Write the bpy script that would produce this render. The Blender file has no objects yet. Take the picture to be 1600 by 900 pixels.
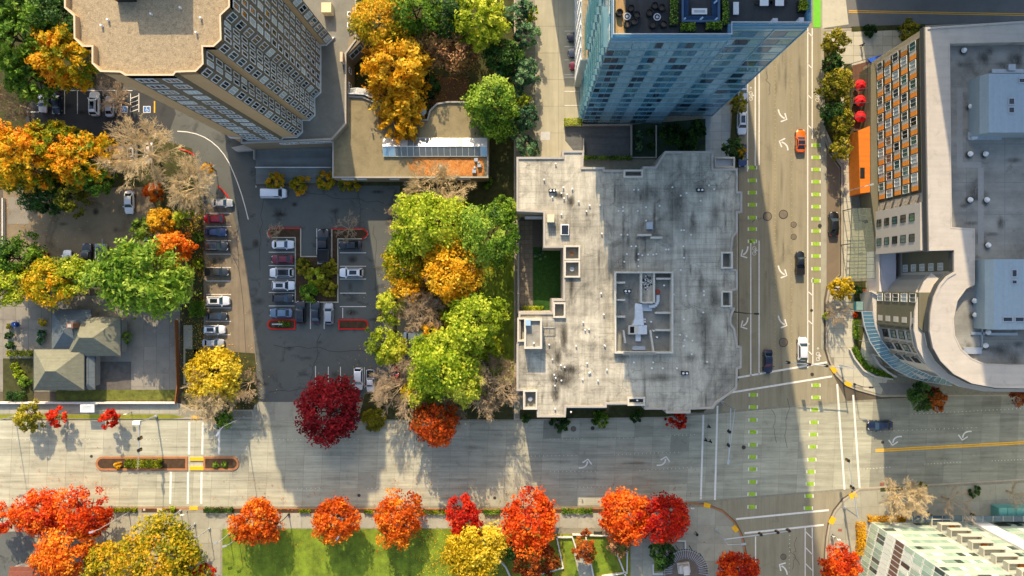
import bpy, math, random
import numpy as np
from mathutils import Vector
R_ = math.radians
scene = bpy.context.scene
COL = scene.collection

# ---------------------------------------------------------------- camera, sky, sun, exposure
H = 140.0                       # camera height above the street, metres
NX, NY = 822.0, 447.0           # photo pixel right below the lens
K = 0.125                       # metres per photo pixel on the ground
def at(px, py, z=0.0):
    s = K * (H - z) / H
    return ((px - NX) * s, (NY - py) * s, z)
def xy(px, py, z=0.0):
    return at(px, py, z)[:2]
def pl(pts, z=0.0):
    return [xy(a, b, z) for a, b in pts]

cam = bpy.data.cameras.new("camera"); cam_o = bpy.data.objects.new("camera", cam); COL.objects.link(cam_o)
cam_o.location = (0, 0, H); cam_o.rotation_euler = (0, 0, 0)
cam.sensor_width = 36; cam.lens = 36 * H / 200.0
cam.shift_x = -22 / 1600; cam.shift_y = -3 / 1600
cam.clip_end = 2000; scene.camera = cam_o

SUN_EL = R_(33.0); SLOPE = 0.155
world = bpy.data.worlds.new("World"); scene.world = world; world.use_nodes = True
nt = world.node_tree; bg = nt.nodes["Background"]
sky = nt.nodes.new("ShaderNodeTexSky"); sky.sky_type = 'NISHITA'; sky.sun_disc = False
sky.sun_elevation = SUN_EL
sky.sun_rotation = math.atan2(-SLOPE, 1.0)
sky.air_density = 1.0; sky.dust_density = 2.4; sky.ozone_density = .7
nt.links.new(sky.outputs[0], bg.inputs[0]); bg.inputs[1].default_value = 0.15
sun = bpy.data.lights.new("sun", 'SUN'); sun.energy = 3.6; sun.angle = R_(0.5); sun.color = (1.0, 0.80, 0.55)
sun_o = bpy.data.objects.new("sun", sun); COL.objects.link(sun_o)
sd = Vector((-SLOPE, 1.0, 0)).normalized() * math.cos(SUN_EL) + Vector((0, 0, math.sin(SUN_EL)))
sun_o.rotation_euler = sd.to_track_quat('Z', 'Y').to_euler(); sun_o.location = (0, 0, 200)
vs = scene.view_settings; vs.view_transform = 'Standard'; vs.look = 'None'; vs.exposure = 0.92; vs.gamma = 1.0
vs.use_curve_mapping = False
scene.cycles.max_bounces = 5; scene.cycles.diffuse_bounces = 2; scene.cycles.glossy_bounces = 3; scene.cycles.transparent_max_bounces = 12

# ---------------------------------------------------------------- materials
def lin(c):
    return tuple(((v / 255) / 12.92 if v / 255 <= .04045 else ((v / 255 + .055) / 1.055) ** 2.4) for v in c)
MATS = {}
class NT:
    def __init__(s, m): s.t = m.node_tree; s.n = s.t.nodes; s.l = s.t.links
    def add(s, typ, **kw):
        n = s.n.new(typ)
        for k, v in kw.items(): setattr(n, k, v)
        return n
    def link(s, a, b): s.l.new(a, b)
    def mix(s, fac, a, b, blend='MIX'):
        n = s.n.new("ShaderNodeMix"); n.data_type = 'RGBA'; n.blend_type = blend
        for sock, v in ((n.inputs[0], fac), (n.inputs[6], a), (n.inputs[7], b)):
            if isinstance(v, bpy.types.NodeSocket): s.l.new(v, sock)
            elif isinstance(v, (int, float)): sock.default_value = v
            else: sock.default_value = (*v, 1)
        return n.outputs[2]
    def ramp(s, fac, stops):
        n = s.n.new("ShaderNodeValToRGB"); e = n.color_ramp.elements
        while len(e) < len(stops): e.new(.5)
        for el, (p, c) in zip(e, stops):
            el.position = p; el.color = (*c, 1) if len(c) == 3 else c
        s.l.new(fac, n.inputs[0]); return n.outputs[0]
    def noise(s, vec, scale, detail=4, rough=.6, dist=0):
        n = s.n.new("ShaderNodeTexNoise"); n.inputs['Scale'].default_value = scale
        n.inputs['Detail'].default_value = detail; n.inputs['Roughness'].default_value = rough
        n.inputs['Distortion'].default_value = dist
        s.l.new(vec, n.inputs['Vector']); return n.outputs[0]
    def pos(s, sc=(1, 1, 1), rot=0):
        g = s.n.new("ShaderNodeNewGeometry"); m = s.n.new("ShaderNodeMapping")
        m.inputs['Scale'].default_value = sc; m.inputs['Rotation'].default_value = (0, 0, rot)
        s.l.new(g.outputs['Position'], m.inputs[0]); return m.outputs[0]
def G(v): return (v, v, v)
def scl(c, k): return tuple(min(1, x * k) for x in c)

def M(name, col, rough=.8, metal=0., var=.15, scale=1.5, bump=0., bscale=30., spec=.35, rnd=0., fine=0., stain=None, streak=None, coat=0., emit=None):
    """procedural surface: base colour, soft large variation, fine grain, optional stains and wear streaks"""
    if name in MATS: return MATS[name]
    m = bpy.data.materials.new(name); m.use_nodes = True; N = NT(m); b = N.n["Principled BSDF"]
    c = lin(col) if max(col) > 1 else col
    b.inputs['Roughness'].default_value = rough; b.inputs['Metallic'].default_value = metal
    b.inputs['Specular IOR Level'].default_value = spec
    if coat: b.inputs['Coat Weight'].default_value = coat; b.inputs['Coat Roughness'].default_value = .08
    out = None
    if var:
        v = N.noise(N.pos(), scale, 5, .65)
        out = N.ramp(v, [(.28, scl(c, 1 - var)), (.5, c), (.74, scl(c, 1 + var))])
    else:
        rgb = N.n.new("ShaderNodeRGB"); rgb.outputs[0].default_value = (*c, 1); out = rgb.outputs[0]
    if fine:
        v = N.noise(N.pos(), 14., 3, .8)
        out = N.mix(1., out, N.ramp(v, [(.3, G(1 - fine)), (.7, G(1 + fine * .6))]), 'MULTIPLY')
    if streak:
        ax, amt, sc = streak
        v = N.noise(N.pos((sc, .06 * sc, 1) if ax == 'y' else (.06 * sc, sc, 1)), 1., 4, .7)
        out = N.mix(1., out, N.ramp(v, [(.35, G(1 - amt)), (.62, G(1 + amt * .4))]), 'MULTIPLY')
    if stain:
        amt, sc = stain
        v = N.noise(N.pos(), sc, 6, .7, .6)
        out = N.mix(1., out, N.ramp(v, [(.56, G(1)), (.70, G(1 - amt))]), 'MULTIPLY')
    if rnd:
        oi = N.n.new("ShaderNodeObjectInfo")
        out = N.mix(1., out, N.ramp(oi.outputs['Random'], [(0, G(1 - rnd)), (1, G(1 + rnd * .7))]), 'MULTIPLY')
    N.link(out, b.inputs['Base Color'])
    if bump:
        bn = N.n.new("ShaderNodeBump"); bn.inputs['Strength'].default_value = bump; bn.inputs['Distance'].default_value = .05
        N.link(N.noise(N.pos(), bscale, 3, .7), bn.inputs['Height']); N.link(bn.outputs[0], b.inputs['Normal'])
    if emit:
        b.inputs['Emission Color'].default_value = (*lin(emit[0]), 1); b.inputs['Emission Strength'].default_value = emit[1]
    MATS[name] = m
    return m

def glass_mat(name, col, rough=.04, metal=.0, rnd=.25, spec=.9):
    return M(name, col, rough, metal, var=.12, scale=.6, spec=spec, rnd=rnd)

def clear_glass(name, col, alpha=.35):
    if name in MATS: return MATS[name]
    m = bpy.data.materials.new(name); m.use_nodes = True; N = NT(m); b = N.n["Principled BSDF"]
    b.inputs['Base Color'].default_value = (*lin(col), 1); b.inputs['Roughness'].default_value = .05
    b.inputs['Specular IOR Level'].default_value = .8
    tr = N.add("ShaderNodeBsdfTransparent"); tr.inputs[0].default_value = (*lin(tuple(min(255, c + 60) for c in col)), 1)
    mx = N.add("ShaderNodeMixShader"); mx.inputs[0].default_value = alpha
    N.link(tr.outputs[0], mx.inputs[1]); N.link(b.outputs[0], mx.inputs[2])
    N.link(mx.outputs[0], N.n["Material Output"].inputs[0]); MATS[name] = m
    return m

PAL = dict(
 orange=[(176, 62, 4), (238, 112, 16), (252, 170, 44)], redorange=[(170, 34, 6), (236, 84, 14), (252, 140, 34)],
 red=[(150, 14, 8), (216, 38, 16), (242, 78, 28)], darkred=[(84, 8, 14), (146, 18, 28), (190, 44, 46)],
 gold=[(176, 116, 6), (238, 180, 20), (252, 216, 66)], yellow=[(160, 130, 8), (228, 198, 28), (250, 230, 84)],
 leafgreen=[(74, 108, 12), (156, 182, 32), (216, 222, 72)], lime=[(92, 116, 10), (172, 190, 34), (230, 230, 84)], green=[(46, 84, 16), (112, 154, 36), (184, 206, 80)],
 dkgreen=[(22, 50, 18), (54, 94, 36), (100, 138, 56)], bluegreen=[(32, 66, 46), (82, 128, 86), (146, 180, 124)],
 olive=[(84, 92, 16), (150, 148, 34), (204, 186, 60)], orgreen=[(112, 136, 18), (232, 186, 26), (254, 156, 30)],
 pinkbrown=[(96, 84, 40), (166, 128, 80), (228, 172, 124)], rust=[(88, 36, 8), (152, 72, 20), (204, 114, 40)],
 goldgreen=[(112, 126, 14), (196, 176, 30), (244, 180, 44)], hedge=[(60, 84, 8), (130, 146, 16), (190, 190, 40)],
 limegold=[(110, 130, 14), (200, 188, 28), (244, 180, 34)], redgreen=[(70, 70, 10), (205, 80, 14), (236, 110, 26)])
def leaf_mat(p):
    nm = "leaves_" + p
    if nm in MATS: return MATS[nm]
    m = bpy.data.materials.new(nm); m.use_nodes = True; N = NT(m); b = N.n["Principled BSDF"]
    a = N.add("ShaderNodeAttribute"); a.attribute_name = "tint"
    cs = [lin(c) for c in PAL[p]]
    out = N.ramp(a.outputs['Fac'], [(.06, scl(cs[0], .9)), (.5, scl(cs[1], .95)), (.95, scl(cs[2], .95))])
    N.link(out, b.inputs['Base Color']); b.inputs['Roughness'].default_value = .55
    b.inputs['Specular IOR Level'].default_value = .25
    tl = N.add("ShaderNodeBsdfTranslucent"); N.link(out, tl.inputs[0])
    mx = N.add("ShaderNodeMixShader"); mx.inputs[0].default_value = .42
    N.link(b.outputs[0], mx.inputs[1]); N.link(tl.outputs[0], mx.inputs[2])
    N.link(mx.outputs[0], N.n["Material Output"].inputs[0]); MATS[nm] = m
    return m

# ---------------------------------------------------------------- mesh helpers
def base_loc(p):
    while p is not None and p.parent is not None: p = p.parent
    return Vector(p.location) if p is not None else Vector((0, 0, 0))
def link(o, parent=None):
    COL.objects.link(o)
    if parent is not None: o.parent = parent
    return o
def tag(o, label=None, cat=None, group=None, kind=None):
    if label: o["label"] = label
    if cat: o["category"] = cat
    if group: o["group"] = group
    if kind: o["kind"] = kind
    return o
def thing(name, label, cat, loc=(0, 0, 0), rz=0., group=None):
    o = bpy.data.objects.new(name, None); COL.objects.link(o); o.empty_display_size = .2
    o.location = loc; o.rotation_euler = (0, 0, rz)
    return tag(o, label, cat, group)
def inset(poly, d):
    n = len(poly); out = []
    for i in range(n):
        p0, p1, p2 = Vector(poly[i - 1]), Vector(poly[i]), Vector(poly[(i + 1) % n])
        a = (p1 - p0).normalized(); b = (p2 - p1).normalized()
        na = Vector((-a.y, a.x)); nb = Vector((-b.y, b.x))
        m = na + nb; l2 = max(m.length_squared, .3)
        out.append(tuple(p1 + m * (2 * d / l2)))
    return out
def ccw(poly):
    s = sum(poly[i - 1][0] * poly[i][1] - poly[i][0] * poly[i - 1][1] for i in range(len(poly)))
    return poly if s > 0 else poly[::-1]
class MB:
    def __init__(s): s.v = []; s.f = []; s.m = []
    def add(s, vs, fs, mi=0):
        o = len(s.v); s.v += [tuple(v) for v in vs]
        for f in fs: s.f.append([o + i for i in f]); s.m.append(mi)
        return s
    def box(s, x0, y0, z0, x1, y1, z1, mi=0):
        if x0 > x1: x0, x1 = x1, x0
        if y0 > y1: y0, y1 = y1, y0
        vs = [(x0, y0, z0), (x1, y0, z0), (x1, y1, z0), (x0, y1, z0), (x0, y0, z1), (x1, y0, z1), (x1, y1, z1), (x0, y1, z1)]
        return s.add(vs, [(3, 2, 1, 0), (4, 5, 6, 7), (0, 1, 5, 4), (1, 2, 6, 5), (2, 3, 7, 6), (3, 0, 4, 7)], mi)
    def obox(s, c, ang, hx, hy, z0, z1, mi=0):
        ca, sa = math.cos(ang), math.sin(ang)
        q = [(c[0] + x * ca - y * sa, c[1] + x * sa + y * ca) for x, y in ((-hx, -hy), (hx, -hy), (hx, hy), (-hx, hy))]
        return s.prism(q, z0, z1, mi)
    def prism(s, poly, z0, z1, mi=0, mt=None, bottom=True):
        poly = ccw(list(poly)); n = len(poly)
        vs = [(x, y, z0) for x, y in poly] + [(x, y, z1) for x, y in poly]
        s.add(vs, [(i, (i + 1) % n, n + (i + 1) % n, n + i) for i in range(n)], mi)
        s.add(vs[n:], [tuple(range(n))], mi if mt is None else mt)
        if bottom: s.add(vs[:n], [tuple(range(n - 1, -1, -1))], mi)
        return s
    def sheet(s, poly, z, mi=0):
        poly = ccw(list(poly)); return s.add([(x, y, z) for x, y in poly], [tuple(range(len(poly)))], mi)
    def ring(s, outer, inner, z0, z1, mi=0, mt=None):
        n = len(outer); mt = mi if mt is None else mt
        vs = [(x, y, z0) for x, y in outer] + [(x, y, z1) for x, y in outer] + [(x, y, z0) for x, y in inner] + [(x, y, z1) for x, y in inner]
        for i in range(n):
            j = (i + 1) % n
            s.add([vs[i], vs[j], vs[n + j], vs[n + i]], [(0, 1, 2, 3)], mi)
            s.add([vs[2 * n + j], vs[2 * n + i], vs[3 * n + i], vs[3 * n + j]], [(0, 1, 2, 3)], mi)
            s.add([vs[n + i], vs[n + j], vs[3 * n + j], vs[3 * n + i]], [(0, 1, 2, 3)], mt)
        return s
    def tube(s, p0, p1, r0, r1=None, n=8, mi=0, cap=True):
        r1 = r0 if r1 is None else r1; p0 = Vector(p0); p1 = Vector(p1); d = (p1 - p0).normalized()
        a = d.orthogonal().normalized(); b = d.cross(a); vs = []
        for p, r in ((p0, r0), (p1, r1)):
            for k in range(n):
                t = 2 * math.pi * k / n; vs.append(p + (a * math.cos(t) + b * math.sin(t)) * r)
        fs = [(k, (k + 1) % n, n + (k + 1) % n, n + k) for k in range(n)]
        if cap: fs += [tuple(range(n - 1, -1, -1)), tuple(range(n, 2 * n))]
        return s.add(vs, fs, mi)
    def cyl(s, c, r, z0, z1, n=16, mi=0, r1=None): return s.tube((c[0], c[1], z0), (c[0], c[1], z1), r, r1, n, mi)
    def ribbon(s, path, w, z0, z1=None, mi=0, closed=False):
        n = len(path); L, Rr = [], []
        for i in range(n):
            p = Vector(path[i]); a = Vector(path[i - 1]) if (i > 0 or closed) else None; b = Vector(path[(i + 1) % n]) if (i < n - 1 or closed) else None
            d = ((b - p).normalized() if b is not None else Vector((0, 0))) + ((p - a).normalized() if a is not None else Vector((0, 0)))
            d.normalize(); nn = Vector((-d.y, d.x)) * (w / 2); L.append(p + nn); Rr.append(p - nn)
        rng = range(n if closed else n - 1)
        for i in rng:
            j = (i + 1) % n
            q = [tuple(Rr[i]), tuple(Rr[j]), tuple(L[j]), tuple(L[i])]
            if z1 is None: s.add([(x, y, z0) for x, y in q], [(0, 1, 2, 3)], mi)
            else: s.prism(q, z0, z1, mi, bottom=False)
        return s
    def build(s, name, mats, parent=None, kind=None, smooth=False):
        if not isinstance(mats, (list, tuple)): mats = [mats]
        o0 = base_loc(parent)
        me = bpy.data.meshes.new(name); me.from_pydata([(x - o0.x, y - o0.y, z - o0.z) for x, y, z in s.v], [], s.f)
        for m in mats: me.materials.append(m)
        if len(mats) > 1: me.polygons.foreach_set("material_index", s.m)
        if smooth: me.polygons.foreach_set("use_smooth", [True] * len(me.polygons))
        me.update(); o = bpy.data.objects.new(name, me); link(o, parent)
        if kind: o["kind"] = kind
        return o
    def mesh(s, name, mats, smooth=False):
        me = bpy.data.meshes.new(name); me.from_pydata(s.v, [], s.f)
        if not isinstance(mats, (list, tuple)): mats = [mats]
        for m in mats: me.materials.append(m)
        if len(mats) > 1: me.polygons.foreach_set("material_index", s.m)
        if smooth: me.polygons.foreach_set("use_smooth", [True] * len(me.polygons))
        me.update(); return me
def inst(name, mesh, parent, loc, rz=0., mat=None, local=False):
    o = bpy.data.objects.new(name, mesh); link(o, parent)
    o.location = Vector(loc) if local else Vector(loc) - base_loc(parent); o.rotation_euler = (0, 0, rz)
    if mat is not None:
        o.material_slots[0].link = 'OBJECT'; o.material_slots[0].material = mat
    return o
def copy_tree(o, parent=None):
    c = o.copy(); COL.objects.link(c); c.parent = parent
    for ch in o.children: copy_tree(ch, c)
    return c
def clip(poly, a, b):
    """part of poly left of the line a-b"""
    out = []; n = len(poly)
    f = lambda p: (b[0] - a[0]) * (p[1] - a[1]) - (b[1] - a[1]) * (p[0] - a[0])
    for i in range(n):
        p, q = poly[i], poly[(i + 1) % n]; fp, fq = f(p), f(q)
        if fp >= 0: out.append(p)
        if fp * fq < 0:
            t = fp / (fp - fq); out.append((p[0] + (q[0] - p[0]) * t, p[1] + (q[1] - p[1]) * t))
    return out
def area(p): return .5 * sum(p[i - 1][0] * p[i][1] - p[i][0] * p[i - 1][1] for i in range(len(p)))
def pave(poly, cx, cy, z0, z1, name, mat, parent, ang=0., gap=.03, org=(0, 0), lim=300):
    """individual slabs laid on a grid and cut to the outline"""
    ca, sa = math.cos(ang), math.sin(ang)
    rot = lambda p: ((p[0] - org[0]) * ca + (p[1] - org[1]) * sa, -(p[0] - org[0]) * sa + (p[1] - org[1]) * ca)
    inv = lambda p: (p[0] * ca - p[1] * sa + org[0], p[0] * sa + p[1] * ca + org[1])
    P = ccw([rot(p) for p in poly]); xs = [p[0] for p in P]; ys = [p[1] for p in P]; cnt = 0; rest = MB()
    for i in range(math.floor(min(xs) / cx), math.ceil(max(xs) / cx)):
        for j in range(math.floor(min(ys) / cy), math.ceil(max(ys) / cy)):
            c = [(i * cx + gap, j * cy + gap), ((i + 1) * cx - gap, j * cy + gap), ((i + 1) * cx - gap, (j + 1) * cy - gap), (i * cx + gap, (j + 1) * cy - gap)]
            q = P
            for k in range(4):
                q = clip(q, c[k], c[(k + 1) % 4])
                if len(q) < 3: break
            if len(q) < 3 or area(q) < .12 * cx * cy: continue
            cnt += 1
            if cnt <= lim: MB().prism([inv(p) for p in q], z0, z1, bottom=False).build(name, mat, parent)
            else: rest.prism([inv(p) for p in q], z0, z1, bottom=False)
    if rest.v: rest.build(name + "s", mat, parent, kind="stuff")
    return cnt
# ---------------------------------------------------------------- surface materials
m_ground = M("soil_ground", (92, 84, 70), .95, var=.35, scale=.35, fine=.3, bump=.6, bscale=6)
m_asph = M("street_asphalt", (148, 140, 115), .9, var=.10, scale=.12, fine=.14, streak=('y', .16, .9), stain=(.18, .25), bump=.15, bscale=40)
m_asph_dk = M("lot_asphalt", (92, 95, 90), .85, var=.16, scale=.14, fine=.16, stain=(.55, .33), bump=.2, bscale=40)
m_asph_shade = M("shade_dark_asphalt", (58, 60, 60), .85, var=.2, scale=.2, fine=.2, stain=(.3, .3), bump=.2, bscale=40)
m_conc_road = M("road_concrete", (172, 170, 147), .88, var=.12, scale=.3, fine=.12, streak=('x', .22, 1.1), stain=(.22, .5), rnd=.14, bump=.12, bscale=40)
m_conc_east = M("shade_greyed_concrete", (150, 149, 131), .88, var=.12, scale=.3, fine=.12, streak=('x', .22, 1.1), stain=(.22, .5), rnd=.14)  # greyed copy of the road slabs, shade put into the eastern stretch
m_patch = M("patched_road_concrete", (156, 154, 134), .88, var=.14, scale=.4, fine=.14, stain=(.3, .6), rnd=.2)
m_joint = M("joint_dirt", (136, 132, 113), .95, var=.2, scale=2)
m_conc = M("sidewalk_concrete", (160, 157, 138), .9, var=.12, scale=.5, fine=.12, stain=(.22, .4), rnd=.10, bump=.15, bscale=30)
m_conc_lt = M("pale_concrete", (186, 181, 160), .9, var=.1, scale=.6, fine=.10, stain=(.15, .5), rnd=.08)
m_conc_yard = M("old_yard_concrete", (138, 132, 118), .92, var=.16, scale=.3, fine=.14, stain=(.35, .22), rnd=.10)
m_kerb = M("kerb_concrete", (170, 160, 140), .9, var=.15, scale=.8, fine=.1)
m_kerb_br = M("weathered_brown_kerb", (164, 112, 72), .9, var=.2, scale=1.2, fine=.15)
m_kerb_red = M("red_painted_kerb", (196, 34, 22), .8, var=.2, scale=2)
m_line = M("white_road_paint", (226, 222, 210), .8, var=.12, scale=2.2, fine=.10, stain=(.22, 1.6))
m_lined = M("worn_white_paint", (196, 190, 174), .85, var=.15, scale=2.2, fine=.15, stain=(.4, 1.2))
m_green = M("green_bike_paint", (150, 186, 52), .85, var=.2, scale=2.4, fine=.2, stain=(.45, 1.8))
m_green2 = M("bright_green_bike_lane", (112, 190, 52), .8, var=.1, scale=1.4, fine=.1)
m_yell = M("yellow_road_paint", (240, 178, 30), .8, var=.15, scale=2., fine=.12)
m_tact = M("yellow_tactile_pad", (232, 176, 30), .8, var=.12, scale=3)
m_dot = M("raised_marker", (214, 210, 190), .6, var=.1)
m_ydot = M("yellow_raised_marker", (190, 168, 60), .6, var=.1)
m_iron = M("cast_iron_cover", (70, 66, 60), .7, .4, var=.3, scale=6)
m_tar = M("crack_sealant", (52, 50, 46), .7, var=.2)
m_lawn = M("lawn_grass", (114, 134, 34), .95, var=.5, scale=.45, fine=.5, stain=(.4, .3), streak=('y', .14, .9), bump=.8, bscale=14)
m_lawn_y = M("dry_lawn_grass", (128, 132, 40), .95, var=.3, scale=.6, fine=.35, bump=.8, bscale=14)
m_bed = M("planting_soil", (76, 58, 40), .98, var=.35, scale=1.2, fine=.35, bump=.8, bscale=8)
m_bedg = M("ground_cover_soil", (66, 68, 34), .98, var=.4, scale=.9, fine=.4, bump=.8, bscale=8)
m_dirt = M("gravel_lot", (132, 118, 94), .97, var=.22, scale=.25, fine=.3, stain=(.5, .16), bump=.6, bscale=10)
m_lit = M("leaf_litter", (150, 92, 40), .95, var=.4, scale=1.5, fine=.45, bump=.7, bscale=12)
m_white = M("white_painted_wall", (214, 210, 200), .8, var=.08, scale=1.5, fine=.06)

# ---------------------------------------------------------------- ground
g = MB().sheet([(-400, -400), (400, -400), (400, 400), (-400, 400)], -.05).build("ground", m_ground); tag(g, kind="structure")
FX = [(-40, 0), (800, 0), (1000, -3), (1100, -9), (1200, -18), (1313, -27), (1400, -32), (1700, -47)]
def fy(x):
    for (a, b), (c, d) in zip(FX, FX[1:]):
        if x <= c: return b + (d - b) * (x - a) / (c - a)
    return FX[-1][1]
# north-south street of worn asphalt
st = MB().sheet(pl([(1154, -60), (1284, -60), (1284, 215), (1290, 232), (1312, 262), (1312, 430), (1291, 448), (1287, 470), (1287, 545), (1293, 565), (1303, 588), (1330, 640),
     (1330, 770), (1316, 778), (1301, 797), (1293, 817), (1289, 840), (1287, 867), (1287, 980), (1168, 980), (1168, 870), (1162, 838), (1150, 815), (1130, 797), (1100, 785),
     (1100, 640), (1125, 630), (1150, 608), (1155, 590)]), 0.).build("cross_street", m_asph); tag(st, kind="structure")
# avenue of concrete slabs
ys = [657, 686, 712, 738, 763, 791.5]
xs = [-40 + 28.6 * i for i in range(59)]
top = [(x, ys[0] + fy(x) - 3) for x in xs]; bot = [(x, ys[-1] + fy(x) + 3) for x in xs]
av = MB().sheet(pl(top[::-1] + bot), .004).build("avenue", m_joint); tag(av, kind="structure")
for i in range(len(xs) - 1):
    for j in range(5):
        g_ = .02; x0, x1 = xs[i], xs[i + 1]
        sk = lambda y: (y - 724) * -.045
        q = [(x0 + sk(ys[j]), ys[j] + fy(x0)), (x1 + sk(ys[j]), ys[j] + fy(x1)), (x1 + sk(ys[j + 1]), ys[j + 1] + fy(x1)), (x0 + sk(ys[j + 1]), ys[j + 1] + fy(x0))]
        MB().prism(inset(ccw(pl(q)), g_), 0.004, .026, bottom=False).build("concrete_slab", m_patch if (i * 7 + j * 13) % 31 == 0 else (m_conc_road if x0 < 1335 else m_conc_east), av)
# street along the top right
tr = MB().sheet(pl([(1284, -80), (1750, -80), (1750, 36), (1440, 38), (1284, 45)]), .004).build("side_street", M("side_street_asphalt", (112, 112, 108), .9, var=.12, scale=.3, fine=.12, stain=(.2, .4))); tag(tr, kind="structure")
MB().sheet(pl([(1285, -30), (1318, -30), (1326, 38), (1285, 44)]), .010).build("concrete_apron", m_conc_lt, tr)
MB().ribbon(pl([(1326, 16.5), (1620, 22)]), .14, .012).ribbon(pl([(1326, 19), (1620, 24.5)]), .14, .012).build("centre_line", m_yell, tr)

ZM = .031
def marks(name, parent, mat, segs, w=.3, z=ZM):
    for a, b in segs: MB().ribbon(pl([a, b]), w, z).build(name, mat, parent)
# cross street lines
marks("lane_line", st, m_line, [((1262, 44), (1262, 575)), ((1269, 44), (1269, 217)), ((1270, 434), (1270, 570)), ((1168, 60), (1168, 268)), ((1180, 60), (1180, 262)), ((1186, 60), (1186, 258)),
      ((1173, 376), (1173, 588)), ((1186, 376), (1186, 586)), ((1180.5, 838), (1180.5, 960)), ((1258, 824), (1258, 960)), ((1269, 824), (1271, 960))], .22)
marks("buffer_stripe", st, m_line, [((1262, y), (1269, y + 7)) for y in (50, 100, 148, 195)] + [((1262, y), (1270, y + 7)) for y in (455, 500, 548)] + [((1258, y), (1270, y + 12)) for y in (830, 855, 880)], .2)
for x0, ylist in ((1175.5, [262, 282, 301, 320, 340, 358, 377]), (1275, [227, 246, 265, 284, 304, 323, 342, 361, 381, 400, 420, 439])):
    for y in ylist:
        MB().obox(xy(x0, y), 0, .7, .37, .0, ZM).build("green_dash", m_green, st)
        for sx in (-1, 1): MB().obox(xy(x0 + sx * 6.4, y), 0, .1, .33, .0, ZM + .001).build("dash_end", m_line, st)
for x0, y in [(1177, 617), (1177, 636), (1176.5, 656), (1176.5, 675), (1176.5, 695), (1176, 714), (1176, 733), (1176, 753), (1175, 772), (1175, 792),
              (1275, 602), (1275, 621), (1273, 640), (1272, 660), (1271, 679), (1270, 698), (1268.5, 718), (1267, 737), (1266, 756), (1264, 775), (1263, 794)]:
    a = R_(-2) if x0 < 1200 else R_(3)
    MB().obox(xy(x0, y), a, .68, .37, .0, ZM + .006).build("green_dash", m_green, st)
    for sx in (-1, 1): MB().obox(xy(x0 + sx * 6.4, y), a, .1, .33, .0, ZM + .007).build("dash_end", m_line, st)
MB().sheet(pl([(1270.5, -40), (1282.5, -40), (1282.5, 43), (1270.5, 43)]), ZM).build("green_bike_lane", m_green2, st)
MB().sheet(pl([(1283, -60), (1288, -60), (1288, 215), (1291, 235), (1291, 445), (1287, 465), (1287, 545), (1283, 545)]), .008).build("gutter", m_conc, st)
MB().sheet(pl([(1292, 238), (1311, 264), (1311, 428), (1292, 446)]), .006).build("parking_bay", M("bay_asphalt", (122, 108, 88), .9, var=.12, scale=.4, fine=.14), st)
# crosswalk and stop lines
marks("crosswalk_line", st, m_line, [((1138, 614), (1300, 588)), ((1152, 590), (1292, 566)), ((1308, 600), (1319.5, 765)), ((1333, 617), (1343, 762)), ((1150, 811), (1295, 797)), ((1163, 833), (1287, 820))], .36)
marks("crosswalk_line", av, m_line, [((1099, 648), (1095, 780)), ((1121, 634), (1117, 781)), ((296, 659), (295.5, 710)), ((317, 659), (316, 710)), ((343, 667), (342, 710)), ((267, 737), (266, 787)), ((294, 738), (293.5, 787)), ((315, 738), (314.5, 787))], .36)
MB().ribbon(pl([(1368, 702.6), (1610, 689.6)]), .24, ZM).ribbon(pl([(1368, 705.4), (1610, 692.4)]), .24, ZM).build("yellow_centre_line", m_yell, av)
def arrow(path, parent, mat, w=.28, head=1.15):
    P = [Vector(xy(*p)) for p in path]; mb = MB(); mb.ribbon([tuple(p) for p in P], w, ZM)
    d = (P[-1] - P[-2]).normalized(); n = Vector((-d.y, d.x)); t = P[-1] + d * .45
    mb.ribbon([tuple(t - d * head * .75 + n * head * .8), tuple(t), tuple(t - d * head * .75 - n * head * .8)], w, ZM + .0015)
    mb.build("lane_arrow", mat, parent)
def curve3(a, b, c, n=6): return [((1 - t) ** 2 * a[0] + 2 * t * (1 - t) * b[0] + t * t * c[0], (1 - t) ** 2 * a[1] + 2 * t * (1 - t) * b[1] + t * t * c[1]) for t in [i / n for i in range(n + 1)]]
for y in (180, 424, 502): arrow(curve3((1216, y - 9), (1218, y + 2), (1226, y + 5)), st, m_line)
arrow(curve3((1231, 235), (1231, 225), (1221, 222)), st, m_line)
arrow(curve3((1168.5, 385), (1168, 395), (1161, 398)), st, m_line); arrow(curve3((1168.5, 496), (1168, 506), (1161, 509)), st, m_line)
arrow(curve3((1230, 898), (1229, 888), (1221, 884)), st, m_line)
for x, y in ((915, 723), (1037, 719)): arrow(curve3((x - 11, y + 8), (x + 2, y + 9), (x + 3, y - 2)), av, m_line)
for x, y in ((1398, 688), (1507, 680)): arrow(curve3((x + 11, y - 6), (x - 2, y - 7), (x - 3, y + 4)), av, m_line)
def bike(px, py, parent, ang=0):
    mb = MB(); c = Vector(xy(px, py)); r = .36
    for dy in (-.5, .5):
        mb.ribbon([(c.x + r * math.cos(t * .785), c.y + dy + r * math.sin(t * .785)) for t in range(8)], .1, ZM, closed=True)
    q = lambda pts: mb.ribbon([(c.x + a, c.y + b) for a, b in pts], .09, ZM + .001)
    q([(0, -.5), (.3, -.1), (.3, .35), (0, .5)]); q([(.3, -.1), (0, .1), (.3, .35)]); q([(.3, .35), (.45, .45)])
    mb.cyl((c.x + .5, c.y + .1), .14, .0, ZM, 8); q([(.0, 1.25), (0, 1.75)]); q([(-.22, 1.5), (0, 1.78), (.22, 1.5)])
    mb.build("bicycle_symbol", m_line, parent)
for p in ((1277, 152), (1278, 557), (1178.5, 392), (1173, 150)): bike(*p, st)
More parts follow.
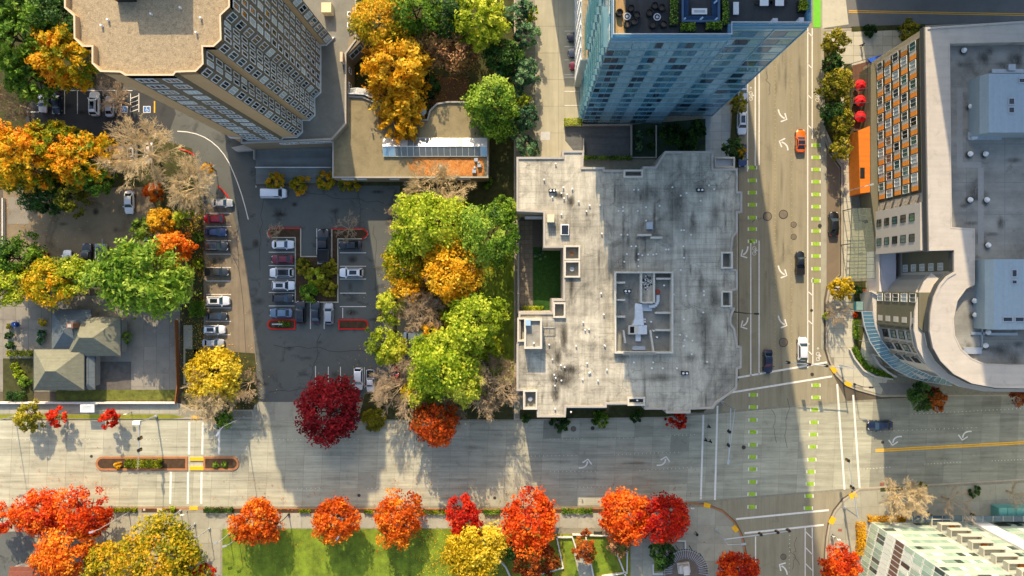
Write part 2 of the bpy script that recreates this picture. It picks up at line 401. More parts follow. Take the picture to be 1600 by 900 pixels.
# raised dots and manhole covers
dots = MB(); yd = MB()
def dotrow(mb, x0, y0, x1, y1, step, s=.07):
    n = int(math.hypot(x1 - x0, y1 - y0) / step)
    for i in range(n + 1):
        c = xy(x0 + (x1 - x0) * i / n, y0 + (y1 - y0) * i / n); mb.box(c[0] - s, c[1] - s, 0, c[0] + s, c[1] + s, ZM + .02)
for y, segs in ((687, [(20, 60), (100, 140), (180, 260), (430, 470), (520, 560), (600, 640), (860, 910), (955, 1000), (1042, 1085)]), (763, [(60, 100), (150, 190), (465, 500), (575, 600), (800, 840), (900, 960)]), (713, [(830, 900), (960, 1060)]), (738, [(860, 930), (1000, 1080)])):
    for a, b in segs: dotrow(dots, a, y + fy(a), b, y + fy(b), 6)
dotrow(dots, 1340, 675, 1525, 668, 7); dotrow(dots, 1345, 733, 1390, 730, 5); dotrow(dots, 1445, 725, 1500, 722, 5); dotrow(dots, 1550, 720, 1600, 718, 5); dotrow(dots, 1425, 647, 1600, 638, 6); dotrow(dots, 1234, 830, 1233, 900, 6)
for x in (1211, 1237):
    dotrow(yd, x, 98, x, 575, 6.3 if x < 1220 else 9.5)
o = dots.build("lane_dots", m_dot, av, kind="stuff"); o = yd.build("lane_dots", m_ydot, st, kind="stuff")
for px, py, r, par in ((1240, 351, .6, st), (1240, 370, .6, st), (1224, 335, .9, st), (1199, 338, .9, st), (561, 774, .32, av), (773, 778, .32, av), (143, 713, .3, av), (896, 670, .55, av), (926, 669, .4, av), (1162, 699, .42, st),
                       (1379, 691, .3, av), (1224, 870, .6, st), (1268, 485, .3, st), (1269, 585, .35, st), (1224, 535, .9, st), (1281, 353, .4, st)):
    mb = MB(); mb.ring([(xy(px, py)[0] + r * math.cos(t * math.pi / 8), xy(px, py)[1] + r * math.sin(t * math.pi / 8)) for t in range(16)],
                       [(xy(px, py)[0] + r * .86 * math.cos(t * math.pi / 8), xy(px, py)[1] + r * .86 * math.sin(t * math.pi / 8)) for t in range(16)], .0, ZM + .004, 1)
    mb.cyl(xy(px, py), r * .84, 0, ZM + .002, 16, 0); mb.build("manhole_cover", [m_iron if r < .55 else M("patched_cover", (116, 106, 90), .9, var=.2), m_iron], par)
# tar-sealed cracks
rnd = random.Random(5)
for (x0, y0, x1, y1) in ((1196, 110, 1204, 150), (1176, 345, 1200, 340), (1232, 620, 1228, 700), (1206, 640, 1215, 690), (1230, 850, 1250, 880), (1245, 840, 1238, 890)):
    p = [(x0 + (x1 - x0) * t / 8 + rnd.uniform(-3, 3), y0 + (y1 - y0) * t / 8 + rnd.uniform(-3, 3)) for t in range(9)]
    MB().ribbon(pl(p), .07, ZM - .002).build("crack_seal", m_tar, st)

# ---------------------------------------------------------------- pavements
def pavement(name, px, mat, ztop=.13, kerb=m_kerb, kw=.3):
    P = ccw(pl(px)); o = MB().prism(inset(P, kw), -.05, ztop, 0).build(name, mat); tag(o, kind="structure")
    MB().ring(P, inset(P, kw - .01), -.05, ztop + .012).build("kerb", kerb, o)
    return o
south = pavement("south_pavement", [(-60, 793), (300, 793), (800, 795), (1000, 792), (1080, 785), (1105, 788), (1130, 798), (1149, 816), (1161, 839), (1166, 870), (1166, 990), (-60, 990)], m_joint, kerb=m_kerb_br)
pave(pl([(-20, 801), (800, 801), (1000, 798), (1070, 792), (1070, 828), (700, 828), (345, 828), (345, 905), (170, 905), (120, 840), (-20, 840)]), 3.6, 3.0, .13, .15, "paving_slab", m_conc, south, org=xy(10, 801))
pave(pl([(1070, 790), (1104, 791), (1128, 801), (1146, 818), (1157, 840), (1162, 870), (1162, 905), (985, 905), (985, 828), (1070, 828)]), 3.5, 3.5, .13, .15, "paving_slab", m_conc, south, org=xy(1089, 820), ang=R_(-1))
ne = pavement("east_pavement", [(1286, 46), (1440, 40), (1700, 30), (1700, 618), (1376, 620), (1340, 610), (1322, 603), (1305, 586), (1295, 563), (1290, 545), (1290, 471), (1294, 450), (1314, 431), (1314, 261), (1293, 231), (1287, 214)], m_joint)
pave(pl([(1290, 50), (1420, 44), (1420, 130), (1330, 130), (1330, 300), (1325, 480), (1390, 585), (1376, 616), (1342, 606), (1326, 600), (1309, 583), (1299, 561), (1294, 544), (1294, 473), (1298, 453), (1318, 433), (1318, 260), (1296, 229), (1291, 213)]), 1.9, 1.9, .13, .15, "paving_slab", m_conc_lt, ne, org=xy(1318, 300))
se = pavement("southeast_pavement", [(1343, 762), (1400, 759), (1700, 742), (1700, 990), (1289, 990), (1289, 867), (1291, 841), (1295, 818), (1303, 799), (1317, 781)], m_joint)
pave(pl([(1345, 765), (1400, 762), (1640, 749), (1640, 812), (1440, 815), (1340, 830), (1340, 905), (1292, 905), (1292, 868), (1294, 843), (1298, 820), (1306, 802), (1319, 784)]), 3.3, 3.1, .13, .15, "paving_slab", m_conc, se, org=xy(1345, 792), ang=R_(3))
mid = pavement("midblock_pavement", [(803, 656), (1000, 654), (1060, 650), (1098, 642), (1124, 630), (1148, 607), (1153, 588), (1153, -60), (803, -60)], m_joint)
pave(pl([(1098, 165), (1140, 165), (1140, 250), (1098, 250)]), 1.7, 1.7, .13, .15, "paving_slab", M("entry_paving", (150, 160, 160), .9, var=.1, rnd=.1), mid, org=xy(1100, 165))
nw = pavement("north_pavement", [(-60, 630), (281, 630), (300, 640), (395, 640), (398, 654), (-60, 655)], m_joint)
pave(pl([(-20, 632), (280, 632), (280, 646), (-20, 646)]), 1.95, 1.8, .13, .15, "paving_slab", m_conc, nw, org=xy(0, 632))
def sheet(name, px, z, mat, kind="structure", parent=None):
    o = MB().sheet(pl(px), z).build(name, mat, parent)
    if parent is None: tag(o, kind=kind)
    return o
def bed(name, px, mat, z=.16, parent=None, z0=-.04):
    o = MB().prism(pl(px), z0, z, bottom=False).build(name, mat, parent)
    if parent is None: tag(o, kind="structure")
    return o
bed("verge", [(-20, 647.5), (270, 647.5), (290, 652), (270, 654), (-20, 654)], m_lawn_y, .15)
# yellow tactile pads
for px, py, a, w, h, par, z in ((308, 717, 0, 1.35, .32, av, .24), (308, 731.5, 0, 1.35, .35, av, .24), (306, 652, 0, .75, .3, nw, .17), (303, 794, 0, .8, .3, south, .17), (1104.5, 789.5, -14, .65, .42, south, .17), (1148.5, 826, -52, .65, .45, south, .17),
                             (1302, 577, -55, .7, .45, ne, .17), (1325, 600, -25, .7, .4, ne, .17), (1332.5, 774, 25, .7, .5, se, .17), (1300, 813, 62, .7, .5, se, .17)):
    mb = MB(); c = xy(px, py); mb.obox(c, R_(a), w, h, .0, z)
    for i in range(-3, 4):
        for j in (-1, 0, 1):
            x, y = i * w / 3.7, j * h / 1.6; ca, sa = math.cos(R_(a)), math.sin(R_(a)); mb.obox((c[0] + x * ca - y * sa, c[1] + x * sa + y * ca), R_(a), .06, .06, z, z + .012)
    mb.build("tactile_pad", m_tact, par)

# ---------------------------------------------------------------- car parks and yards
lot = sheet("car_park", [(30, 136), (265, 136), (310, 190), (400, 215), (400, 290), (625, 290), (610, 630), (398, 630), (388, 560), (316, 548), (316, 318), (300, 232), (240, 215), (30, 214)], .0, m_asph_dk)
sheet("shade_painted_asphalt", [(38, 141), (262, 141), (275, 178), (262, 212), (38, 212)], .005, m_asph_shade, parent=lot)  # asphalt colour darkened to stand in for shade over these bays
sheet("sunlit_worn_lane", [(316, 320), (360, 320), (386, 420), (400, 560), (400, 628), (388, 560), (316, 548)], .005, M("sunlit_brown_asphalt", (128, 116, 96), .9, var=.15, scale=.25, fine=.15, streak=('y', .2, .8), stain=(.3, .3)), parent=lot)  # lighter brown paints the sunlit strip, with wear streaks and stains
drv = sheet("driveway_apron", [(398, 628), (608, 628), (606, 660), (392, 660)], .012, m_joint)
pave(pl([(398, 628), (608, 628), (606, 658), (394, 658)]), 3.6, 3.6, .012, .03, "concrete_slab", m_conc, drv, org=xy(400, 628))
LW = .13
marks("bay_line", lot, m_line, [((322, y), (361, y)) for y in (333, 354, 376, 397, 418, 439, 460, 481, 502, 523)] + [((420, y), (460, y)) for y in (394, 415, 436, 457, 478)] + [((531, y), (572, y)) for y in (395, 416, 436, 458, 479)]
      + [((485, 472), (485, 514)), ((506.5, 472), (506.5, 514)), ((495, 357), (495, 398)), ((535.5, 481), (535.5, 497)), ((493, 572), (493, 604)), ((513, 573), (513, 600)), ((532, 573), (532, 604)), ((569.5, 574), (569.5, 606))]
      + [((101, 142), (101, 178)), ((121, 142), (121, 178)), ((161, 142), (161, 150)), ((181.5, 142), (181.5, 177)), ((82, 142), (82, 178)), ((101, 141.5), (207, 141.5)), ((38, 175), (61, 175)), ((61, 141), (61, 175)), ((204, 146), (204, 175)), ((217, 146), (217, 175))]
      + [((204, 146 + d), (217, 141 + d)) for d in (8, 15, 22, 29)] + [((400, 293), (400, 290))], LW, .012)
MB().ribbon(pl(curve3((277, 205), (340, 205), (365, 270), 8) + curve3((365, 270), (378, 300), (388, 343), 4)[1:]), .16, .012).build("drive_line", m_line, lot)
def accessible(px, py):
    c = xy(px, py); mb = MB(); mb.obox(c, 0, .72, .66, .0, .014, 0); mb.obox(c, 0, .6, .54, .0, .018, 1)
    mb.ribbon([(c[0] + .05 + .26 * math.cos(t), c[1] - .12 + .26 * math.sin(t)) for t in [math.pi * .75 + i * .45 for i in range(10)]], .08, .021, mi=0)
    mb.ribbon([(c[0] - .08, c[1] + .28), (c[0] - .06, c[1] + .02), (c[0] + .18, c[1]), (c[0] + .28, c[1] - .26)], .09, .022, mi=0); mb.cyl((c[0] - .08, c[1] + .38), .08, .0, .022, 8, 0)
    mb.build("accessible_bay_symbol", [m_line, M("blue_bay_paint", (60, 110, 170), .8, var=.15)], lot)
accessible(193.5, 171); accessible(229.5, 171)
MB().sheet(pl([(240.5, 158), (242.5, 158), (242.5, 176), (240.5, 176)]), .012).build("yellow_bay_line", m_yell, lot)
dirt = sheet("gravel_lot", [(5, 296), (225, 292), (250, 330), (300, 380), (300, 425), (150, 440), (5, 440)], -.002, m_dirt)
sheet("concrete_pad", [(12, 308), (45, 308), (45, 350), (12, 350)], .02, m_conc_yard, parent=dirt)
yard = sheet("house_yard", [(-20, 462), (282, 462), (279, 612), (-20, 612)], -.003, m_joint)
pave(pl([(-20, 464), (280, 464), (277, 610), (-20, 610)]), 2.5, 2.6, -.003, .03, "yard_slab", m_conc_yard, yard, org=xy(205, 500))
MB().sheet(pl([(150, 565), (205, 565), (205, 610), (150, 610)]), .036).build("dark_paving", M("dark_yard_paving", (96, 92, 84), .9, var=.3, scale=.8, fine=.2), yard)
bed("front_lawn", [(88, 609), (276, 609), (276, 626), (88, 626)], M("patchy_front_lawn", (104, 108, 44), .95, var=.45, scale=.9, fine=.45, stain=(.4, .8), bump=.8, bscale=14), .06)
for q in ([(284, 478), (303, 478), (303, 625), (284, 625)], [(5, 560), (52, 560), (52, 625), (5, 625)]): bed("planting_bed", q, m_bedg, .07)
MB().sheet(pl([(287, 508), (301, 508), (301, 600), (287, 600)]), .08).build("narrow_path", m_conc, yard)
bed("planting_bed", [(303, 330), (318, 318), (318, 560), (303, 560)], m_bedg, .1)
bed("planting_bed", [(290, 545), (398, 552), (402, 600), (404, 628), (390, 640), (290, 640)], m_bedg, .1)
bed("hillside_bed", [(-30, 120), (40, 120), (40, 212), (240, 215), (300, 232), (316, 318), (300, 425), (225, 292), (-30, 296)], m_bedg, .02)
bed("hillside_bed", [(-30, -40), (150, -40), (150, 138), (-30, 134)], m_bedg, .03)
bed("garden_bed", [(543, -40), (836, -40), (836, 245), (806, 250), (806, 652), (560, 654), (606, 640), (622, 290), (560, 290)], m_bedg, -.01)
sheet("garden_path", [(625, 360), (660, 360), (660, 600), (618, 600)], .0, M("garden_drive", (142, 132, 112), .9, var=.15, scale=.4, fine=.15))
sheet("garden_lawn", [(757, 400), (806, 300), (806, 600), (770, 600), (748, 480)], .004, m_lawn)
bed("leaf_covered_bed", [(670, 120), (730, 120), (740, 162), (668, 162)], M("mulch_path", (104, 76, 50), .95, var=.3, scale=.9, fine=.35), .0)
bed("roadside_bed", [(575, 600), (812, 600), (812, 655), (560, 655)], m_bedg, .12)
bed("roadside_bed", [(812, 640), (1120, 628), (1100, 642), (1040, 651), (812, 655)], m_bedg, .17)
# upper driveway
dr = sheet("upper_driveway", [(836, -60), (912, -60), (912, 250), (836, 250)], .14, m_joint)
pave(pl([(836, -40), (910, -40), (910, 248), (836, 248)]), 4.6, 5.2, .14, .16, "concrete_slab", M("driveway_concrete", (172, 166, 142), .9, var=.08, scale=.4, fine=.1, streak=('y', .12, 1.), rnd=.05), dr, org=xy(836, 0))
marks("bay_line", dr, m_line, [((882, y), (912, y)) for y in (49, 73, 94, 117, 121, 143, 165)], LW, .17)
MB().sheet(pl([(845, 206), (859, 206), (859, 219), (845, 219)]), .167).build("metal_hatch", M("galvanised_hatch", (190, 190, 185), .5, .3, var=.1), dr)
# lower lawn and gardens
bed("south_lawn", [(348, 826), (780, 826), (780, 960), (348, 960)], m_lawn, .17)
bed("garden_strip", [(780, 834), (985, 834), (985, 960), (780, 960)], m_lawn_y, .175)
for q in ([(120, 795.5), (215, 795.5), (215, 800), (120, 800)], [(222, 794.5), (280, 794.5), (280, 800), (222, 800)], [(318, 794.5), (700, 796), (700, 801), (318, 801)], [(705, 796.5), (960, 795), (960, 801), (705, 801.5)]): bed("kerb_planting", q, m_bed, .165)
bed("corner_bed", [(-20, 830), (55, 830), (55, 905), (-20, 905)], m_asph_dk, .16)
bed("planting_bed", [(1286.5, 60), (1298, 60), (1313, 100), (1313, 225), (1300, 225), (1289, 200)], m_bedg, .17)
bed("planting_bed", [(1318, 100), (1330, 100), (1342, 200), (1342, 262), (1332, 262), (1318, 180)], m_bedg, .17)
bed("planting_bed", [(1334, 440), (1352, 440), (1352, 500), (1342, 560), (1334, 560)], m_bedg, .17)
bed("planting_bed", [(1146, 140), (1153, 140), (1153, 262), (1138, 262)], m_bedg, .17)
bed("planting_bed", [(1330, 42), (1445, 38), (1445, 46), (1330, 50)], m_bedg, .17)
bed("planting_bed", [(1375, 762), (1410, 760), (1410, 766), (1375, 768)], m_bedg, .17)
# road median
def rounded(x0, x1, y0, y1, left=True, right=True, n=8):
    r = (y1 - y0) / 2; cy = (y0 + y1) / 2; p = []
    if left: p += [(x0 + r - r * math.sin(math.pi * i / n), cy - r * math.cos(math.pi * i / n)) for i in range(n + 1)]
    else: p += [(x0, y0), (x0, y1)]
    if right: p += [(x1 - r + r * math.sin(math.pi * i / n), cy + r * math.cos(math.pi * i / n)) for i in range(n + 1)]
    else: p += [(x1, y1), (x1, y0)]
    return p
def island(x0, x1, y0, y1, l, r, kerb, w=.42, name="road_median", z=.2, soil=None):
    P = ccw(pl(rounded(x0, x1, y0, y1, l, r)))
    o = MB().prism(inset(P, w - .02), -.02, z - .06).build(name, soil or m_bed); tag(o, kind="structure")
    MB().ring(P, inset(P, w), -.02, z).build("kerb", kerb, o); return o
island(150, 293.5, 713, 735, True, False, m_kerb_br); island(318, 374, 713, 735, False, True, m_kerb_br)
# car park islands with red kerbs
def lot_island(px, red):
    P = ccw(pl(px)); o = MB().prism(inset(P, .18), -.02, .12).build("car_park_island", m_bed); tag(o, kind="structure")
    n = len(P); Q = inset(P, .2); mb = MB(); mb.ring(P, Q, -.02, .17, 0); 
    mb.build("kerb", m_conc_lt, o)
    MB().ribbon(pl(red), .24, .0, .18).build("painted_kerb", m_kerb_red, o); return o
lot_island([(417, 364), (420, 358), (426, 356), (471, 356), (471, 400), (498, 400), (498, 411), (518, 411), (518, 357), (568, 357), (574, 361), (576, 366), (572, 372), (566, 374), (529, 374), (529, 473), (461, 473), (461, 372), (426, 372), (419, 370)],
           curve3((425, 371.5), (414, 364), (425, 356.5), 6) + [(471, 356.5)])
MB().ribbon(pl([(518, 357.5)] + curve3((566, 357), (583, 365), (566, 373.5), 6)), .24, .0, .185).build("painted_kerb", m_kerb_red, lot)
MB().ribbon(pl(curve3((340, 290), (352, 300), (358, 310), 4)), .2, .0, .19).ribbon(pl(curve3((281, 233), (298, 236), (305, 244), 4)), .2, .0, .19).build("painted_kerb", m_kerb_red, lot)
island(418, 462, 499, 515, True, False, m_kerb_red, .25, "car_park_island", .17); island(529, 576, 499, 515, False, True, m_kerb_red, .25, "car_park_island", .17)
# ---------------------------------------------------------------- building helpers
m_tan = M("tan_wall_panel", (190, 158, 116), .85, var=.05, scale=.5, fine=.04)
m_taupe = M("taupe_wall", (136, 122, 98), .85, var=.08, scale=.4, fine=.05)
m_gravel = M("tan_roof_gravel", (162, 146, 116), .97, var=.24, scale=1.8, fine=.6, stain=(.35, 1.6), bump=1., bscale=4)
m_gravel_g = M("grey_roof_gravel", (126, 124, 112), .97, var=.14, scale=.6, fine=.4, bump=1., bscale=9)
m_gravel_o = M("mossy_roof_gravel", (142, 130, 98), .97, var=.2, scale=.5, fine=.4, stain=(.25, .4), bump=1., bscale=9)
m_cap = M("pale_parapet_cap", (206, 184, 152), .7, var=.06)
m_frame = M("white_window_frame", (222, 222, 216), .6, var=.06)
m_pane = [glass_mat("dark_window_glass", (34, 40, 44)), glass_mat("grey_window_glass", (72, 82, 84)), M("drawn_blind_behind_glass", (176, 188, 186), .25, var=.1, rnd=.15, spec=.7), glass_mat("green_window_glass", (70, 112, 104))]
m_dkmet = M("dark_metal", (48, 50, 50), .5, .6, var=.1)
m_met = M("galvanised_metal", (176, 182, 184), .45, .5, var=.12, scale=2)
m_bldg_conc = M("board_concrete", (168, 162, 150), .9, var=.1, scale=.6, fine=.08, stain=(.2, .4))
WC = {}
def win_mesh(w, h, mull, fm, d=.12, fw=.09):
    k = ("f", round(w, 1), round(h, 1), mull, fm.name, d)
    if k not in WC:
        mb = MB(); a = w / 2
        for b in ((-a, 0, -a + fw, h), (a - fw, 0, a, h), (-a + fw, 0, a - fw, fw), (-a + fw, h - fw, a - fw, h)): mb.box(b[0], -d, b[1], b[2], 0, b[3])
        for i in range(1, mull + 1):
            x = -a + w * i / (mull + 1); mb.box(x - fw * .4, -d * .9, fw, x + fw * .4, 0, h - fw)
        WC[k] = mb.mesh("window", fm)
    return WC[k]
def pane_mesh(w, h, y=.035, fw=.09):
    k = ("p", round(w, 1), round(h, 1), y)
    if k not in WC: WC[k] = MB().box(-w / 2 + fw, -y, fw, w / 2 - fw, -.001, h - fw).mesh("pane", m_pane[0])
    return WC[k]
wr = random.Random(11)
def facade(root, p0, p1, cols, zs, h, fm=m_frame, mull=1, panes=(0, 0, 0, 1, 2), out=0., name="window"):
    p0, p1 = Vector(p0), Vector(p1); d = p1 - p0; L = d.length; d.normalize(); n = Vector((d.y, -d.x)); a = math.atan2(d.y, d.x)
    for u0, u1 in cols:
        w = (u1 - u0) * L; c = p0 + d * (L * (u0 + u1) / 2) + n * out
        for z in zs:
            o = inst(name, win_mesh(w, h, mull, fm), root, (c.x, c.y, z), a)
            inst("pane", pane_mesh(w, h), o, (0, 0, 0), 0, m_pane[wr.choice(panes)], local=True)
def roof_pieces(poly, holes):
    ps = [ccw(list(poly))]
    for (x0, y0, x1, y1) in holes:
        out = []
        for p in ps:
            l = clip(p, (x0, 0), (x0, 1)); r = clip(p, (x1, 1), (x1, 0)); m = clip(p, (x0, 1), (x0, 0)); m = clip(m, (x1, 0), (x1, 1)) if len(m) > 2 else m
            if len(m) > 2:
                t = clip(m, (0, y1), (1, y1)); b = clip(m, (1, y0), (0, y0))
            else: t = b = []
            out += [q for q in (l, r, t, b) if len(q) > 2 and abs(area(q)) > .01]
        ps = out
    return ps
def rect_px(x0, y0, x1, y1, z):
    a = xy(x0, y0, z); b = xy(x1, y1, z); return (min(a[0], b[0]), min(a[1], b[1]), max(a[0], b[0]), max(a[1], b[1]))
def rpoly(r): return [(r[0], r[1]), (r[2], r[1]), (r[2], r[3]), (r[0], r[3])]

# ---------------------------------------------------------------- tan apartment tower, top left
ZT = 47.0
tp = [(101, -110), (101, 12), (115.5, 25), (116, 60), (129, 73), (144, 73), (144, 99), (157, 112), (188, 113), (196, 118), (271, 118), (275, 113), (306, 112), (318, 100), (317, 73), (334, 73), (346, 62), (345, 24), (359, 11), (359, -96), (372, -96), (387, -110)]
P = pl(tp, ZT)
tw = thing("apartment_tower", "tall tan apartment tower with gravel roof and stepped window bays", "apartment tower", (-50, 34, 0))
mb = MB(); n = len(P); tanseg = {7, 11, 14, 19, 4, 6, 0, 2}; m_taupe_t = M("dark_taupe_panel", (112, 102, 84), .85, var=.08, scale=.4, fine=.05)  # darker taupe for the tower's window walls
for i in range(n):
    a, b = P[i], P[(i + 1) % n]
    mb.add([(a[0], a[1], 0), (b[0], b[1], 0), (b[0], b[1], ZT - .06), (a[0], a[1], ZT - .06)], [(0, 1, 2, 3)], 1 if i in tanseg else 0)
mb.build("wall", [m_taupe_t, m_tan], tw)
MB().sheet(inset(P, .1), ZT - .9).build("roof", m_gravel, tw)
Pi = inset(P, .22)
MB().ring(P, Pi, ZT - 1.2, ZT).build("parapet", m_tan, tw)
MB().ring(inset(P, -.03), inset(P, .17), ZT, ZT + .07).build("parapet_cap", m_cap, tw)
zs = [6.9 + 2.86 * i for i in range(14)]; zg = [3.2] + zs
facade(tw, P[9], P[10], [(.08, .46), (.66, .98)], zg, 1.6, mull=2, panes=(1, 2, 0, 0))
facade(tw, P[12], P[13], [(.1, .9)], zs, 1.75, mull=1); facade(tw, P[13], P[14], [(.12, .42), (.56, .9)], zs, 1.95, mull=0, panes=(0, 0, 1, 2))
facade(tw, P[15], P[16], [(.1, .9)], zs, 1.75); facade(tw, P[16], P[17], [(.08, .3), (.4, .62), (.72, .92)], zs, 1.95, mull=0, panes=(0, 0, 1, 2))
facade(tw, P[17], P[18], [(.1, .9)], zs, 1.75); facade(tw, P[18], P[19], [(.04, .15), (.22, .33), (.42, .53), (.6, .68), (.76, .84), (.9, .97)], zs, 1.95, mull=0, panes=(0, 0, 1, 0, 2))
facade(tw, P[20], P[21], [(.1, .9)], zs, 1.75)
for z in zg:                                                     # slim string courses between the storeys
    pass
MB().box(-52, 41.9, ZT - .9, -45, 55, ZT + 5.).build("stair_penthouse", m_taupe, tw)
MB().box(-53.5, 37.2, ZT - .9, -51, 40, ZT + .8).build("roof_unit", m_dkmet, tw)
for px, py in ((154, 37), (164, 28), (303, 48), (310, 25), (232, 19), (278, 9)): MB().cyl(xy(px, py, ZT), .14, ZT - .9, ZT - .4, 8).build("vent_pipe", m_frame, tw)
# podium
ZP = 6.5
pp = [(376, 224), (519, 218), (541, 193), (541, 84), (557, 62), (557, -60), (380, -60)]
pod = thing("podium_building", "grey gravel roofed podium wrapped round the foot of the tan tower", "building", (-42, 30, 0))
Q = pl(pp, ZP); MB().prism(Q, 0, ZP - .5, 0, 1).build("wall", [m_taupe, m_gravel_g], pod)
MB().ring(ccw(Q), inset(ccw(Q), .3), ZP - .6, ZP).build("parapet", m_bldg_conc, pod)
tq = pl(tp, ZT); MB().ring(inset(tq, -.18), inset(tq, -.02), ZP - .6, ZP - .1).build("base_flashing", m_frame, pod)
facade(pod, Q[0], Q[1], [(.4, .6), (.62, .97)], [4.2], 1.2, mull=3, panes=(1, 2))
for px, py in ((547, 23), (547, 40)):
    c = xy(px, py, ZP); u = MB().box(c[0] - .45, c[1] - .45, ZP - .5, c[0] + .45, c[1] + .45, ZP + .4).build("condenser", m_frame, pod)
    MB().cyl(c, .32, ZP + .4, ZP + .43, 12).build("fan_grille", m_dkmet, u)
c = xy(513, 16, ZP); MB().box(c[0] - .9, c[1] - .9, ZP - .5, c[0] + .9, c[1] + .9, ZP + 1.4).build("roof_hatch", M("cream_hatch", (206, 190, 150), .7, var=.06), pod)
c = xy(536, 92, ZP); MB().box(c[0] - .25, c[1] - .9, ZP - .5, c[0] + .25, c[1] + .9, ZP + 1.3).build("chimney", m_cap, pod)
# angled east bay of the podium
A, B, C = xy(541, 84, ZP), xy(566, 56, ZP), xy(557, 50, ZP)
bay = MB().prism([xy(541, 86, ZP), xy(563, 64, ZP), xy(557, 50, ZP), xy(545, 60, ZP)], .0, ZP - .2).build("bay_wall", m_taupe, pod)
facade(pod, xy(541, 86, ZP), xy(563, 64, ZP), [(.1, .9)], [3.2], 2.2, mull=2, panes=(0, 1))
facade(pod, Q[2], Q[3], [(.05, .14), (.55, .64), (.78, .86)], [2.8], 1.8, mull=1, panes=(0, 1))
# car ramp under the tower
ramp = MB().sheet(pl([(400, 226), (518, 222), (518, 285), (400, 288)]), .01).build("garage_ramp", M("ramp_concrete", (112, 118, 114), .8, var=.15, scale=.5, streak=('x', .2, .8), fine=.1)); tag(ramp, kind="structure")
MB().ribbon(pl([(400, 262), (518, 262)]), .14, .0, .55).build("ramp_kerb", m_frame, ramp); MB().ribbon(pl([(400, 236), (518, 234)]), .08, .02).build("ramp_joint", m_joint, ramp)
MB().ribbon(pl([(399, 226), (399, 250)]), .2, .0, .8).build("ramp_wall", m_bldg_conc, ramp)
MB().prism(pl([(365, 232), (398, 225), (398, 236), (372, 238)]), .0, 1.1).build("ramp_wall", m_bldg_conc, ramp)

# ---------------------------------------------------------------- low clubhouse with skylights
ZL = 5.0
lp = [(519, 217), (542, 193), (542, 149), (566, 150), (590, 160), (612, 182), (622, 205), (640, 206), (640, 186), (667, 186), (671, 172), (682, 161), (700, 158), (763, 158), (763, 278), (519, 278)]
low = thing("clubhouse", "low flat roofed clubhouse with gravel roof and long glass skylight", "building", (-24, 26, 0))
Q = ccw(pl(lp, ZL)); MB().prism(Q, 0, ZL - .35, 0, 1).build("wall", [m_taupe, m_gravel_o], low)
MB().ring(Q, inset(Q, .28), ZL - .4, ZL).build("parapet", m_bldg_conc, low)
def cover_mat():
    m = bpy.data.materials.new("orange_leaf_cover"); m.use_nodes = True; N = NT(m); b = N.n["Principled BSDF"]; b.inputs['Roughness'].default_value = .95
    c = N.ramp(N.noise(N.pos(), 1.6, 6, .8), [(.3, lin((120, 70, 30))), (.5, lin((196, 128, 62))), (.7, lin((226, 164, 92)))]); c = N.mix(1., c, N.ramp(N.noise(N.pos(), 11, 3, .8), [(.3, G(.5)), (.7, G(1.3))]), 'MULTIPLY')
    tc = N.add("ShaderNodeTexCoord"); sp = N.add("ShaderNodeSeparateXYZ"); N.link(tc.outputs['Generated'], sp.inputs[0]); ad = N.add("ShaderNodeMath"); ad.operation = 'ADD'; N.link(sp.outputs[0], ad.inputs[0]); N.link(N.noise(N.pos(), .8, 5, .75), ad.inputs[1])
    f = N.ramp(ad.outputs[0], [(.72, G(0)), (.92, G(.92))]); t = N.add("ShaderNodeBsdfTransparent"); mx = N.add("ShaderNodeMixShader"); N.link(c, b.inputs[0]); N.link(f, mx.inputs[0]); N.link(t.outputs[0], mx.inputs[1]); N.link(b.outputs[0], mx.inputs[2]); N.link(mx.outputs[0], N.n["Material Output"].inputs[0]); return m
leafcover = cover_mat()
MB().sheet(pl([(600, 245), (646, 246), (755, 246), (757, 274), (640, 274), (606, 272)], ZL), ZL - .33).build("fallen_leaf_cover", leafcover, low)
facade(low, xy(519, 278, ZL), xy(763, 278, ZL), [(.05, .13), (.15, .21), (.36, .42), (.6, .68), (.8, .88)], [3.0], 1.1, mull=1, panes=(2, 2, 1))
m_sky = clear_glass("skylight_glass", (150, 160, 160), .5)
r = rect_px(599, 216, 761, 244, ZL)
fr = MB(); yr = (r[1] + r[3]) / 2
for y in (r[1], r[3]): fr.box(r[0], y - .06, ZL - .3, r[2], y + .06, ZL + .1)
fr.box(r[0], yr - .06, ZL + .75, r[2], yr + .06, ZL + .87)
N_ = 17
for i in range(N_ + 1):
    x = r[0] + (r[2] - r[0]) * i / N_
    for y in (r[1], r[3]): fr.tube((x, y, ZL + .1), (x, yr, ZL + .82), .045, n=4)
fr.build("skylight_frame", m_frame, low)
MB().box(r[0] + .1, r[1] + .1, ZL - .33, r[2] - .1, r[3] - .1, ZL - .2).build("skylight_well", M("brown_skylight_base", (92, 84, 60), .9, var=.4, scale=.7), low)  # mottled brown slab under the skylight panes
m_blue_sk = M("blue_opal_pane", (150, 186, 204), .3, var=.1); m_lite_sk = M("white_opal_pane", (206, 200, 186), .3, var=.25, scale=1.2)
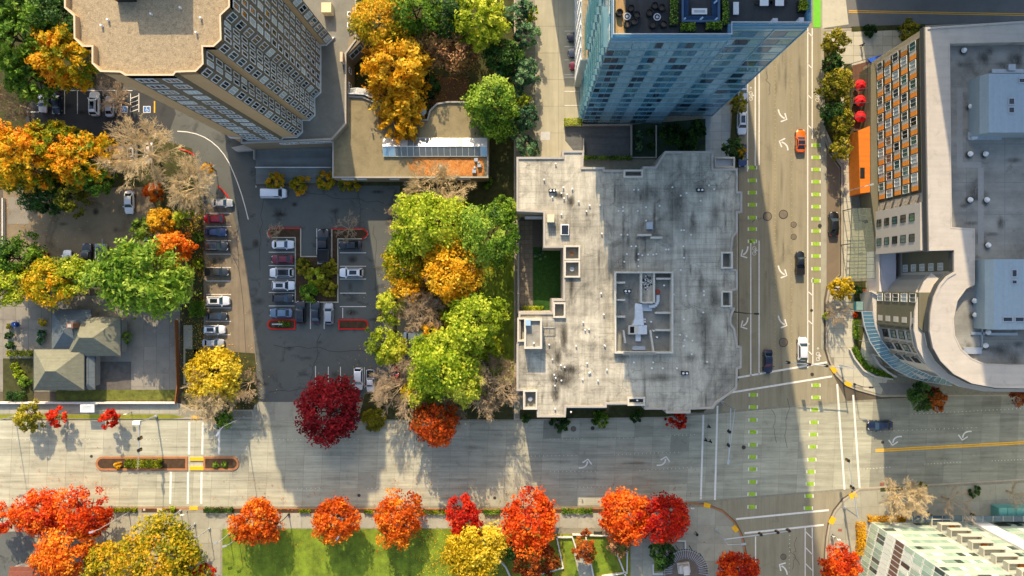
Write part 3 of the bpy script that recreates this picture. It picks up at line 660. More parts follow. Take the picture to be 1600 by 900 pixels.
for i in range(N_):
    x0 = r[0] + (r[2] - r[0]) * i / N_ + .05; x1 = r[0] + (r[2] - r[0]) * (i + 1) / N_ - .05
    for s_, y in ((0, r[1]), (1, r[3])):
        mt = m_blue_sk if (s_ == 0 and i in (0, 1, 16)) else (m_lite_sk if (s_ == 1 and (i < 4 or i > 12)) else m_sky)
        MB().add([(x0, y, ZL + .12), (x1, y, ZL + .12), (x1, yr, ZL + .84), (x0, yr, ZL + .84), (x0, y, ZL + .09), (x1, y, ZL + .09), (x1, yr, ZL + .81), (x0, yr, ZL + .81)], [(0, 1, 2, 3) if s_ == 0 else (3, 2, 1, 0), (7, 6, 5, 4) if s_ == 0 else (4, 5, 6, 7)]).build("skylight_pane", mt, low)
arc_o = [(544, 138), (558, 137), (574, 139), (589, 144), (602, 152), (613, 163), (622, 176)]; arc_i = [(544, 147), (556, 147), (569, 148), (582, 153), (593, 161), (602, 171), (610, 182)]
af = MB(); O, I = pl(arc_o, ZL), pl(arc_i, ZL); af.ribbon(O, .12, ZL - .9, ZL - .2); af.ribbon(I, .12, ZL - .4, ZL + .35)
for o_, i_ in zip(O, I): af.tube((*o_, ZL - .2), (*i_, ZL + .35), .06, n=4)
af.build("curved_skylight_frame", m_frame, low)
for k in range(6): MB().add([(*O[k], ZL - .22), (*O[k + 1], ZL - .22), (*I[k + 1], ZL + .3), (*I[k], ZL + .3)], [(3, 2, 1, 0)]).build("skylight_pane", m_sky, low)
oc = xy(656, 173, ZL); of = MB(); og = []
for k in range(8):
    a0, a1 = R_(45 * k + 22), R_(45 * k + 67); p0 = (oc[0] + 1.25 * math.cos(a0), oc[1] + 1.25 * math.sin(a0)); p1 = (oc[0] + 1.25 * math.cos(a1), oc[1] + 1.25 * math.sin(a1))
    of.tube((*p0, ZL), (oc[0], oc[1], ZL + .9), .05, n=4); of.tube((*p0, ZL), (*p1, ZL), .06, n=4)
    MB().add([(*p0, ZL - .02), (*p1, ZL - .02), (oc[0], oc[1], ZL + .88)], [(0, 1, 2)]).build("skylight_pane", M("grey_dome_glass", (150, 165, 170), .2, var=.2, spec=.8), low)
of.build("dome_skylight_frame", m_met, low)
MB().cyl(oc, 1.2, 0, ZL - .02, 8).build("dome_drum", m_taupe, low)
for px, py, rr in ((689, 262, .35), (748, 255, .2), (742, 263, .25), (582, 208, .12)):
    v = MB().cyl(xy(px, py, ZL), rr, ZL - .35, ZL + .35, 12); v.cyl(xy(px, py, ZL), rr * 1.25, ZL + .35, ZL + .5, 12, r1=rr * .5); v.build("roof_vent", m_met, low)
for px, py in ((744, 250), (749, 259), (741, 268)):
    c = xy(px, py, ZL); MB().box(c[0] - .35, c[1] - .3, ZL - .35, c[0] + .35, c[1] + .3, ZL + .35).build("roof_unit", m_met, low)

# ---------------------------------------------------------------- blue glass tower
ZG = 49.0; FLO = 47.7
gx0, gx1, gx2 = 10.9, 26.1, 36.15; gy0, gy1, gyN = 31.7, 33.2, 57.
gt = thing("glass_tower", "blue glass residential tower with furnished roof terrace", "tower", (23, 40, 0))
m_gwall = M("blue_mullion_metal", (104, 140, 152), .4, .3, var=.06, scale=.5); m_gsp = M("blue_spandrel_glass", (134, 180, 200), .10, .4, var=.14, scale=.3, spec=.9, rnd=.1)
m_g1 = glass_mat("deep_blue_glass", (48, 102, 130), rnd=.4); m_g2 = glass_mat("teal_glass", (104, 164, 184), .04, .5, rnd=.25); m_g3 = glass_mat("dark_blue_glass", (22, 48, 68), rnd=.3); m_gl = M("pale_blue_panel", (146, 188, 206), .12, .35, var=.1, scale=.4, spec=.9, rnd=.08)  # tower glass colours lightened to carry the sky's blue reflection
fp = [(gx0, gy0), (gx1, gy0), (gx1, gy1), (gx2, gy1), (gx2, gyN), (gx0, gyN)]
MB().prism(fp, 0, FLO - .05, 0, 0).build("wall", m_gwall, gt)
MB().sheet(inset(fp, .25), FLO - .03).build("terrace_floor", M("dark_terrace_deck", (64, 66, 66), .85, var=.12, streak=('y', .12, 3.), fine=.1), gt)
MB().sheet([(gx0 + .35, gy0 + .5), (gx0 + 1.9, gy0 + .5), (gx0 + 1.9, 44), (gx0 + .35, 44)], FLO - .02).build("timber_deck", M("tan_timber_deck", (178, 146, 96), .8, var=.1, streak=('y', .15, 4.)), gt)
MB().ring(fp, inset(fp, .28), FLO - .6, ZG - .5).build("parapet", M("blue_grey_parapet", (110, 150, 170), .35, .2, var=.1), gt)
MB().ring(inset(fp, .1), inset(fp, .17), ZG - .5, ZG + .5).build("glass_balustrade", clear_glass("balustrade_glass", (130, 175, 195), .45), gt)
MB().ring(inset(fp, .08), inset(fp, .2), ZG + .5, ZG + .56).build("handrail", m_met, gt)
ROWS = 15; fh = (FLO - 1.2) / ROWS; pr = random.Random(4)
def glazing(x0, x1, y, ncol, patt, wide):
    cw = (x1 - x0) / ncol
    me = MB().box(-cw / 2 + .05, -.07, .05, cw / 2 - .05, 0, 2.05).mesh("glass_pane", m_g1)
    for rr in range(ROWS):
        z = 1.2 + rr * fh
        for cidx in range(ncol):
            t = patt[cidx]
            if t == 'b' and rr < ROWS - 1: mt = pr.choice((m_g3, m_g3, m_g1, m_g2))
            elif t == 'd': mt = pr.choice((m_g3, m_g1, m_g1, m_g2, m_g2))
            elif t == 'm': mt = pr.choice((m_g1, m_g2, m_g2, m_gl))
            else: mt = pr.choice((m_gl, m_gl, m_gsp))
            inst("glass_pane", me, gt, (x0 + cw * (cidx + .5), y, z), 0, mt)
        MB().box(x0 + .02, y - .05, z + 2.12, x1 - .02, y, z + fh - .05).build("spandrel_band", m_gsp, gt)
        MB().box(x0, y - .12, z + fh - .06, x1, y, z + fh + .02).build("floor_line", M("pale_blue_mullion", (136, 178, 196), .4, .3, var=.05), gt)
glazing(gx0, gx1, gy0, 15, "bbbllddlldddlll", False)
glazing(gx1 + .1, gx2, gy1, 5, "mdldm", True)
# vertical fins
for x, y in ((gx0 + 3.1, gy0), (gx0 + 5.1, gy0), (gx0 + 7.1, gy0), (gx1, gy0), (gx1 + 6, gy1), (gx2, gy1)): MB().box(x - .07, y - .18, .5, x + .07, y, FLO).build("vertical_fin", m_gsp, gt)
# balconies at the south-west corner
for rr in range(1, ROWS):
    z = 1.2 + rr * fh
    b = MB().box(gx0 - .9, gy0 + .1, z - .2, gx0, gy0 + 5.5, z).build("balcony", m_gwall, gt)
    MB().box(gx0 - .9, gy0 + .1, z, gx0 - .85, gy0 + 5.5, z + 1.0).build("balcony_glass", clear_glass("balcony_glass", (140, 185, 190), .35), b)
    b = MB().box(gx0 - .9, gy0 + 8, z - .2, gx0, gy0 + 14, z).build("balcony", m_gwall, gt)
    MB().box(gx0 - .9, gy0 + 8, z, gx0 - .85, gy0 + 14, z + 1.0).build("balcony_glass", clear_glass("balcony_glass", (140, 185, 190), .35), b)
wg = MB()                                                         # west glazing
for rr in range(ROWS):
    for k in range(22):
        y = gy0 + .3 + k * 1.14; z = 1.2 + rr * fh; wg.box(gx0 - .06, y, z + .1, gx0, y + 1.05, z + 2.2, pr.choice((0, 1, 2)))
wg.build("west_glazing", [M("pale_west_glass", (176, 190, 188), .12, .1, var=.15, spec=.9), m_g2, M("white_west_panel", (186, 196, 194), .4, var=.1)], gt, kind="stuff")
# low west wing
wing = MB().box(9.5, 38.8, 0, 10.8, 57, 17).build("low_wing", M("pale_wing_panel", (176, 186, 182), .4, .1, var=.12, scale=1.), gt)
MB().box(9.62, 38.95, 17, 10.7, 56.9, 17.06).build("wing_roof", m_gravel, wing)
MB().box(3.6, 64.5, 0, 9.3, 82, 17).build("north_wing", MATS["pale_wing_panel"], gt)
lv = MB()
for k in range(9): lv.box(9.35, 39 + k * 2.0, 1, 9.5, 39.25 + k * 2.0, 16.6)
for k in range(7): lv.box(9.38, 38.8, 2 + k * 2.2, 9.5, 57, 2.25 + k * 2.2)
lv.build("wing_mullions", m_frame, wing, kind="stuff")
# ground level beneath the tower: ramp, garden court
rp = MB().sheet(pl([(883, 197), (986, 195), (986, 250), (905, 247), (883, 220)]), .165).build("service_ramp", M("ramp_asphalt", (96, 98, 96), .85, var=.15, streak=('x', .25, .8), fine=.1)); tag(rp, kind="structure")
MB().ribbon(pl([(883, 197), (984, 196)]), .25, .0, .9).build("retaining_wall", m_bldg_conc, rp); MB().ribbon(pl([(985.5, 196), (985.5, 247)]), .3, .0, 1.).build("retaining_wall", m_bldg_conc, rp); MB().ribbon(pl([(911, 218), (911, 246)]), .22, .0, 1.3).build("retaining_wall", m_bldg_conc, rp)
gc = MB().prism(pl([(988, 195), (1102, 186), (1102, 252), (1024, 252), (1024, 246), (988, 246)]), .0, .2).build("garden_court", M("court_planting", (44, 62, 42), .95, var=.4, scale=.7, fine=.4)); tag(gc, kind="structure")
MB().ribbon(pl([(1024.5, 197), (1024.5, 248)]), .22, .1, .7).ribbon(pl([(988, 247), (1024, 247)]), .22, .1, .7).build("court_wall", m_bldg_conc, gc)

# ---------------------------------------------------------------- off-picture towers whose shadows fall into view
for nm, x0, x1, y0, y1, zt, lab in (("office_tower", 9.2, 36.2, 58.2, 84, 92, "dark office tower just beyond the top edge, behind the blue glass tower"), ("office_tower", 61.4, 108, 75, 100, 83, "pale office tower beyond the top right corner, behind the hotel")):
    ot = thing(nm, lab, "tower", ((x0 + x1) / 2, (y0 + y1) / 2, 0)); MB().box(x0, y0, 0, x1, y1, zt).build("wall", m_gwall, ot)
    for k in range(int(zt / 3.5) - 1):
        MB().box(x0 + .3, y0 - .1, 1.5 + k * 3.5, x1 - .3, y0, 3.7 + k * 3.5).build("window_band", m_g1, ot)
    MB().ring([(x0, y0), (x1, y0), (x1, y1), (x0, y1)], inset([(x0, y0), (x1, y0), (x1, y1), (x0, y1)], .5), zt, zt + 1.).build("parapet", m_gwall, ot)
# ---------------------------------------------------------------- concrete block with the flat grey roof
ZC = 13.0
def roof_mat():
    m = bpy.data.materials.new("weathered_concrete_roof"); m.use_nodes = True; N = NT(m); b = N.n["Principled BSDF"]; b.inputs['Roughness'].default_value = .92
    c = lin((187, 181, 161))
    o = N.ramp(N.noise(N.pos(), .16, 6, .62, .4), [(.3, scl(c, .68)), (.5, c), (.68, scl(c, 1.12))])
    o = N.mix(1., o, N.ramp(N.noise(N.pos(), .055, 7, .7, .8), [(.42, G(.66)), (.54, G(1.03))]), 'MULTIPLY')
    o = N.mix(1., o, N.ramp(N.noise(N.pos((1, .12, 1)), .9, 5, .7), [(.3, G(.62)), (.6, G(1.08))]), 'MULTIPLY')
    o = N.mix(1., o, N.ramp(N.noise(N.pos(), 7., 3, .8), [(.3, G(.86)), (.7, G(1.08))]), 'MULTIPLY')
    for sc, off in (((.8, .8, .8), 0.), ((.8, .8, .8), math.pi / 2)):
        br = N.add("ShaderNodeTexBrick"); N.link(N.pos((1, 1, 0), off), br.inputs[0]); br.inputs['Scale'].default_value = 1.
        br.inputs['Brick Width'].default_value = 5.6 if off == 0 else 8.3; br.inputs['Row Height'].default_value = 1.05 if off == 0 else 2.6
        br.inputs['Mortar Size'].default_value = .035; br.inputs['Color1'].default_value = (1, 1, 1, 1); br.inputs['Color2'].default_value = (.93, .93, .93, 1); br.inputs['Mortar'].default_value = (.70, .69, .65, 1)
        msk = N.ramp(N.noise(N.pos(), .11 + .06 * off, 3, .6), [(.42, G(0)), (.56, G(1))])
        o = N.mix(1., o, N.mix(msk, (1, 1, 1), br.outputs[0]), 'MULTIPLY')
    o = N.mix(1., o, N.ramp(N.noise(N.pos(), .23, 7, .72, 1.2), [(.52, G(1)), (.72, G(.46))]), 'MULTIPLY')
    vo = N.add('ShaderNodeTexVoronoi'); vo.feature = 'DISTANCE_TO_EDGE'; vo.inputs['Scale'].default_value = .13
    wv = N.add('ShaderNodeVectorMath'); wv.operation = 'ADD'; N.link(N.pos(), wv.inputs[0]); nz = N.add('ShaderNodeTexNoise'); nz.inputs['Scale'].default_value = .5; nz.inputs['Detail'].default_value = 5; N.link(N.pos(), nz.inputs['Vector']); sc_ = N.add('ShaderNodeVectorMath'); sc_.operation = 'SCALE'; sc_.inputs['Scale'].default_value = 3.; N.link(nz.outputs['Color'], sc_.inputs[0]); N.link(sc_.outputs[0], wv.inputs[1]); N.link(wv.outputs[0], vo.inputs['Vector'])
    ck = N.ramp(vo.outputs['Distance'], [(.0, G(.62)), (.012, G(1))]); km = N.ramp(N.noise(N.pos(), .2, 2, .5), [(.45, G(0)), (.55, G(1))]); o = N.mix(1., o, N.mix(km, (1, 1, 1), ck), 'MULTIPLY')
    o = N.mix(1., o, N.ramp(N.noise(N.pos((.12, 1, 1)), .7, 6, .75, .5), [(.5, G(1)), (.75, G(.6))]), 'MULTIPLY')
    N.link(o, b.inputs['Base Color']); bn = N.add("ShaderNodeBump"); bn.inputs['Strength'].default_value = .25; bn.inputs['Distance'].default_value = .04
    N.link(N.noise(N.pos(), 12., 3, .7), bn.inputs['Height']); N.link(bn.outputs[0], b.inputs['Normal']); return m
m_roof = roof_mat()
def stain_mat(nm="water_stain", top=.8):
    m = bpy.data.materials.new(nm); m.use_nodes = True; N = NT(m); b = N.n["Principled BSDF"]; b.inputs['Roughness'].default_value = .9
    b.inputs['Base Color'].default_value = (*lin((58, 54, 46)), 1)
    tc = N.add("ShaderNodeTexCoord"); mp = N.add("ShaderNodeMapping"); mp.inputs['Location'].default_value = (-1, -1, 0); mp.inputs['Scale'].default_value = (2, 2, 0)
    N.link(tc.outputs['Generated'], mp.inputs[0]); gr = N.add("ShaderNodeTexGradient"); gr.gradient_type = 'SPHERICAL'; N.link(mp.outputs[0], gr.inputs[0])
    ns = N.noise(N.pos((1, .45, 1)), 1.3, 7, .8, 1.2); mu = N.add("ShaderNodeMath"); mu.operation = 'MULTIPLY'; N.link(gr.outputs['Fac'], mu.inputs[0]); N.link(ns, mu.inputs[1])
    f = N.ramp(mu.outputs[0], [(.12, G(0)), (.5, G(top))])
    t = N.add("ShaderNodeBsdfTransparent"); mx = N.add("ShaderNodeMixShader"); N.link(f, mx.inputs[0]); N.link(t.outputs[0], mx.inputs[1]); N.link(b.outputs[0], mx.inputs[2]); N.link(mx.outputs[0], N.n["Material Output"].inputs[0])
    return m
m_stain = stain_mat(); m_stain_f = stain_mat("faint_stain", .42); m_stain_v = stain_mat("tyre_film", .2); m_stain_b = stain_mat("broad_stain", .6)
cp = [(807, 245), (878, 245), (878, 235), (913, 235), (911, 261), (945, 261), (945, 265), (973, 265), (1004, 265), (1004, 260), (1024, 260), (1039, 236), (1115, 236), (1115, 263), (1153, 263), (1153, 299), (1160, 299), (1160, 332), (1153, 333), (1153, 362),
      (1146, 372), (1144, 393), (1144, 420), (1153, 421), (1153, 453), (1143, 455), (1143, 480), (1149, 481), (1143, 496), (1143, 505), (1149, 514), (1153, 540), (1159, 541), (1159, 575), (1153, 577), (1152, 607), (1140, 617), (1120, 630), (1115, 639), (1079, 640), (1079, 646), (1041, 646), (1040, 640), (1007, 640), (1007, 632), (948, 632), (948, 637), (885, 637), (884, 652), (839, 652), (839, 639), (818, 639), (818, 611), (807, 611), (807, 538), (810, 533), (810, 488), (862, 488), (862, 467), (880, 467), (880, 387), (849, 387), (849, 332), (807, 330)]
P = ccw(pl(cp, ZC))
cb = thing("concrete_apartment_block", "sprawling grey concrete block with a stained flat roof in the middle", "building", (20, 0, 0))
mb = MB(); n = len(P)
for i in range(n):
    a, b = P[i], P[(i + 1) % n]; mb.add([(a[0], a[1], 0), (b[0], b[1], 0), (b[0], b[1], ZC - .06), (a[0], a[1], ZC - .06)], [(0, 1, 2, 3)])
mb.build("wall", m_bldg_conc, cb)
holes = [(884, 386, 904, 404), (884, 410, 904, 431), (867, 475, 881, 494), (820, 612, 837, 637), (977, 268, 1002, 275), (983, 623, 1005, 631), (1129, 396, 1142, 417), (1129, 457, 1141, 477), (962, 427, 1048, 549), (811, 499, 819, 531)]
hr = [rect_px(*h, ZC) for h in holes]
mb = MB()
for q in roof_pieces(P, hr): mb.sheet(q, ZC - .25)
mb.build("roof", m_roof, cb)
MB().ring(P, inset(P, .38), ZC - .3, ZC).build("parapet", m_bldg_conc, cb)
m_wellf = M("well_floor", (146, 144, 132), .9, var=.25, scale=.7, fine=.2, stain=(.3, .6))
for i, h in enumerate(hr):
    dz = 1.3 if i != 8 else 1.1; q = rpoly(h); w = MB().ring(inset(q, -.3), q, ZC - .3, ZC + (.25 if i != 8 else .9)); w.ring(inset(q, -.01), q, ZC - dz, ZC - .28)
    o = w.build("light_well" if i != 8 else "plant_well_wall", M("light_concrete_edge", (196, 190, 174), .85, var=.08, fine=.06) if i != 8 else M("plant_wall_concrete", (196, 191, 176), .85, var=.1, fine=.08), cb)
    MB().sheet(inset(q, -.01), ZC - dz + .01).build("well_floor", m_wellf, o)
    if i in (0, 1, 3):
        c = ((h[0] + h[2]) / 2, (h[1] + h[3]) / 2); t = MB().cyl(c, .4, ZC - dz + .65, ZC - dz + .7, 12); t.cyl(c, .06, ZC - dz, ZC - dz + .66, 6); t.build("patio_table", m_met if i else M("rust_tabletop", (140, 90, 60), .8), o)
# plant room inside the big well
h = hr[8]; zf = ZC - 1.1
def pb(x0, y0, x1, y1, z0, z1, nm, mt): r = rect_px(x0, y0, x1, y1, ZC - .5); return MB().box(r[0], r[1], z0, r[2], r[3], z1).build(nm, mt, cb)
m_pw = MATS["plant_wall_concrete"]; m_duct = M("duct_sheet_metal", (204, 208, 208), .4, .1, var=.1, scale=1.5)
for x0, y0, x1, y1 in ((962, 440, 976, 443), (962, 467, 976, 470), (962, 493, 976, 496), (1024, 434, 1047, 437), (1023, 487, 1047, 490), (1023, 514, 1047, 517)): pb(x0, y0, x1, y1, zf, ZC + .3, "partition_wall", m_pw)
for x0, y0, x1, y1 in ((999, 427, 1002, 473), (1019, 427, 1022, 473), (1002, 471, 1019, 474)): pb(x0, y0, x1, y1, zf, ZC + .5, "partition_wall", m_pw)
pb(1002, 427, 1019, 471, zf, ZC - .2, "shaft_roof", m_roof); MB().ribbon(pl([(974, 516), (977, 536)], ZC), .3, zf, ZC + .2).build("partition_wall", m_pw, cb); MB().ribbon(pl([(1016, 516), (1021, 549), (1021, 551)], ZC), .3, zf, ZC + .2).build("partition_wall", m_pw, cb)
pb(972, 549.8, 1022, 552.3, ZC - .24, ZC + .9, "screen_wall", m_pw); pb(988, 541, 1008, 547, zf, ZC - .3, "louvre_box", m_met)
d = MB(); dq = pl([(992, 474), (1003, 475), (1005, 497), (1006, 508), (988, 508), (992, 497)], ZC); d.prism(dq, ZC - 1.2, ZC + .2); d.build("air_duct", m_duct, cb)
pb(996, 508, 1010, 522, zf, ZC + .1, "air_handler", m_duct); pb(981, 508, 996, 522, zf, ZC + .2, "air_intake", m_pw); pb(983.5, 510, 990, 520, ZC - .1, ZC + .22, "intake_grille", M("black_opening", (14, 14, 14), .9, var=0))
pb(993, 522, 1001, 533, zf, ZC - .4, "fan_box", m_duct); pb(1004, 475, 1019, 486, zf, ZC - .7, "duct_plenum", m_duct)
MB().tube((*xy(1014, 479, ZC), ZC - .3), (*xy(1024, 478, ZC), ZC - .3), .35, n=10).tube((*xy(1024, 478, ZC), ZC - .3), (*xy(1028, 472, ZC), ZC - .3), .35, n=10).tube((*xy(1028, 472, ZC), ZC - .3), (*xy(1028.5, 461, ZC), ZC - .3), .35, n=10).build("round_duct", m_duct, cb)
MB().cyl(xy(1028.5, 456, ZC), .45, zf, ZC - .2, 12).build("red_fan_cowl", M("red_oxide_cowl", (150, 70, 56), .7, var=.2), cb)
for px, py in ((980, 453), (980, 458), (962, 524), (1008, 499), (1008, 503), (1018, 503), (1038, 446), (1027, 527), (1022, 517)): MB().cyl(xy(px, py, ZC), .17, zf, zf + .9, 8).build("vent_pipe", m_frame, cb)
rs = random.Random(8); rub = MB()
for k in range(60):
    c = xy(1010 + rs.gauss(0, 4), 440 + rs.gauss(0, 5), ZC); rub.obox(c, rs.uniform(0, 3), rs.uniform(.06, .18), rs.uniform(.05, .12), ZC - .2, ZC - .1 + rs.uniform(0, .1), rs.choice((0, 1)))
rub.build("roof_debris", [m_frame, m_dkmet], cb, kind="stuff")
# rooftop boxes and vents
def rb(x0, y0, x1, y1, hh, nm, mt, z0=ZC - .25): r = rect_px(x0, y0, x1, y1, ZC + hh * .9); return MB().box(r[0], r[1], z0, r[2], r[3], ZC + hh).build(nm, mt, cb)
rb(855, 335, 866, 347, 1.3, "roof_hatch", M("cream_metal_hatch", (206, 194, 164), .6, var=.06)); o = rb(876, 350, 889, 367, .5, "skylight_box", m_frame); r = rect_px(877.5, 352, 888, 366, ZC + .5); MB().box(r[0], r[1], ZC + .5, r[2], r[3], ZC + .53).build("skylight_pane", m_pane[0], o)
rb(1010, 347, 1020, 358, .5, "roof_unit", m_met); pbx = rect_px(996, 366, 1017, 369, ZC); MB().box(pbx[0], pbx[1], ZC - .25, pbx[2], pbx[3], ZC + .7).build("screen_wall", m_pw, cb); pbx = rect_px(1016, 370, 1034, 373, ZC); MB().box(pbx[0], pbx[1], ZC - .25, pbx[2], pbx[3], ZC + .7).build("screen_wall", m_pw, cb)
r = rect_px(819, 498, 847, 545, ZC + 2.6); q = rpoly(r); ph = MB().prism(q, ZC - .3, ZC + 2.2, 0, 1); ph.ring(q, inset(q, .35), ZC + 2.2, ZC + 2.7, 2); ph.build("penthouse", [m_bldg_conc, m_wellf, MATS["light_concrete_edge"]], cb)
c = xy(825, 504, ZC + 2.6); MB().box(c[0] - .45, c[1] - .5, ZC + 2.2, c[0] + .45, c[1] + .5, ZC + 3.2).build("roof_hatch", M("blue_grey_hatch", (150, 180, 200), .5, var=.05), cb); MB().cyl(xy(834, 536, ZC + 2.6), .16, ZC + 2.2, ZC + 2.9, 8).build("vent_pipe", m_frame, cb)
lad = MB()
for k in range(2): lad.tube((*xy(847, 500 + k * 12, ZC + .8), ZC + .8), (*xy(866, 500 + k * 12, ZC + .8), ZC + .8), .07, n=5)
for k in range(3): lad.tube((*xy(848 + k * 9, 500, ZC + .8), ZC + .8), (*xy(848 + k * 9, 512, ZC + .8), ZC + .8), .06, n=5)
lad.build("pipe_frame", m_met, cb)
vp = [(868, 256), (850, 281), (863, 298), (869, 298), (880, 293), (894, 295), (877, 302), (881, 310), (863, 308), (886, 304), (904, 315), (921, 321), (937, 321), (916, 330), (940, 365), (877, 335), (966, 330), (973, 330), (996, 330), (990, 297), (997, 297), (973, 324), (1009, 324), (1030, 322), (1050, 293), (1072, 302), (1063, 306), (1094, 314), (1107, 290), (1096, 297), (1115, 296), (1064, 360), (1068, 360), (1079, 367), (1040, 390), (1044, 390), (1067, 385), (1068, 403), (980, 367), (970, 367), (986, 385), (993, 385), (979, 397), (997, 397), (997, 406), (1003, 399), (1012, 398), (1020, 398), (1025, 397), (975, 409), (997, 416), (1063, 422), (1099, 455), (1099, 461), (1071, 462), (1098, 488), (1068, 499), (911, 503), (943, 491), (1050, 448), (1052, 460), (939, 458), (914, 515), (920, 514), (944, 539), (945, 540), (900, 540), (858, 538), (863, 561), (876, 570), (882, 573), (866, 585), (868, 590), (877, 594), (867, 602), (867, 638), (917, 567), (922, 581), (920, 582), (910, 592), (934, 594), (948, 577), (990, 566), (1020, 566), (1018, 575), (1035, 575), (1057, 575), (1062, 523), (1072, 525), (1069, 531), (1081, 532), (1068, 540), (1067, 541), (1080, 553), (1104, 565), (892, 643), (995, 625), (1009, 345)]
vme = MB(); vme.cyl((0, 0), .10, 0, .36, 8); vme.cyl((0, 0), .16, .36, .45, 8); vme = vme.mesh("vent_pipe", m_frame)
for px, py in vp: inst("vent_pipe", vme, cb, at(px, py, ZC - .25))
for px, py in ((863, 298), (1094, 297), (980, 455), (1070, 583)):
    c = xy(px, py, ZC); b = MB().box(c[0] - .65, c[1] - .32, ZC - .25, c[0] + .65, c[1] + .32, ZC + .25).build("fan_unit", m_dkmet, cb)
    for s_ in (-.32, .32): MB().cyl((c[0] + s_, c[1]), .2, ZC + .25, ZC + .36, 10).build("fan_cap", m_frame, b)
rs = random.Random(3)
for px, py, rx, ry, a in ((880, 588, 4.2, 2.6, -.5), (868, 612, 1.2, 3.4, .25), (882, 525, 1.1, 4.6, .1), (890, 577, 3.4, 1.6, .2), (872, 560, 1.0, 2.8, 0), (1085, 350, 1.0, 3.4, .15), (1095, 443, .9, 3., .2), (893, 452, .7, 3.6, .05), (892, 315, .8, 2.2, -.5), (884, 358, .9, 2., 0), (1010, 300, 4.5, 2.0, .3), (1060, 320, 3., 4., .3), (1100, 500, 2.4, 6., .1), (1080, 560, 2.2, 1.4, 0), (1030, 590, 5, 1.4, 0), (1120, 330, 2., 5., .1), (875, 306, 2.2, 1.2, 0), (1003, 372, 2.6, 1.0, 0), (975, 560, 1.4, 2, 0), (1115, 470, 1.4, 5, .1)):
    c = Vector(xy(px, py, ZC)); q = []
    for k in range(14):
        t = 2 * math.pi * k / 14; f = rs.uniform(.75, 1.1); x, y = rx * f * math.cos(t), ry * f * math.sin(t); q.append((c.x + x * math.cos(a) - y * math.sin(a), c.y + x * math.sin(a) + y * math.cos(a)))
    MB().sheet(q, ZC - .245 + .001 * rs.randint(0, 3)).build("water_stain", m_stain if px < 900 else m_stain_f, cb)
for k in range(34):
    px, py = rs.uniform(815, 1145), rs.uniform(270, 630); 
    if 955 < px < 1055 and 420 < py < 555: continue
    if px < 910 and py < 500: px += 100
    c = xy(px, py, ZC); rx, ry = rs.uniform(.2, .6), rs.uniform(1.6, 5.5)
    MB().sheet([(c[0] + rx * rs.uniform(.7, 1.1) * math.cos(t * .449), c[1] + ry * rs.uniform(.7, 1.1) * math.sin(t * .449)) for t in range(14)], ZC - .241 + .0007 * (k % 7)).build("water_stain", m_stain_f, cb)
# court on the west side
ct = MB().prism(pl([(809, 333), (880, 333), (880, 488), (809, 488)], 2.5), 0, 2.5).build("court_floor", M("court_paving", (104, 98, 88), .9, var=.15, scale=.6, fine=.15, rnd=.1), cb)
pave(pl([(812, 345), (832, 345), (832, 480), (812, 480)], 2.5), .9, .9, 2.5, 2.53, "paver", M("court_pavers", (132, 122, 104), .9, var=.15, rnd=.15, fine=.15), cb, org=xy(812, 345, 2.5))
MB().sheet(pl([(833, 386), (879, 386), (879, 486), (833, 486)], 2.5), 2.54).build("court_lawn", M("court_grass", (44, 82, 26), .95, var=.5, scale=1.6, fine=.6, bump=.8, bscale=12), cb)
MB().ribbon(pl([(810, 330), (810, 490)], 3.6), .35, 0, 3.6).build("court_garden_wall", m_bldg_conc, cb)
MB().box(*xy(820, 338, 8), 7., *xy(848, 342, 8), 7.8).build("stair_beam", m_frame, cb)
# small white terrace, north-east corner
r = rect_px(1115, 246, 1147, 263, 10); MB().box(r[0], r[1], 0, r[2], r[3], 9.6).build("terrace_deck", M("pale_terrace_membrane", (196, 200, 198), .7, var=.08, fine=.06), cb); MB().ring(rpoly(r), inset(rpoly(r), .3), 9.6, 10.6).build("terrace_wall", MATS["light_concrete_edge"], cb)
for y0, y1 in ((655, 640),): MB().box(*xy(885, 640, 6), 4.8, *xy(948, 633, 6), 5.0).build("lower_ledge", M("blue_ledge_glazing", (74, 96, 112), .2, var=.1), cb)

# ---------------------------------------------------------------- hotel with orange panels and curved corner
ZH = 22.0; ZD = 20.6
ho = thing("hotel", "pale roofed hotel with orange and grey panelled side and rounded corner", "hotel", (82, 10, 0))
m_hr = M("pale_roof_membrane", (184, 176, 162), .75, var=.10, scale=.3, fine=.06, stain=(.2, .5), streak=('x', .07, 1.)); m_hd = M("grey_roof_membrane", (140, 139, 130), .85, var=.3, scale=.18, fine=.14, stain=(.4, .35), streak=('x', .16, .5))
m_hw = M("white_render", (190, 184, 172), .8, var=.05, fine=.04); m_hg = M("olive_grey_panel", (108, 105, 84), .7, var=.06, streak=('y', .08, 2.)); m_hc = M("cream_panel", (206, 196, 168), .75, var=.05); m_ho = M("orange_panel", (242, 152, 60), .65, var=.06, rnd=.08); m_hgr = M("light_grey_panel", (196, 190, 176), .7, var=.05, rnd=.08); m_ledge = M("dark_roof_edge", (74, 78, 80), .6, .2, var=.08)
curve_o = [(1490, 425), (1478, 432), (1467, 445), (1458, 465), (1453, 490), (1452, 518), (1457, 543), (1469, 564), (1489, 584), (1518, 599), (1555, 606), (1620, 607)]
hp = [(1445, 43), (1449, 300), (1451, 392), (1490, 391)] + curve_o + [(1720, 607), (1720, 25)]
P = ccw(pl(hp, ZH)); W = inset(P, .5)
hin = [(1484, 68), (1487, 355), (1523, 357), (1523, 445), (1510, 451), (1496, 470), (1490, 498), (1492, 524), (1502, 545), (1519, 560), (1541, 569), (1620, 571), (1700, 571), (1700, 64)]
Pi = ccw(pl(hin, ZH))
MB().prism(W, 0, ZD, 0, 0).build("wall", m_hw, ho)
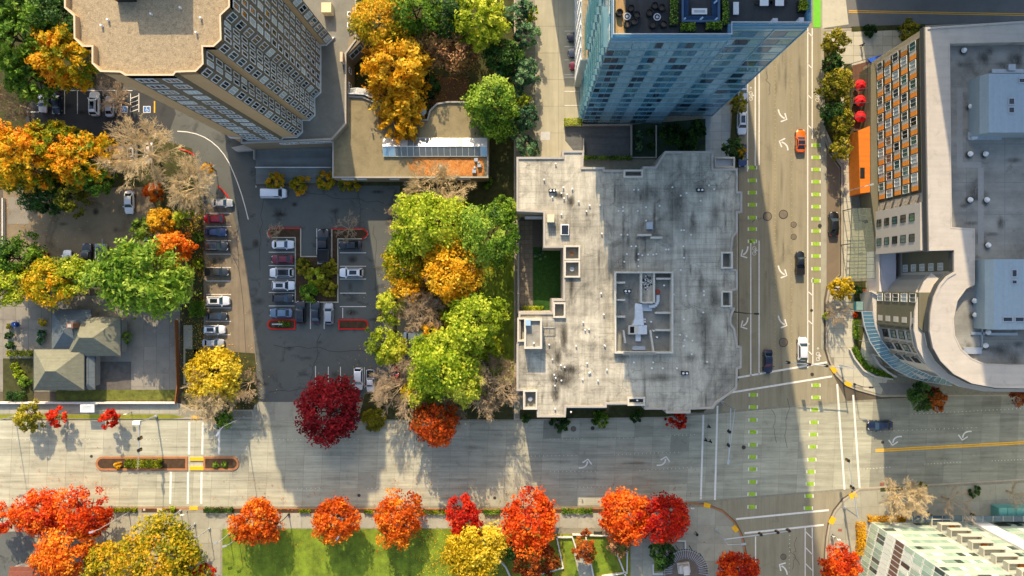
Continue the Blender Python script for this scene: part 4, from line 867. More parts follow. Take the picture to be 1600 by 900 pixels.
MB().sheet(W, ZD + .02).build("roof_deck", m_hd, ho)
# wide pale roof band between outer edge and recess: cut the outline minus the recess into cells
def band(outer, inner):
    mb = MB(); xs_ = sorted(set([round(p[0], 3) for p in outer + inner])); 
    for x0, x1 in zip(xs_, xs_[1:]):
        if x1 - x0 < .01: continue
        xm = (x0 + x1) / 2
        def spans(poly, x):
            ys_ = []
            for i in range(len(poly)):
                (ax, ay), (bx, by) = poly[i - 1], poly[i]
                if (ax <= x < bx) or (bx <= x < ax): ys_.append(ay + (by - ay) * (x - ax) / (bx - ax))
            return sorted(ys_)
        e = .002
        for (l0, r0) in [(spans(outer, x0 + e), spans(outer, x1 - e))]:
            li, ri = spans(inner, x0 + e), spans(inner, x1 - e)
            lo = sorted(l0 + li); ro = sorted(r0 + ri)
            for k in range(0, min(len(lo), len(ro)) - 1, 2):
                mb.prism([(x0, lo[k]), (x1, ro[k]), (x1, ro[k + 1]), (x0, lo[k + 1])], ZD + .03, ZH - .01, bottom=False)
    return mb
band(P, Pi).build("roof_band", m_hr, ho)
MB().ring(P, inset(P, .35), ZH - 1., ZH + .16).build("roof_edge", m_hr, ho); MB().ring(inset(P, -.16), inset(P, -.02), ZH - 1.2, ZH - .1).build("edge_flashing", m_ledge, ho)
MB().ring(Pi, inset(Pi, -.2), ZD, ZH + .05).build("inner_kerb", m_hr, ho)
# street side: bays of window + orange + grey panels, five storeys
xw = W and min(p[0] for p in W)
FH = 2.84; z5 = [5.4 + FH * i for i in range(5)]
pA, pB = Vector(xy(1445, 43, ZH)), Vector(xy(1449, 300, ZH)); dA = (pB - pA); LA = dA.length; dA.normalize(); nA = Vector((dA.y, -dA.x)); aA = math.atan2(dA.y, dA.x)
if nA.x > 0: nA = -nA; 
aA = math.atan2(dA.y, dA.x)
NB = 8; bw = (LA - 1.5) / NB
frm = win_mesh(bw * .46, 1.95, 1, m_frame, .1, .06); pnm = pane_mesh(bw * .46, 1.95, .035, .06)
og_me = MB().box(-bw * .12, -.06, 0, bw * .12, 0, 2.0).mesh("orange_panel", m_ho); gr_me = MB().box(-bw * .11, -.05, 0, bw * .11, 0, 2.0).mesh("grey_panel", m_hgr)
MB().add([(*(pA + nA * -.3 + dA * .9), 5), (*(pA + nA * -.3 + dA * (LA - .2)), 5), (*(pA + nA * -.3 + dA * (LA - .2)), 19.9), (*(pA + nA * -.3 + dA * .9), 19.9)], [(0, 1, 2, 3), (3, 2, 1, 0)]).build("panel_backing", m_hg, ho)
for k in range(NB):
    for s_, z in enumerate(z5):
        t0 = .9 + k * bw
        sh = .22 * bw * (s_ % 2) - .1 * bw
        c = pA + nA * -.28 + dA * (t0 + bw * .26 + sh * .0)
        parts = [("w", .24), ("o", .74)] if True else None
        off = bw * .5 * (s_ % 2)
        for typ, u in (("w", .25), ("p", .75)):
            cc = pA + nA * -.28 + dA * (.9 + ((k + u) * bw + off) % (NB * bw - .02))
            if typ == "w":
                o = inst("window", frm, ho, (cc.x, cc.y, z), aA); inst("pane", pnm, o, (0, 0, 0), 0, m_pane[wr.choice((0, 1, 2, 3, 2))], local=True)
            else:
                w4 = bw * .21
                for sg, me_ in ((-1, gr_me), (1, og_me)):
                    q = cc + dA * (bw * (.09 if sg > 0 else -.15)); inst("wall_panel", me_, ho, (q.x, q.y, z), aA)
cA = pA + nA * -.1
MB().add([(*(pA + nA * -.2), 19.95), (*(pB + nA * -.2), 19.95), (*(pB + nA * -.2), ZH - 1.), (*(pA + nA * -.2), ZH - 1.)], [(0, 1, 2, 3), (3, 2, 1, 0)]).build("top_band", m_hc, ho)
MB().add([(*pA, 0), (*(pA + dA * .8), 0), (*(pA + dA * .8), ZH - 1), (*pA, ZH - 1)], [(0, 1, 2, 3), (3, 2, 1, 0)]).build("corner_panel", m_hc, ho)
# projecting white bay
zW = 20.2
bayp = pl([(1438, 316), (1447, 316), (1449, 391), (1438, 391)], zW); bx0 = min(p[0] for p in bayp); by0 = min(p[1] for p in bayp); by1 = max(p[1] for p in bayp); bx1 = max(p[0] for p in bayp)
MB().box(bx0, by0, 4.9, bx1 + .5, by1, zW).build("white_bay", m_hw, ho)
for yv in (.28, .72):
    yy = by1 + (by0 - by1) * yv
    for z in z5:
        o = inst("window", win_mesh(1.35, 1.7, 1, m_dkmet, .08), ho, (bx0, yy, z), R_(-90)); inst("pane", pane_mesh(1.35, 1.7), o, (0, 0, 0), 0, m_pane[wr.choice((0, 3, 3, 1))], local=True)
for k, z in enumerate(z5):
    MB().add([(bx0, by1, z + .1), (bx0, by1, z + 2.2), (bx0 + .5, by1 + 1.5, z + 2.2), (bx0 + .5, by1 + 1.5, z + .1)], [(0, 1, 2, 3), (3, 2, 1, 0)]).build("slanted_fin", m_hw, ho)
# recessed court walls
cxE = xy(1490, 400, ZH)[0]; cyN = xy(1451, 392, ZH)[1]; cyS = xy(1490, 425, ZH)[1]
MB().box(cxE + .44, cyS + .2, 5, cxE + .6, cyN + .4, ZD - .2).build("court_wall", m_hg, ho)
for z in z5: o = inst("window", win_mesh(1.3, 1.6, 1, m_frame, .1), ho, (cxE + .44, cyS + 1.0, z), R_(-90)); inst("pane", pane_mesh(1.3, 1.6), o, (0, 0, 0), 0, m_pane[2], local=True)
# olive block below the court and curved corner with fins
q0, q1 = Vector(xy(1490, 425, ZH)), Vector(xy(1453, 490, ZH))
ob = pl([(1438, 457), (1456, 457), (1456, 520), (1446, 520), (1438, 512)], 20.); MB().prism(ob, 5, 19.6, 0).build("olive_bay", m_hg, ho)
bx = min(p[0] for p in ob); yT = ob[0][1]; yB = ob[4][1]
for f in (.16, .82):
    for z in z5:
        yy = yT + (yB - yT) * f; hw = 1.5
        if f < .5: o = inst("window", win_mesh(1.5, 1.9, 1, m_frame, .1), ho, (bx, yy, z), R_(-90)); inst("pane", pane_mesh(1.5, 1.9), o, (0, 0, 0), 0, m_pane[wr.choice((1, 2, 3))], local=True)
        else: inst("wall_panel", MB().box(-.5, -.05, .2, .5, 0, 1.8).mesh("grey_panel", m_hgr), ho, (bx, yy, z), R_(-90))
cv = [Vector(p) for p in pl(curve_o[4:9], ZH)]
for i in range(len(cv) - 1):
    a, b = cv[i], cv[i + 1]; d = (b - a); L = d.length; d.normalize(); nn = Vector((d.y, -d.x)); ang = math.atan2(d.y, d.x); mid_ = (a + b) / 2 - nn * .42
    for z in z5:
        o = inst("window", win_mesh(L * .55, 1.8, 1, m_dkmet, .08), ho, (mid_.x, mid_.y, z), ang); inst("pane", pane_mesh(L * .55, 1.8), o, (0, 0, 0), 0, m_pane[wr.choice((0, 1, 3))], local=True)
        f0 = a - nn * .45; f1 = a + nn * .25 + d * .1
        MB().add([(*f0, z), (*f1, z + .2), (*f1, z + 2.3), (*f0, z + 2.5)], [(0, 1, 2, 3), (3, 2, 1, 0)]).build("white_fin", m_hw, ho)
co = ccw(pl(curve_o, ZH)); 
ledge = MB(); lo_ = [Vector(p) for p in pl(curve_o, ZH)]
for zz, w_, mt in ((18.9, 1.0, 0), (16.9, .5, 0)):
    ledge.ribbon([tuple(p) for p in lo_[1:]], w_ * 2, zz, zz + .35)
ledge.build("curved_cornice", m_hw, ho)
# rooftop plant rooms, skylights and fans
m_ph = M("pale_blue_metal_roof", (152, 168, 174), .4, .25, var=.06, streak=('y', .06, 2.))
for y0, y1, x0, sl, sky_ in ((115, 207, 1532, 13, [(1575, 153, 1585, 164), (1575, 167, 1585, 177), (1591, 122, 1606, 130)]), (405, 515, 1540, 13, [(1580, 421, 1589, 433), (1580, 437, 1589, 444), (1566, 495, 1582, 503), (1585, 495, 1600, 503)])):
    zt = ZD + 4.2; r = rect_px(x0 + sl, y0, 1650, y1, zt); xb = xy(x0, y0, zt - 1.)[0]
    p = MB(); p.add([(xb, r[1], ZD), (r[2], r[1], ZD), (r[2], r[3], ZD), (xb, r[3], ZD), (xb, r[1], zt - 1.2), (r[0], r[1], zt), (r[2], r[1], zt), (r[2], r[3], zt), (r[0], r[3], zt), (xb, r[3], zt - 1.2)],
                      [(0, 1, 6, 5, 4), (2, 3, 9, 8, 7), (1, 2, 7, 6), (3, 0, 4, 9), (4, 5, 8, 9), (5, 6, 7, 8)]); o = p.build("plant_room", m_ph, ho)
    for s in sky_: r2 = rect_px(*s, zt); MB().ring(rpoly(r2), inset(rpoly(r2), .12), zt, zt + .14).build("roof_light_frame", m_met, o); MB().sheet(inset(rpoly(r2), .1), zt + .05).build("roof_light", m_pane[0], o)
for px, py in ((1507, 78), (1518, 166), (1517, 240), (1541, 240), (1517, 312), (1543, 312), (1545, 383), (1524, 470), (1525, 492), (1545, 519), (1541, 540)):
    c = xy(px, py, ZD + .6); f = MB().cyl(c, .34, ZD, ZD + .45, 12).build("fan_base", m_dkmet if py < 400 else m_met, ho); MB().cyl(c, .46, ZD + .45, ZD + .85, 14, r1=.28).build("fan_cowl", m_frame, f)
    MB().sheet([(c[0] + 1.15 * rs.uniform(.7, 1.1) * math.cos(t * .6), c[1] - .2 + 1.15 * rs.uniform(.7, 1.1) * math.sin(t * .6)) for t in range(10)], ZD + .03 + .001 * rs.randint(0, 4)).build("soot_stain", m_stain, ho)
for k in range(26):
    px, py = rs.uniform(1495, 1598), rs.choice((rs.uniform(78, 110), rs.uniform(215, 395), rs.uniform(520, 565))); c = xy(px, py, ZD); rx, ry = rs.uniform(.8, 3.), rs.uniform(.6, 2.4)
    MB().sheet([(c[0] + rx * rs.uniform(.7, 1.1) * math.cos(t * .449), c[1] + ry * rs.uniform(.7, 1.1) * math.sin(t * .449)) for t in range(14)], ZD + .022 + .0008 * (k % 6)).build("ponding_stain", m_stain_f, ho)
for (x0, y0, x1, y1) in ((1490, 100, 1600, 100), (1490, 225, 1600, 225), (1490, 285, 1600, 285), (1490, 335, 1600, 335), (1530, 70, 1530, 110), (1570, 215, 1570, 400), (1510, 215, 1510, 350), (1530, 530, 1600, 530)):
    MB().ribbon(pl([(x0, y0), (x1, y1)], ZD), .1, ZD + .0215).build("membrane_seam", M("membrane_seam", (120, 122, 118), .9, var=.2), ho)
m_walk = M("roof_walkway_pads", (146, 146, 140), .85, var=.1, fine=.08)
for q in ([(1495, 137, 1531, 144)], [(1495, 144, 1504, 262)], [(1504, 253, 1533, 262)], [(1528, 262, 1537, 400)]):
    for s in q: MB().sheet(rpoly(rect_px(*s, ZD)), ZD + .027).build("walkway_pad", m_walk, ho)
for q in ((1513, 206, 1565, 218, .5), (1550, 108, 1600, 114, .6), (1576, 100, 1587, 110, .9), (1544, 520, 1590, 524, .35), (1534, 505, 1536, 545, .3), (1506, 543, 1534, 553, .5), (1518, 519, 1540, 523, .3)): r = rect_px(q[0], q[1], q[2], q[3], ZD + q[4]); MB().box(r[0], r[1], ZD, r[2], r[3], ZD + q[4]).build("pipe_run" if q[4] < .5 else "roof_unit", m_met, ho)
MB().cyl(xy(1524, 213, ZD + .9), .5, ZD, ZD + .9, 14).build("round_tank", m_frame, ho)
# podium, orange box, glass canopies along the street
MB().prism(pl([(1361, 102), (1372, 96), (1392, 392), (1372, 392), (1361, 300)], 5.), 0, 4.9).build("podium", m_hg, ho)
MB().prism(pl([(1341, 204), (1361, 196), (1363, 300), (1344, 302)], 4.6), 0, 4.6).build("orange_box", M("burnt_orange_cladding", (206, 116, 30), .7, var=.06, streak=('x', .1, 2.)), ho)
r = rect_px(1344, 262, 1351, 279, 4.6); MB().box(r[0], r[1], 4.6, r[2], r[3], 4.63).build("dark_recess", m_dkmet, ho)
MB().prism(pl([(1372, 392), (1400, 392), (1400, 462), (1374, 462)], 5.), 0, 5.).build("court_podium_roof", M("pale_podium_membrane", (216, 214, 218), .7, var=.04), ho)
MB().ribbon(pl([(1374, 394), (1374, 462), (1362, 455)], 5.6), .3, 4.6, 5.6).build("podium_parapet", m_hw, ho)
MB().prism(pl([(1362, 455), (1400, 462), (1440, 560), (1470, 590), (1440, 592), (1395, 560), (1366, 510)], 5.), 0, 5.).build("corner_podium", m_hw, ho)
cg = clear_glass("canopy_glass", (190, 204, 186), .16)
def canopy(P4, z, nx, ny, glazed=True):
    fr = MB(); A_, B_, C_, D_ = [Vector(xy(*p, z)) for p in P4]
    L = lambda u, v: (A_ * (1 - u) + B_ * u) * (1 - v) + (D_ * (1 - u) + C_ * u) * v
    for i in range(nx + 1): a, b = L(i / nx, 0), L(i / nx, 1); fr.tube((*a, z), (*b, z), .07, n=4)
    for j in range(ny + 1): a, b = L(0, j / ny), L(1, j / ny); fr.tube((*a, z), (*b, z), .07, n=4)
    for u, v in ((0, 0), (0, 1), (0, .5)): a = L(u, v); fr.tube((*a, 0), (*a, z), .09, n=6)
    fr.build("canopy_frame", m_ledge, ho)
    for i in range(nx if glazed else 0):
        for j in range(ny): MB().add([(*L(i / nx, j / ny), z + .05), (*L((i + 1) / nx, j / ny), z + .05), (*L((i + 1) / nx, (j + 1) / ny), z + .05), (*L(i / nx, (j + 1) / ny), z + .05)], [(0, 1, 2, 3)]).build("canopy_pane", cg, ho)
canopy([(1331, 326), (1366, 325), (1367, 435), (1327, 436)], 4., 3, 10)
canopy([(1328, 100), (1356, 92), (1358, 205), (1330, 203)], 4., 1, 5, False)
MB().prism(pl([(1356, 92), (1383, 84), (1380, 90), (1362, 98)], 4.), 3.6, 4.).build("blue_awning", M("blue_awning", (40, 90, 190), .6, var=.06), ho)
arc1 = [(1349, 487), (1353, 510), (1362, 535), (1377, 557), (1398, 576), (1424, 590), (1450, 597), (1490, 603)]; arc2 = [(1366, 487), (1370, 510), (1380, 532), (1396, 552), (1418, 569), (1440, 580), (1460, 588), (1490, 592)]
a1 = [Vector(p) for p in pl(arc1, 5)]; a2 = [Vector(p) for p in pl(arc2, 6)]
sub = 4; ff = MB(); cg2 = clear_glass("blue_canopy_glass", (96, 140, 156), .6)
for i in range(len(a1) - 1):
    for k in range(sub):
        t0, t1 = k / sub, (k + 1) / sub; p0, p1 = a1[i].lerp(a1[i + 1], t0), a1[i].lerp(a1[i + 1], t1); q0, q1 = a2[i].lerp(a2[i + 1], t0), a2[i].lerp(a2[i + 1], t1)
        ff.tube((*p0, 4.4), (*q0, 5.4), .06, n=4); MB().add([(*p0, 4.4), (*p1, 4.4), (*q1, 5.4), (*q0, 5.4)], [(0, 1, 2, 3)]).build("canopy_pane", cg2, ho)
    ff.tube((*a1[i], 4.4), (*a1[i + 1], 4.4), .1, n=6); ff.tube((*a2[i], 5.4), (*a2[i + 1], 5.4), .1, n=6); ff.tube((*a1[i], 0), (*a1[i], 4.4), .07, n=6)
ff.build("canopy_frame", M("pale_steel", (186, 190, 188), .5, .3), ho)
for w_, mt, nm, z1 in ((pl([(1326, 545), (1333, 560), (1347, 578), (1366, 588), (1392, 592)]), m_hw, "planter_wall", .8), (pl([(1359, 552), (1368, 568), (1382, 580), (1396, 588)]), m_hw, "planter_wall", 1.4)): o = tag(MB().ribbon(w_, .3, .0, z1).build("curved_planter_wall", mt), "long curved white planter wall at the hotel's rounded corner" if z1 < 1 else "short raised white planter wall beside the hotel's blue canopy", "wall")
MB().prism(pl([(1372, 598), (1470, 600), (1470, 615), (1384, 616)]), .0, .17).build("dark_entry_paving", M("grey_entry_paving", (124, 122, 116), .9, var=.1, fine=.1), ne)  # plain grey paving by the entry

# ---------------------------------------------------------------- green glass block, bottom right
ga = thing("green_glass_block", "pale green glazed block with white fins, bottom right corner", "building", (85, -55, 0))
Y0 = xy(1358, 813)[1]; X0 = xy(1358, 813)[0]; XW = xy(1335, 905)[0]; YW = xy(1335, 905)[1]; ZB = 42.
m_bw = M("pale_green_metal", (176, 182, 168), .5, .15, var=.06); bg_ = [glass_mat("light_green_glass", (164, 190, 168), .1, rnd=.12), glass_mat("mid_green_glass", (140, 168, 150), .08, rnd=.2), glass_mat("dark_green_glass", (62, 78, 70), rnd=.3), M("white_blind_panel", (206, 214, 200), .4, var=.06, rnd=.08)]
XS = xy(1436, 813)[0]
MB().prism([(X0, Y0), (XW, YW), (XW - 2, YW - 14), (X0 + 60, YW - 14), (X0 + 60, Y0 - .0), ], 0, ZB).build("wall", m_bw, ga)
fl = 3.1; bp = random.Random(21); ncol = 9; cw = (XS - X0) / ncol
me_n = MB().box(-cw / 2 + .04, 0, .25, cw / 2 - .04, .08, 1.7).mesh("glass_pane", bg_[0])
for k in range(10):
    z = 1.5 + k * fl
    for c_ in range(ncol): inst("glass_pane", me_n, ga, (X0 + cw * (c_ + .5), Y0, z), 0, bp.choice((bg_[0], bg_[0], bg_[1], bg_[3], bg_[3], bg_[1], bg_[0], bg_[3], bg_[2])))
    for kk in range(4): MB().box(X0, Y0, z + 1.85 + kk * .3, XS, Y0 + .12, z + 1.98 + kk * .3).build("louvre_band", M("pale_green_louvre", (190, 200, 182), .5, .1, var=.05), ga)
dW = Vector((XW - X0, YW - Y0)); LW_ = dW.length; dW.normalize(); nW = Vector((dW.y, -dW.x)); aW = math.atan2(dW.y, dW.x)
ncw = 13; cww = LW_ / ncw; me_w = MB().box(-cww / 2 + .09, -.08, .12, cww / 2 - .09, 0, 2.7).mesh("glass_pane", bg_[0])
mw = MB()
for k in range(10):
    z = 1.0 + k * fl
    for c_ in range(ncw):
        p = Vector((X0, Y0)) + dW * (cww * (c_ + .5)); inst("glass_pane", me_w, ga, (p.x, p.y, z), aW, [lambda: bp.choice((bg_[0], bg_[1], bg_[1])), lambda: bp.choice((bg_[0], bg_[1], bg_[2])), lambda: bg_[3], lambda: M("brown_panel", (104, 82, 68), .6, var=.1, rnd=.15), lambda: bp.choice((bg_[0], bg_[3], bg_[2])), lambda: bp.choice((bg_[0], bg_[0], bg_[1], bg_[3], bg_[2]))][min(k, 5)]())
    a, b = Vector((X0, Y0)), Vector((XW, YW)); mw.tube((a.x, a.y, z), (b.x, b.y, z), .1, n=4)
for c_ in range(ncw + 1): p = Vector((X0, Y0)) + dW * (cww * c_); mw.tube((p.x, p.y, .5), (p.x, p.y, ZB), .1, n=4)
mw.build("mullion_grid", m_frame, ga, kind="stuff")
# balcony stack, white blade walls, right half of the lit front
for k in range(9):
    z = 2.6 + k * fl; b = MB().box(XS + .4, Y0, z - .25, XS + 4.2, Y0 + 1.45, z).build("balcony", M("beige_balcony", (186, 182, 164), .8, var=.06), ga)
    MB().box(XS + .4, Y0 + 1.3, z, XS + 4.2, Y0 + 1.45, z + 1.05).box(XS + .4, Y0, z, XS + .55, Y0 + 1.3, z + 1.05).box(XS + 4.05, Y0, z, XS + 4.2, Y0 + 1.3, z + 1.05).build("balcony_rail", MATS["beige_balcony"], b)
    if k % 3 == 1: MB().box(XS + 2.6, Y0 + .3, z, XS + 3.4, Y0 + .9, z + .5).build("balcony_furniture", M("rust_cushion", (190, 110, 40), .8), b)
XF = xy(1507, 818)[0]; MB().box(XF, Y0, 0, XF + 3.0, Y0 + .5, ZB).build("blade_wall", M("bright_white_fin", (236, 234, 226), .6, var=.03), ga); MB().box(XF + 12, Y0, 0, XF + 15, Y0 + .5, ZB).build("blade_wall", MATS["bright_white_fin"], ga)
for k in range(10):
    z = 1.5 + k * fl
    for c_ in range(7):
        x0 = XS + 4.5 + (XF - XS - 4.6) * c_ / 7; MB().box(x0 + .04, Y0, z + .2, x0 + (XF - XS - 4.6) / 7 - .04, Y0 + .08, z + 1.9).build("glass_pane", bp.choice((bg_[0], bg_[1], bg_[0], bg_[2], bg_[3])), ga)
    for c_ in range(7):
        x0 = XF + 3.2 + 8.6 * c_ / 7; MB().box(x0 + .04, Y0, z + .2, x0 + 1.18, Y0 + .08, z + 1.9).build("glass_pane", bp.choice((bg_[0], bg_[1], bg_[0], bg_[2], bg_[3])), ga)
    for kk in range(3): MB().box(XS + 4.3, Y0, z + 2.05 + kk * .3, XF - .05, Y0 + .12, z + 2.18 + kk * .3).build("louvre_band", MATS["pale_green_louvre"], ga)
# street canopy and teal kiosk in front
for (x0, x1) in ((1425, 1600),):
    a, b = xy(x0, 806, 3.5), xy(1630, 815, 3.5); o = MB().box(a[0], b[1], 3.3, b[0], a[1], 3.5).build("street_canopy", M("blue_canopy_glass_roof", (70, 92, 108), .15, .2, var=.1, spec=.8), ga)
    for k in range(14): x = a[0] + (b[0] - a[0]) * k / 13; MB().box(x - .05, b[1], 3.5, x + .05, a[1], 3.6).build("canopy_rib", m_met, o)
kx0, ky0 = xy(1561, 794, 2.6); kx1, ky1 = xy(1640, 812, 2.6); kio = thing("teal_kiosk", "teal metal kiosk with ribbed roof at the right edge", "kiosk", ((kx0 + kx1) / 2, (ky0 + ky1) / 2, .15)); MB().box(kx0, ky1, .15, kx1, ky0, 2.5).build("body", M("teal_metal", (96, 158, 150), .5, .1, var=.08), kio)
for k in range(6): x = kx0 + (kx1 - kx0) * k / 6; MB().box(x + .06, ky1 - .05, 2.5, x + (kx1 - kx0) / 6 - .06, ky0 + .05, 2.62).build("roof_panel", MATS["teal_metal"], kio)

# ---------------------------------------------------------------- houses with green-grey roofs
m_sh = M("green_grey_shingles", (124, 124, 104), .9, var=.16, scale=1., fine=.16, streak=('x', .12, 3.)); m_shb = M("blue_grey_shingles", (96, 106, 108), .9, var=.12, scale=1., fine=.16, streak=('x', .14, 3.)); m_sid = M("grey_siding", (150, 148, 138), .85, var=.06)
hs = thing("house", "house with green-grey hipped roofs in the concrete yard", "house", (*xy(120, 540), 0))
def hip(x0, y0, x1, y1, ze, zr, mat, ridge='x', ins=None, gable=False):
    r = rect_px(x0, y0, x1, y1, ze); MB().box(r[0] + .5, r[1] + .5, 0, r[2] - .5, r[3] - .5, ze - .05).build("wall", m_sid, hs)
    i = 0 if gable else (min(r[2] - r[0], r[3] - r[1]) / 2 if ins is None else ins); cx, cy = (r[0] + r[2]) / 2, (r[1] + r[3]) / 2
    if ridge == 'x': a, b = (r[0] + i, cy, zr), (r[2] - i, cy, zr); fs = [(0, 1, 5, 4), (2, 3, 4, 5), (1, 2, 5), (3, 0, 4)]
    else: a, b = (cx, r[1] + i, zr), (cx, r[3] - i, zr); fs = [(0, 1, 4), (1, 2, 5, 4), (2, 3, 5), (3, 0, 4, 5)]
    vs_ = [(r[0], r[1], ze), (r[2], r[1], ze), (r[2], r[3], ze), (r[0], r[3], ze), a, b]
    o = MB().add(vs_, fs).box(r[0] + .05, r[1] + .05, ze - .18, r[2] - .05, r[3] - .05, ze - .01).build("roof", mat, hs)
    MB().tube(a, b, .09, n=5).build("ridge_cap", mat, o); MB().ring([(r[0] - .12, r[1] - .12), (r[2] + .12, r[1] - .12), (r[2] + .12, r[3] + .12), (r[0] - .12, r[3] + .12)], [(r[0], r[1]), (r[2], r[1]), (r[2], r[3]), (r[0], r[3])], ze - .2, ze - .02).build("gutter", M("dark_gutter", (78, 80, 78), .6, .2), o); return o
hip(81, 484, 142, 548, 3.2, 5.6, m_shb, 'y'); o = hip(107, 496, 188, 556, 3.3, 5.9, m_sh, 'x'); hip(53, 546, 131, 609, 3.5, 6.0, m_sh, 'x'); hip(131, 548, 148, 608, 2.7, 3.2, m_shb, 'y')
MB().box(*xy(106, 505, 6), 4.2, *xy(116, 513, 6), 6.4).build("chimney", M("brick_chimney", (128, 92, 76), .9, var=.2, fine=.2), hs)
MB().box(*xy(108, 506.5, 6), 6.4, *xy(114, 511.5, 6), 6.5).build("chimney_cap", m_bldg_conc, hs)
for k in range(3): c = xy(75 + k * 12, 583, 5); MB().cyl(c, .1, 4.2, 5.4, 6).build("roof_vent", m_dkmet, hs)
br = thing("brick_hut", "small reddish roofed hut in the bottom left corner", "hut", (*xy(34, 895), 0)); r = rect_px(14, 886, 52, 915, 3); MB().box(r[0] + .3, r[1], 0, r[2] - .3, r[3] - .3, 2.7).build("wall", m_sid, br)
for k in range(4): MB().box(r[0], r[3] - (k + 1) * .8, 2.7 + k * .25, r[2], r[3] - k * .8, 2.9 + k * .25).build("roof_tier", M("red_brown_roof", (128, 78, 62), .9, var=.15, rnd=.15, fine=.15), br)
# ---------------------------------------------------------------- vegetation
m_bark = M("brown_bark", (92, 76, 60), .95, var=.25, scale=3., fine=.25); m_twig = M("pale_tan_twigs", (214, 192, 148), .9, var=.2, scale=1.5); m_twig2 = M("grey_brown_twigs", (182, 160, 128), .9, var=.2, scale=1.5)
def fast_mesh(name, V, F, mats, tint=None):
    me = bpy.data.meshes.new(name); V = np.asarray(V, np.float32); F = np.asarray(F, np.int32); nf, k = F.shape
    me.vertices.add(len(V)); me.vertices.foreach_set("co", V.ravel()); me.loops.add(nf * k); me.loops.foreach_set("vertex_index", F.ravel())
    me.polygons.add(nf); me.polygons.foreach_set("loop_start", np.arange(0, nf * k, k, dtype=np.int32)); me.polygons.foreach_set("loop_total", np.full(nf, k, np.int32))
    me.materials.append(mats); me.update(calc_edges=True)
    if tint is not None: a = me.attributes.new("tint", 'FLOAT', 'FACE'); a.data.foreach_set("value", tint.astype(np.float32))
    return me
def leaves(rg, C, size, up=.5, nrm=None, elong=1.35):
    """one small folded leaf quad per centre"""
    n = len(C); N = rg.normal(size=(n, 3)); N[:, 2] += up
    if nrm is not None: N += nrm * .9
    N /= np.linalg.norm(N, axis=1, keepdims=True) + 1e-9
    A = np.cross(N, rg.normal(size=(n, 3))); A /= np.linalg.norm(A, axis=1, keepdims=True) + 1e-9; B = np.cross(N, A)
    s = size * rg.uniform(.6, 1.35, (n, 1)); a = A * s * elong; b = B * s * .8
    V = np.stack([C - a, C - b * .9 + a * .1, C + a, C + b + a * .1 + N * s * .25], 1).reshape(-1, 3)
    return V, np.arange(n * 4).reshape(-1, 4)
def crown_mesh(seed, R, rz, zc, pal, size=.27, dens=1., style="round", split=None, oval=(1, 1), gaps=.0, tintbias=0.):
    rg = np.random.default_rng(seed)
    n = int(np.clip(190 * R * R * dens * (.22 / size) ** 2 * (1 + .35 * max(0, rz / R - 1)), 600, 22000)); kc = int(np.clip(16 * R ** 1.4, 26, 300))
    D = rg.normal(size=(kc * 2, 3)); D /= np.linalg.norm(D, axis=1, keepdims=True); D = D[D[:, 2] > -.55][:kc]
    Lb = rg.normal(size=(12, 3)); Lb /= np.linalg.norm(Lb, axis=1, keepdims=True); lump = .93 + (np.clip(D @ Lb.T - .62, 0, 1) * rg.uniform(-.5, 1.0, 12)).sum(1, keepdims=True)
    rad = rg.uniform(.3, 1.0, (len(D), 1)) ** .5 * lump * .88
    S = np.array([R * oval[0], R * oval[1], rz]); CC = D * rad * S
    if style == "cone":
        t = np.clip((CC[:, 2:] / rz + 1) / 2, 0, 1); CC[:, :2] *= (1.25 - 1.05 * t)
    cr = R * rg.uniform(.13, .26, len(CC)) * (1.0 if style != "cone" else .8); idx = rg.integers(0, len(CC), n)
    G_ = rg.normal(size=(n, 3)); G_ /= np.linalg.norm(G_, axis=1, keepdims=True); G_ *= (rg.uniform(.25, 1, (n, 1)) ** .5) * cr[idx][:, None]; G_[:, 2] *= .75
    C = CC[idx] + G_
    if style in ("cone", "spray"):
        d = CC[idx] * np.array([1, 1, .35]); d /= np.linalg.norm(d, axis=1, keepdims=True) + 1e-9; C += d * (rg.uniform(-.5, .9, (n, 1)) * cr[idx][:, None] * 1.1) - G_ * .45
    nrm = C / (np.linalg.norm(C, axis=1, keepdims=True) + 1e-9)
    V, F = leaves(rg, C, size, .8, nrm, 1.9 if style in ("cone", "spray") else 1.3)
    ct = rg.normal(0, .2, len(CC)); tint = .5 + ct[idx] + rg.normal(0, .15, n) + tintbias
    rd = rg.normal(size=3); rd /= np.linalg.norm(rd); tint = tint + .22 * (C / S) @ rd
    if split is not None:                                          # one side of the crown has turned earlier
        u = C[:, 0] / R * split[0] + C[:, 1] / R * split[1] + C[:, 2] / rz * (split[2] if len(split) > 2 else 0); tint = tint + .36 * u
    V[:, 2] += zc
    return fast_mesh("crown", V, F, leaf_mat(pal), np.clip(tint, 0.02, .98))
def tube_np(P0, P1, r0, r1, k=3):
    P0, P1 = np.asarray(P0), np.asarray(P1); n = len(P0); D = P1 - P0; D /= np.linalg.norm(D, axis=1, keepdims=True) + 1e-9
    A = np.cross(D, np.array([.31, .77, .55])); A /= np.linalg.norm(A, axis=1, keepdims=True) + 1e-9; B = np.cross(D, A); V = []
    for P, r in ((P0, r0), (P1, r1)):
        for j in range(k): t = 2 * math.pi * j / k; V.append(P + (A * math.cos(t) + B * math.sin(t)) * np.asarray(r)[:, None])
    V = np.stack(V, 1).reshape(-1, 3); b = (np.arange(n) * 2 * k)[:, None]; F = []
    for j in range(k): F.append(np.concatenate([b + j, b + (j + 1) % k, b + k + (j + 1) % k, b + k + j], 1))
    return V, np.concatenate(F, 0)
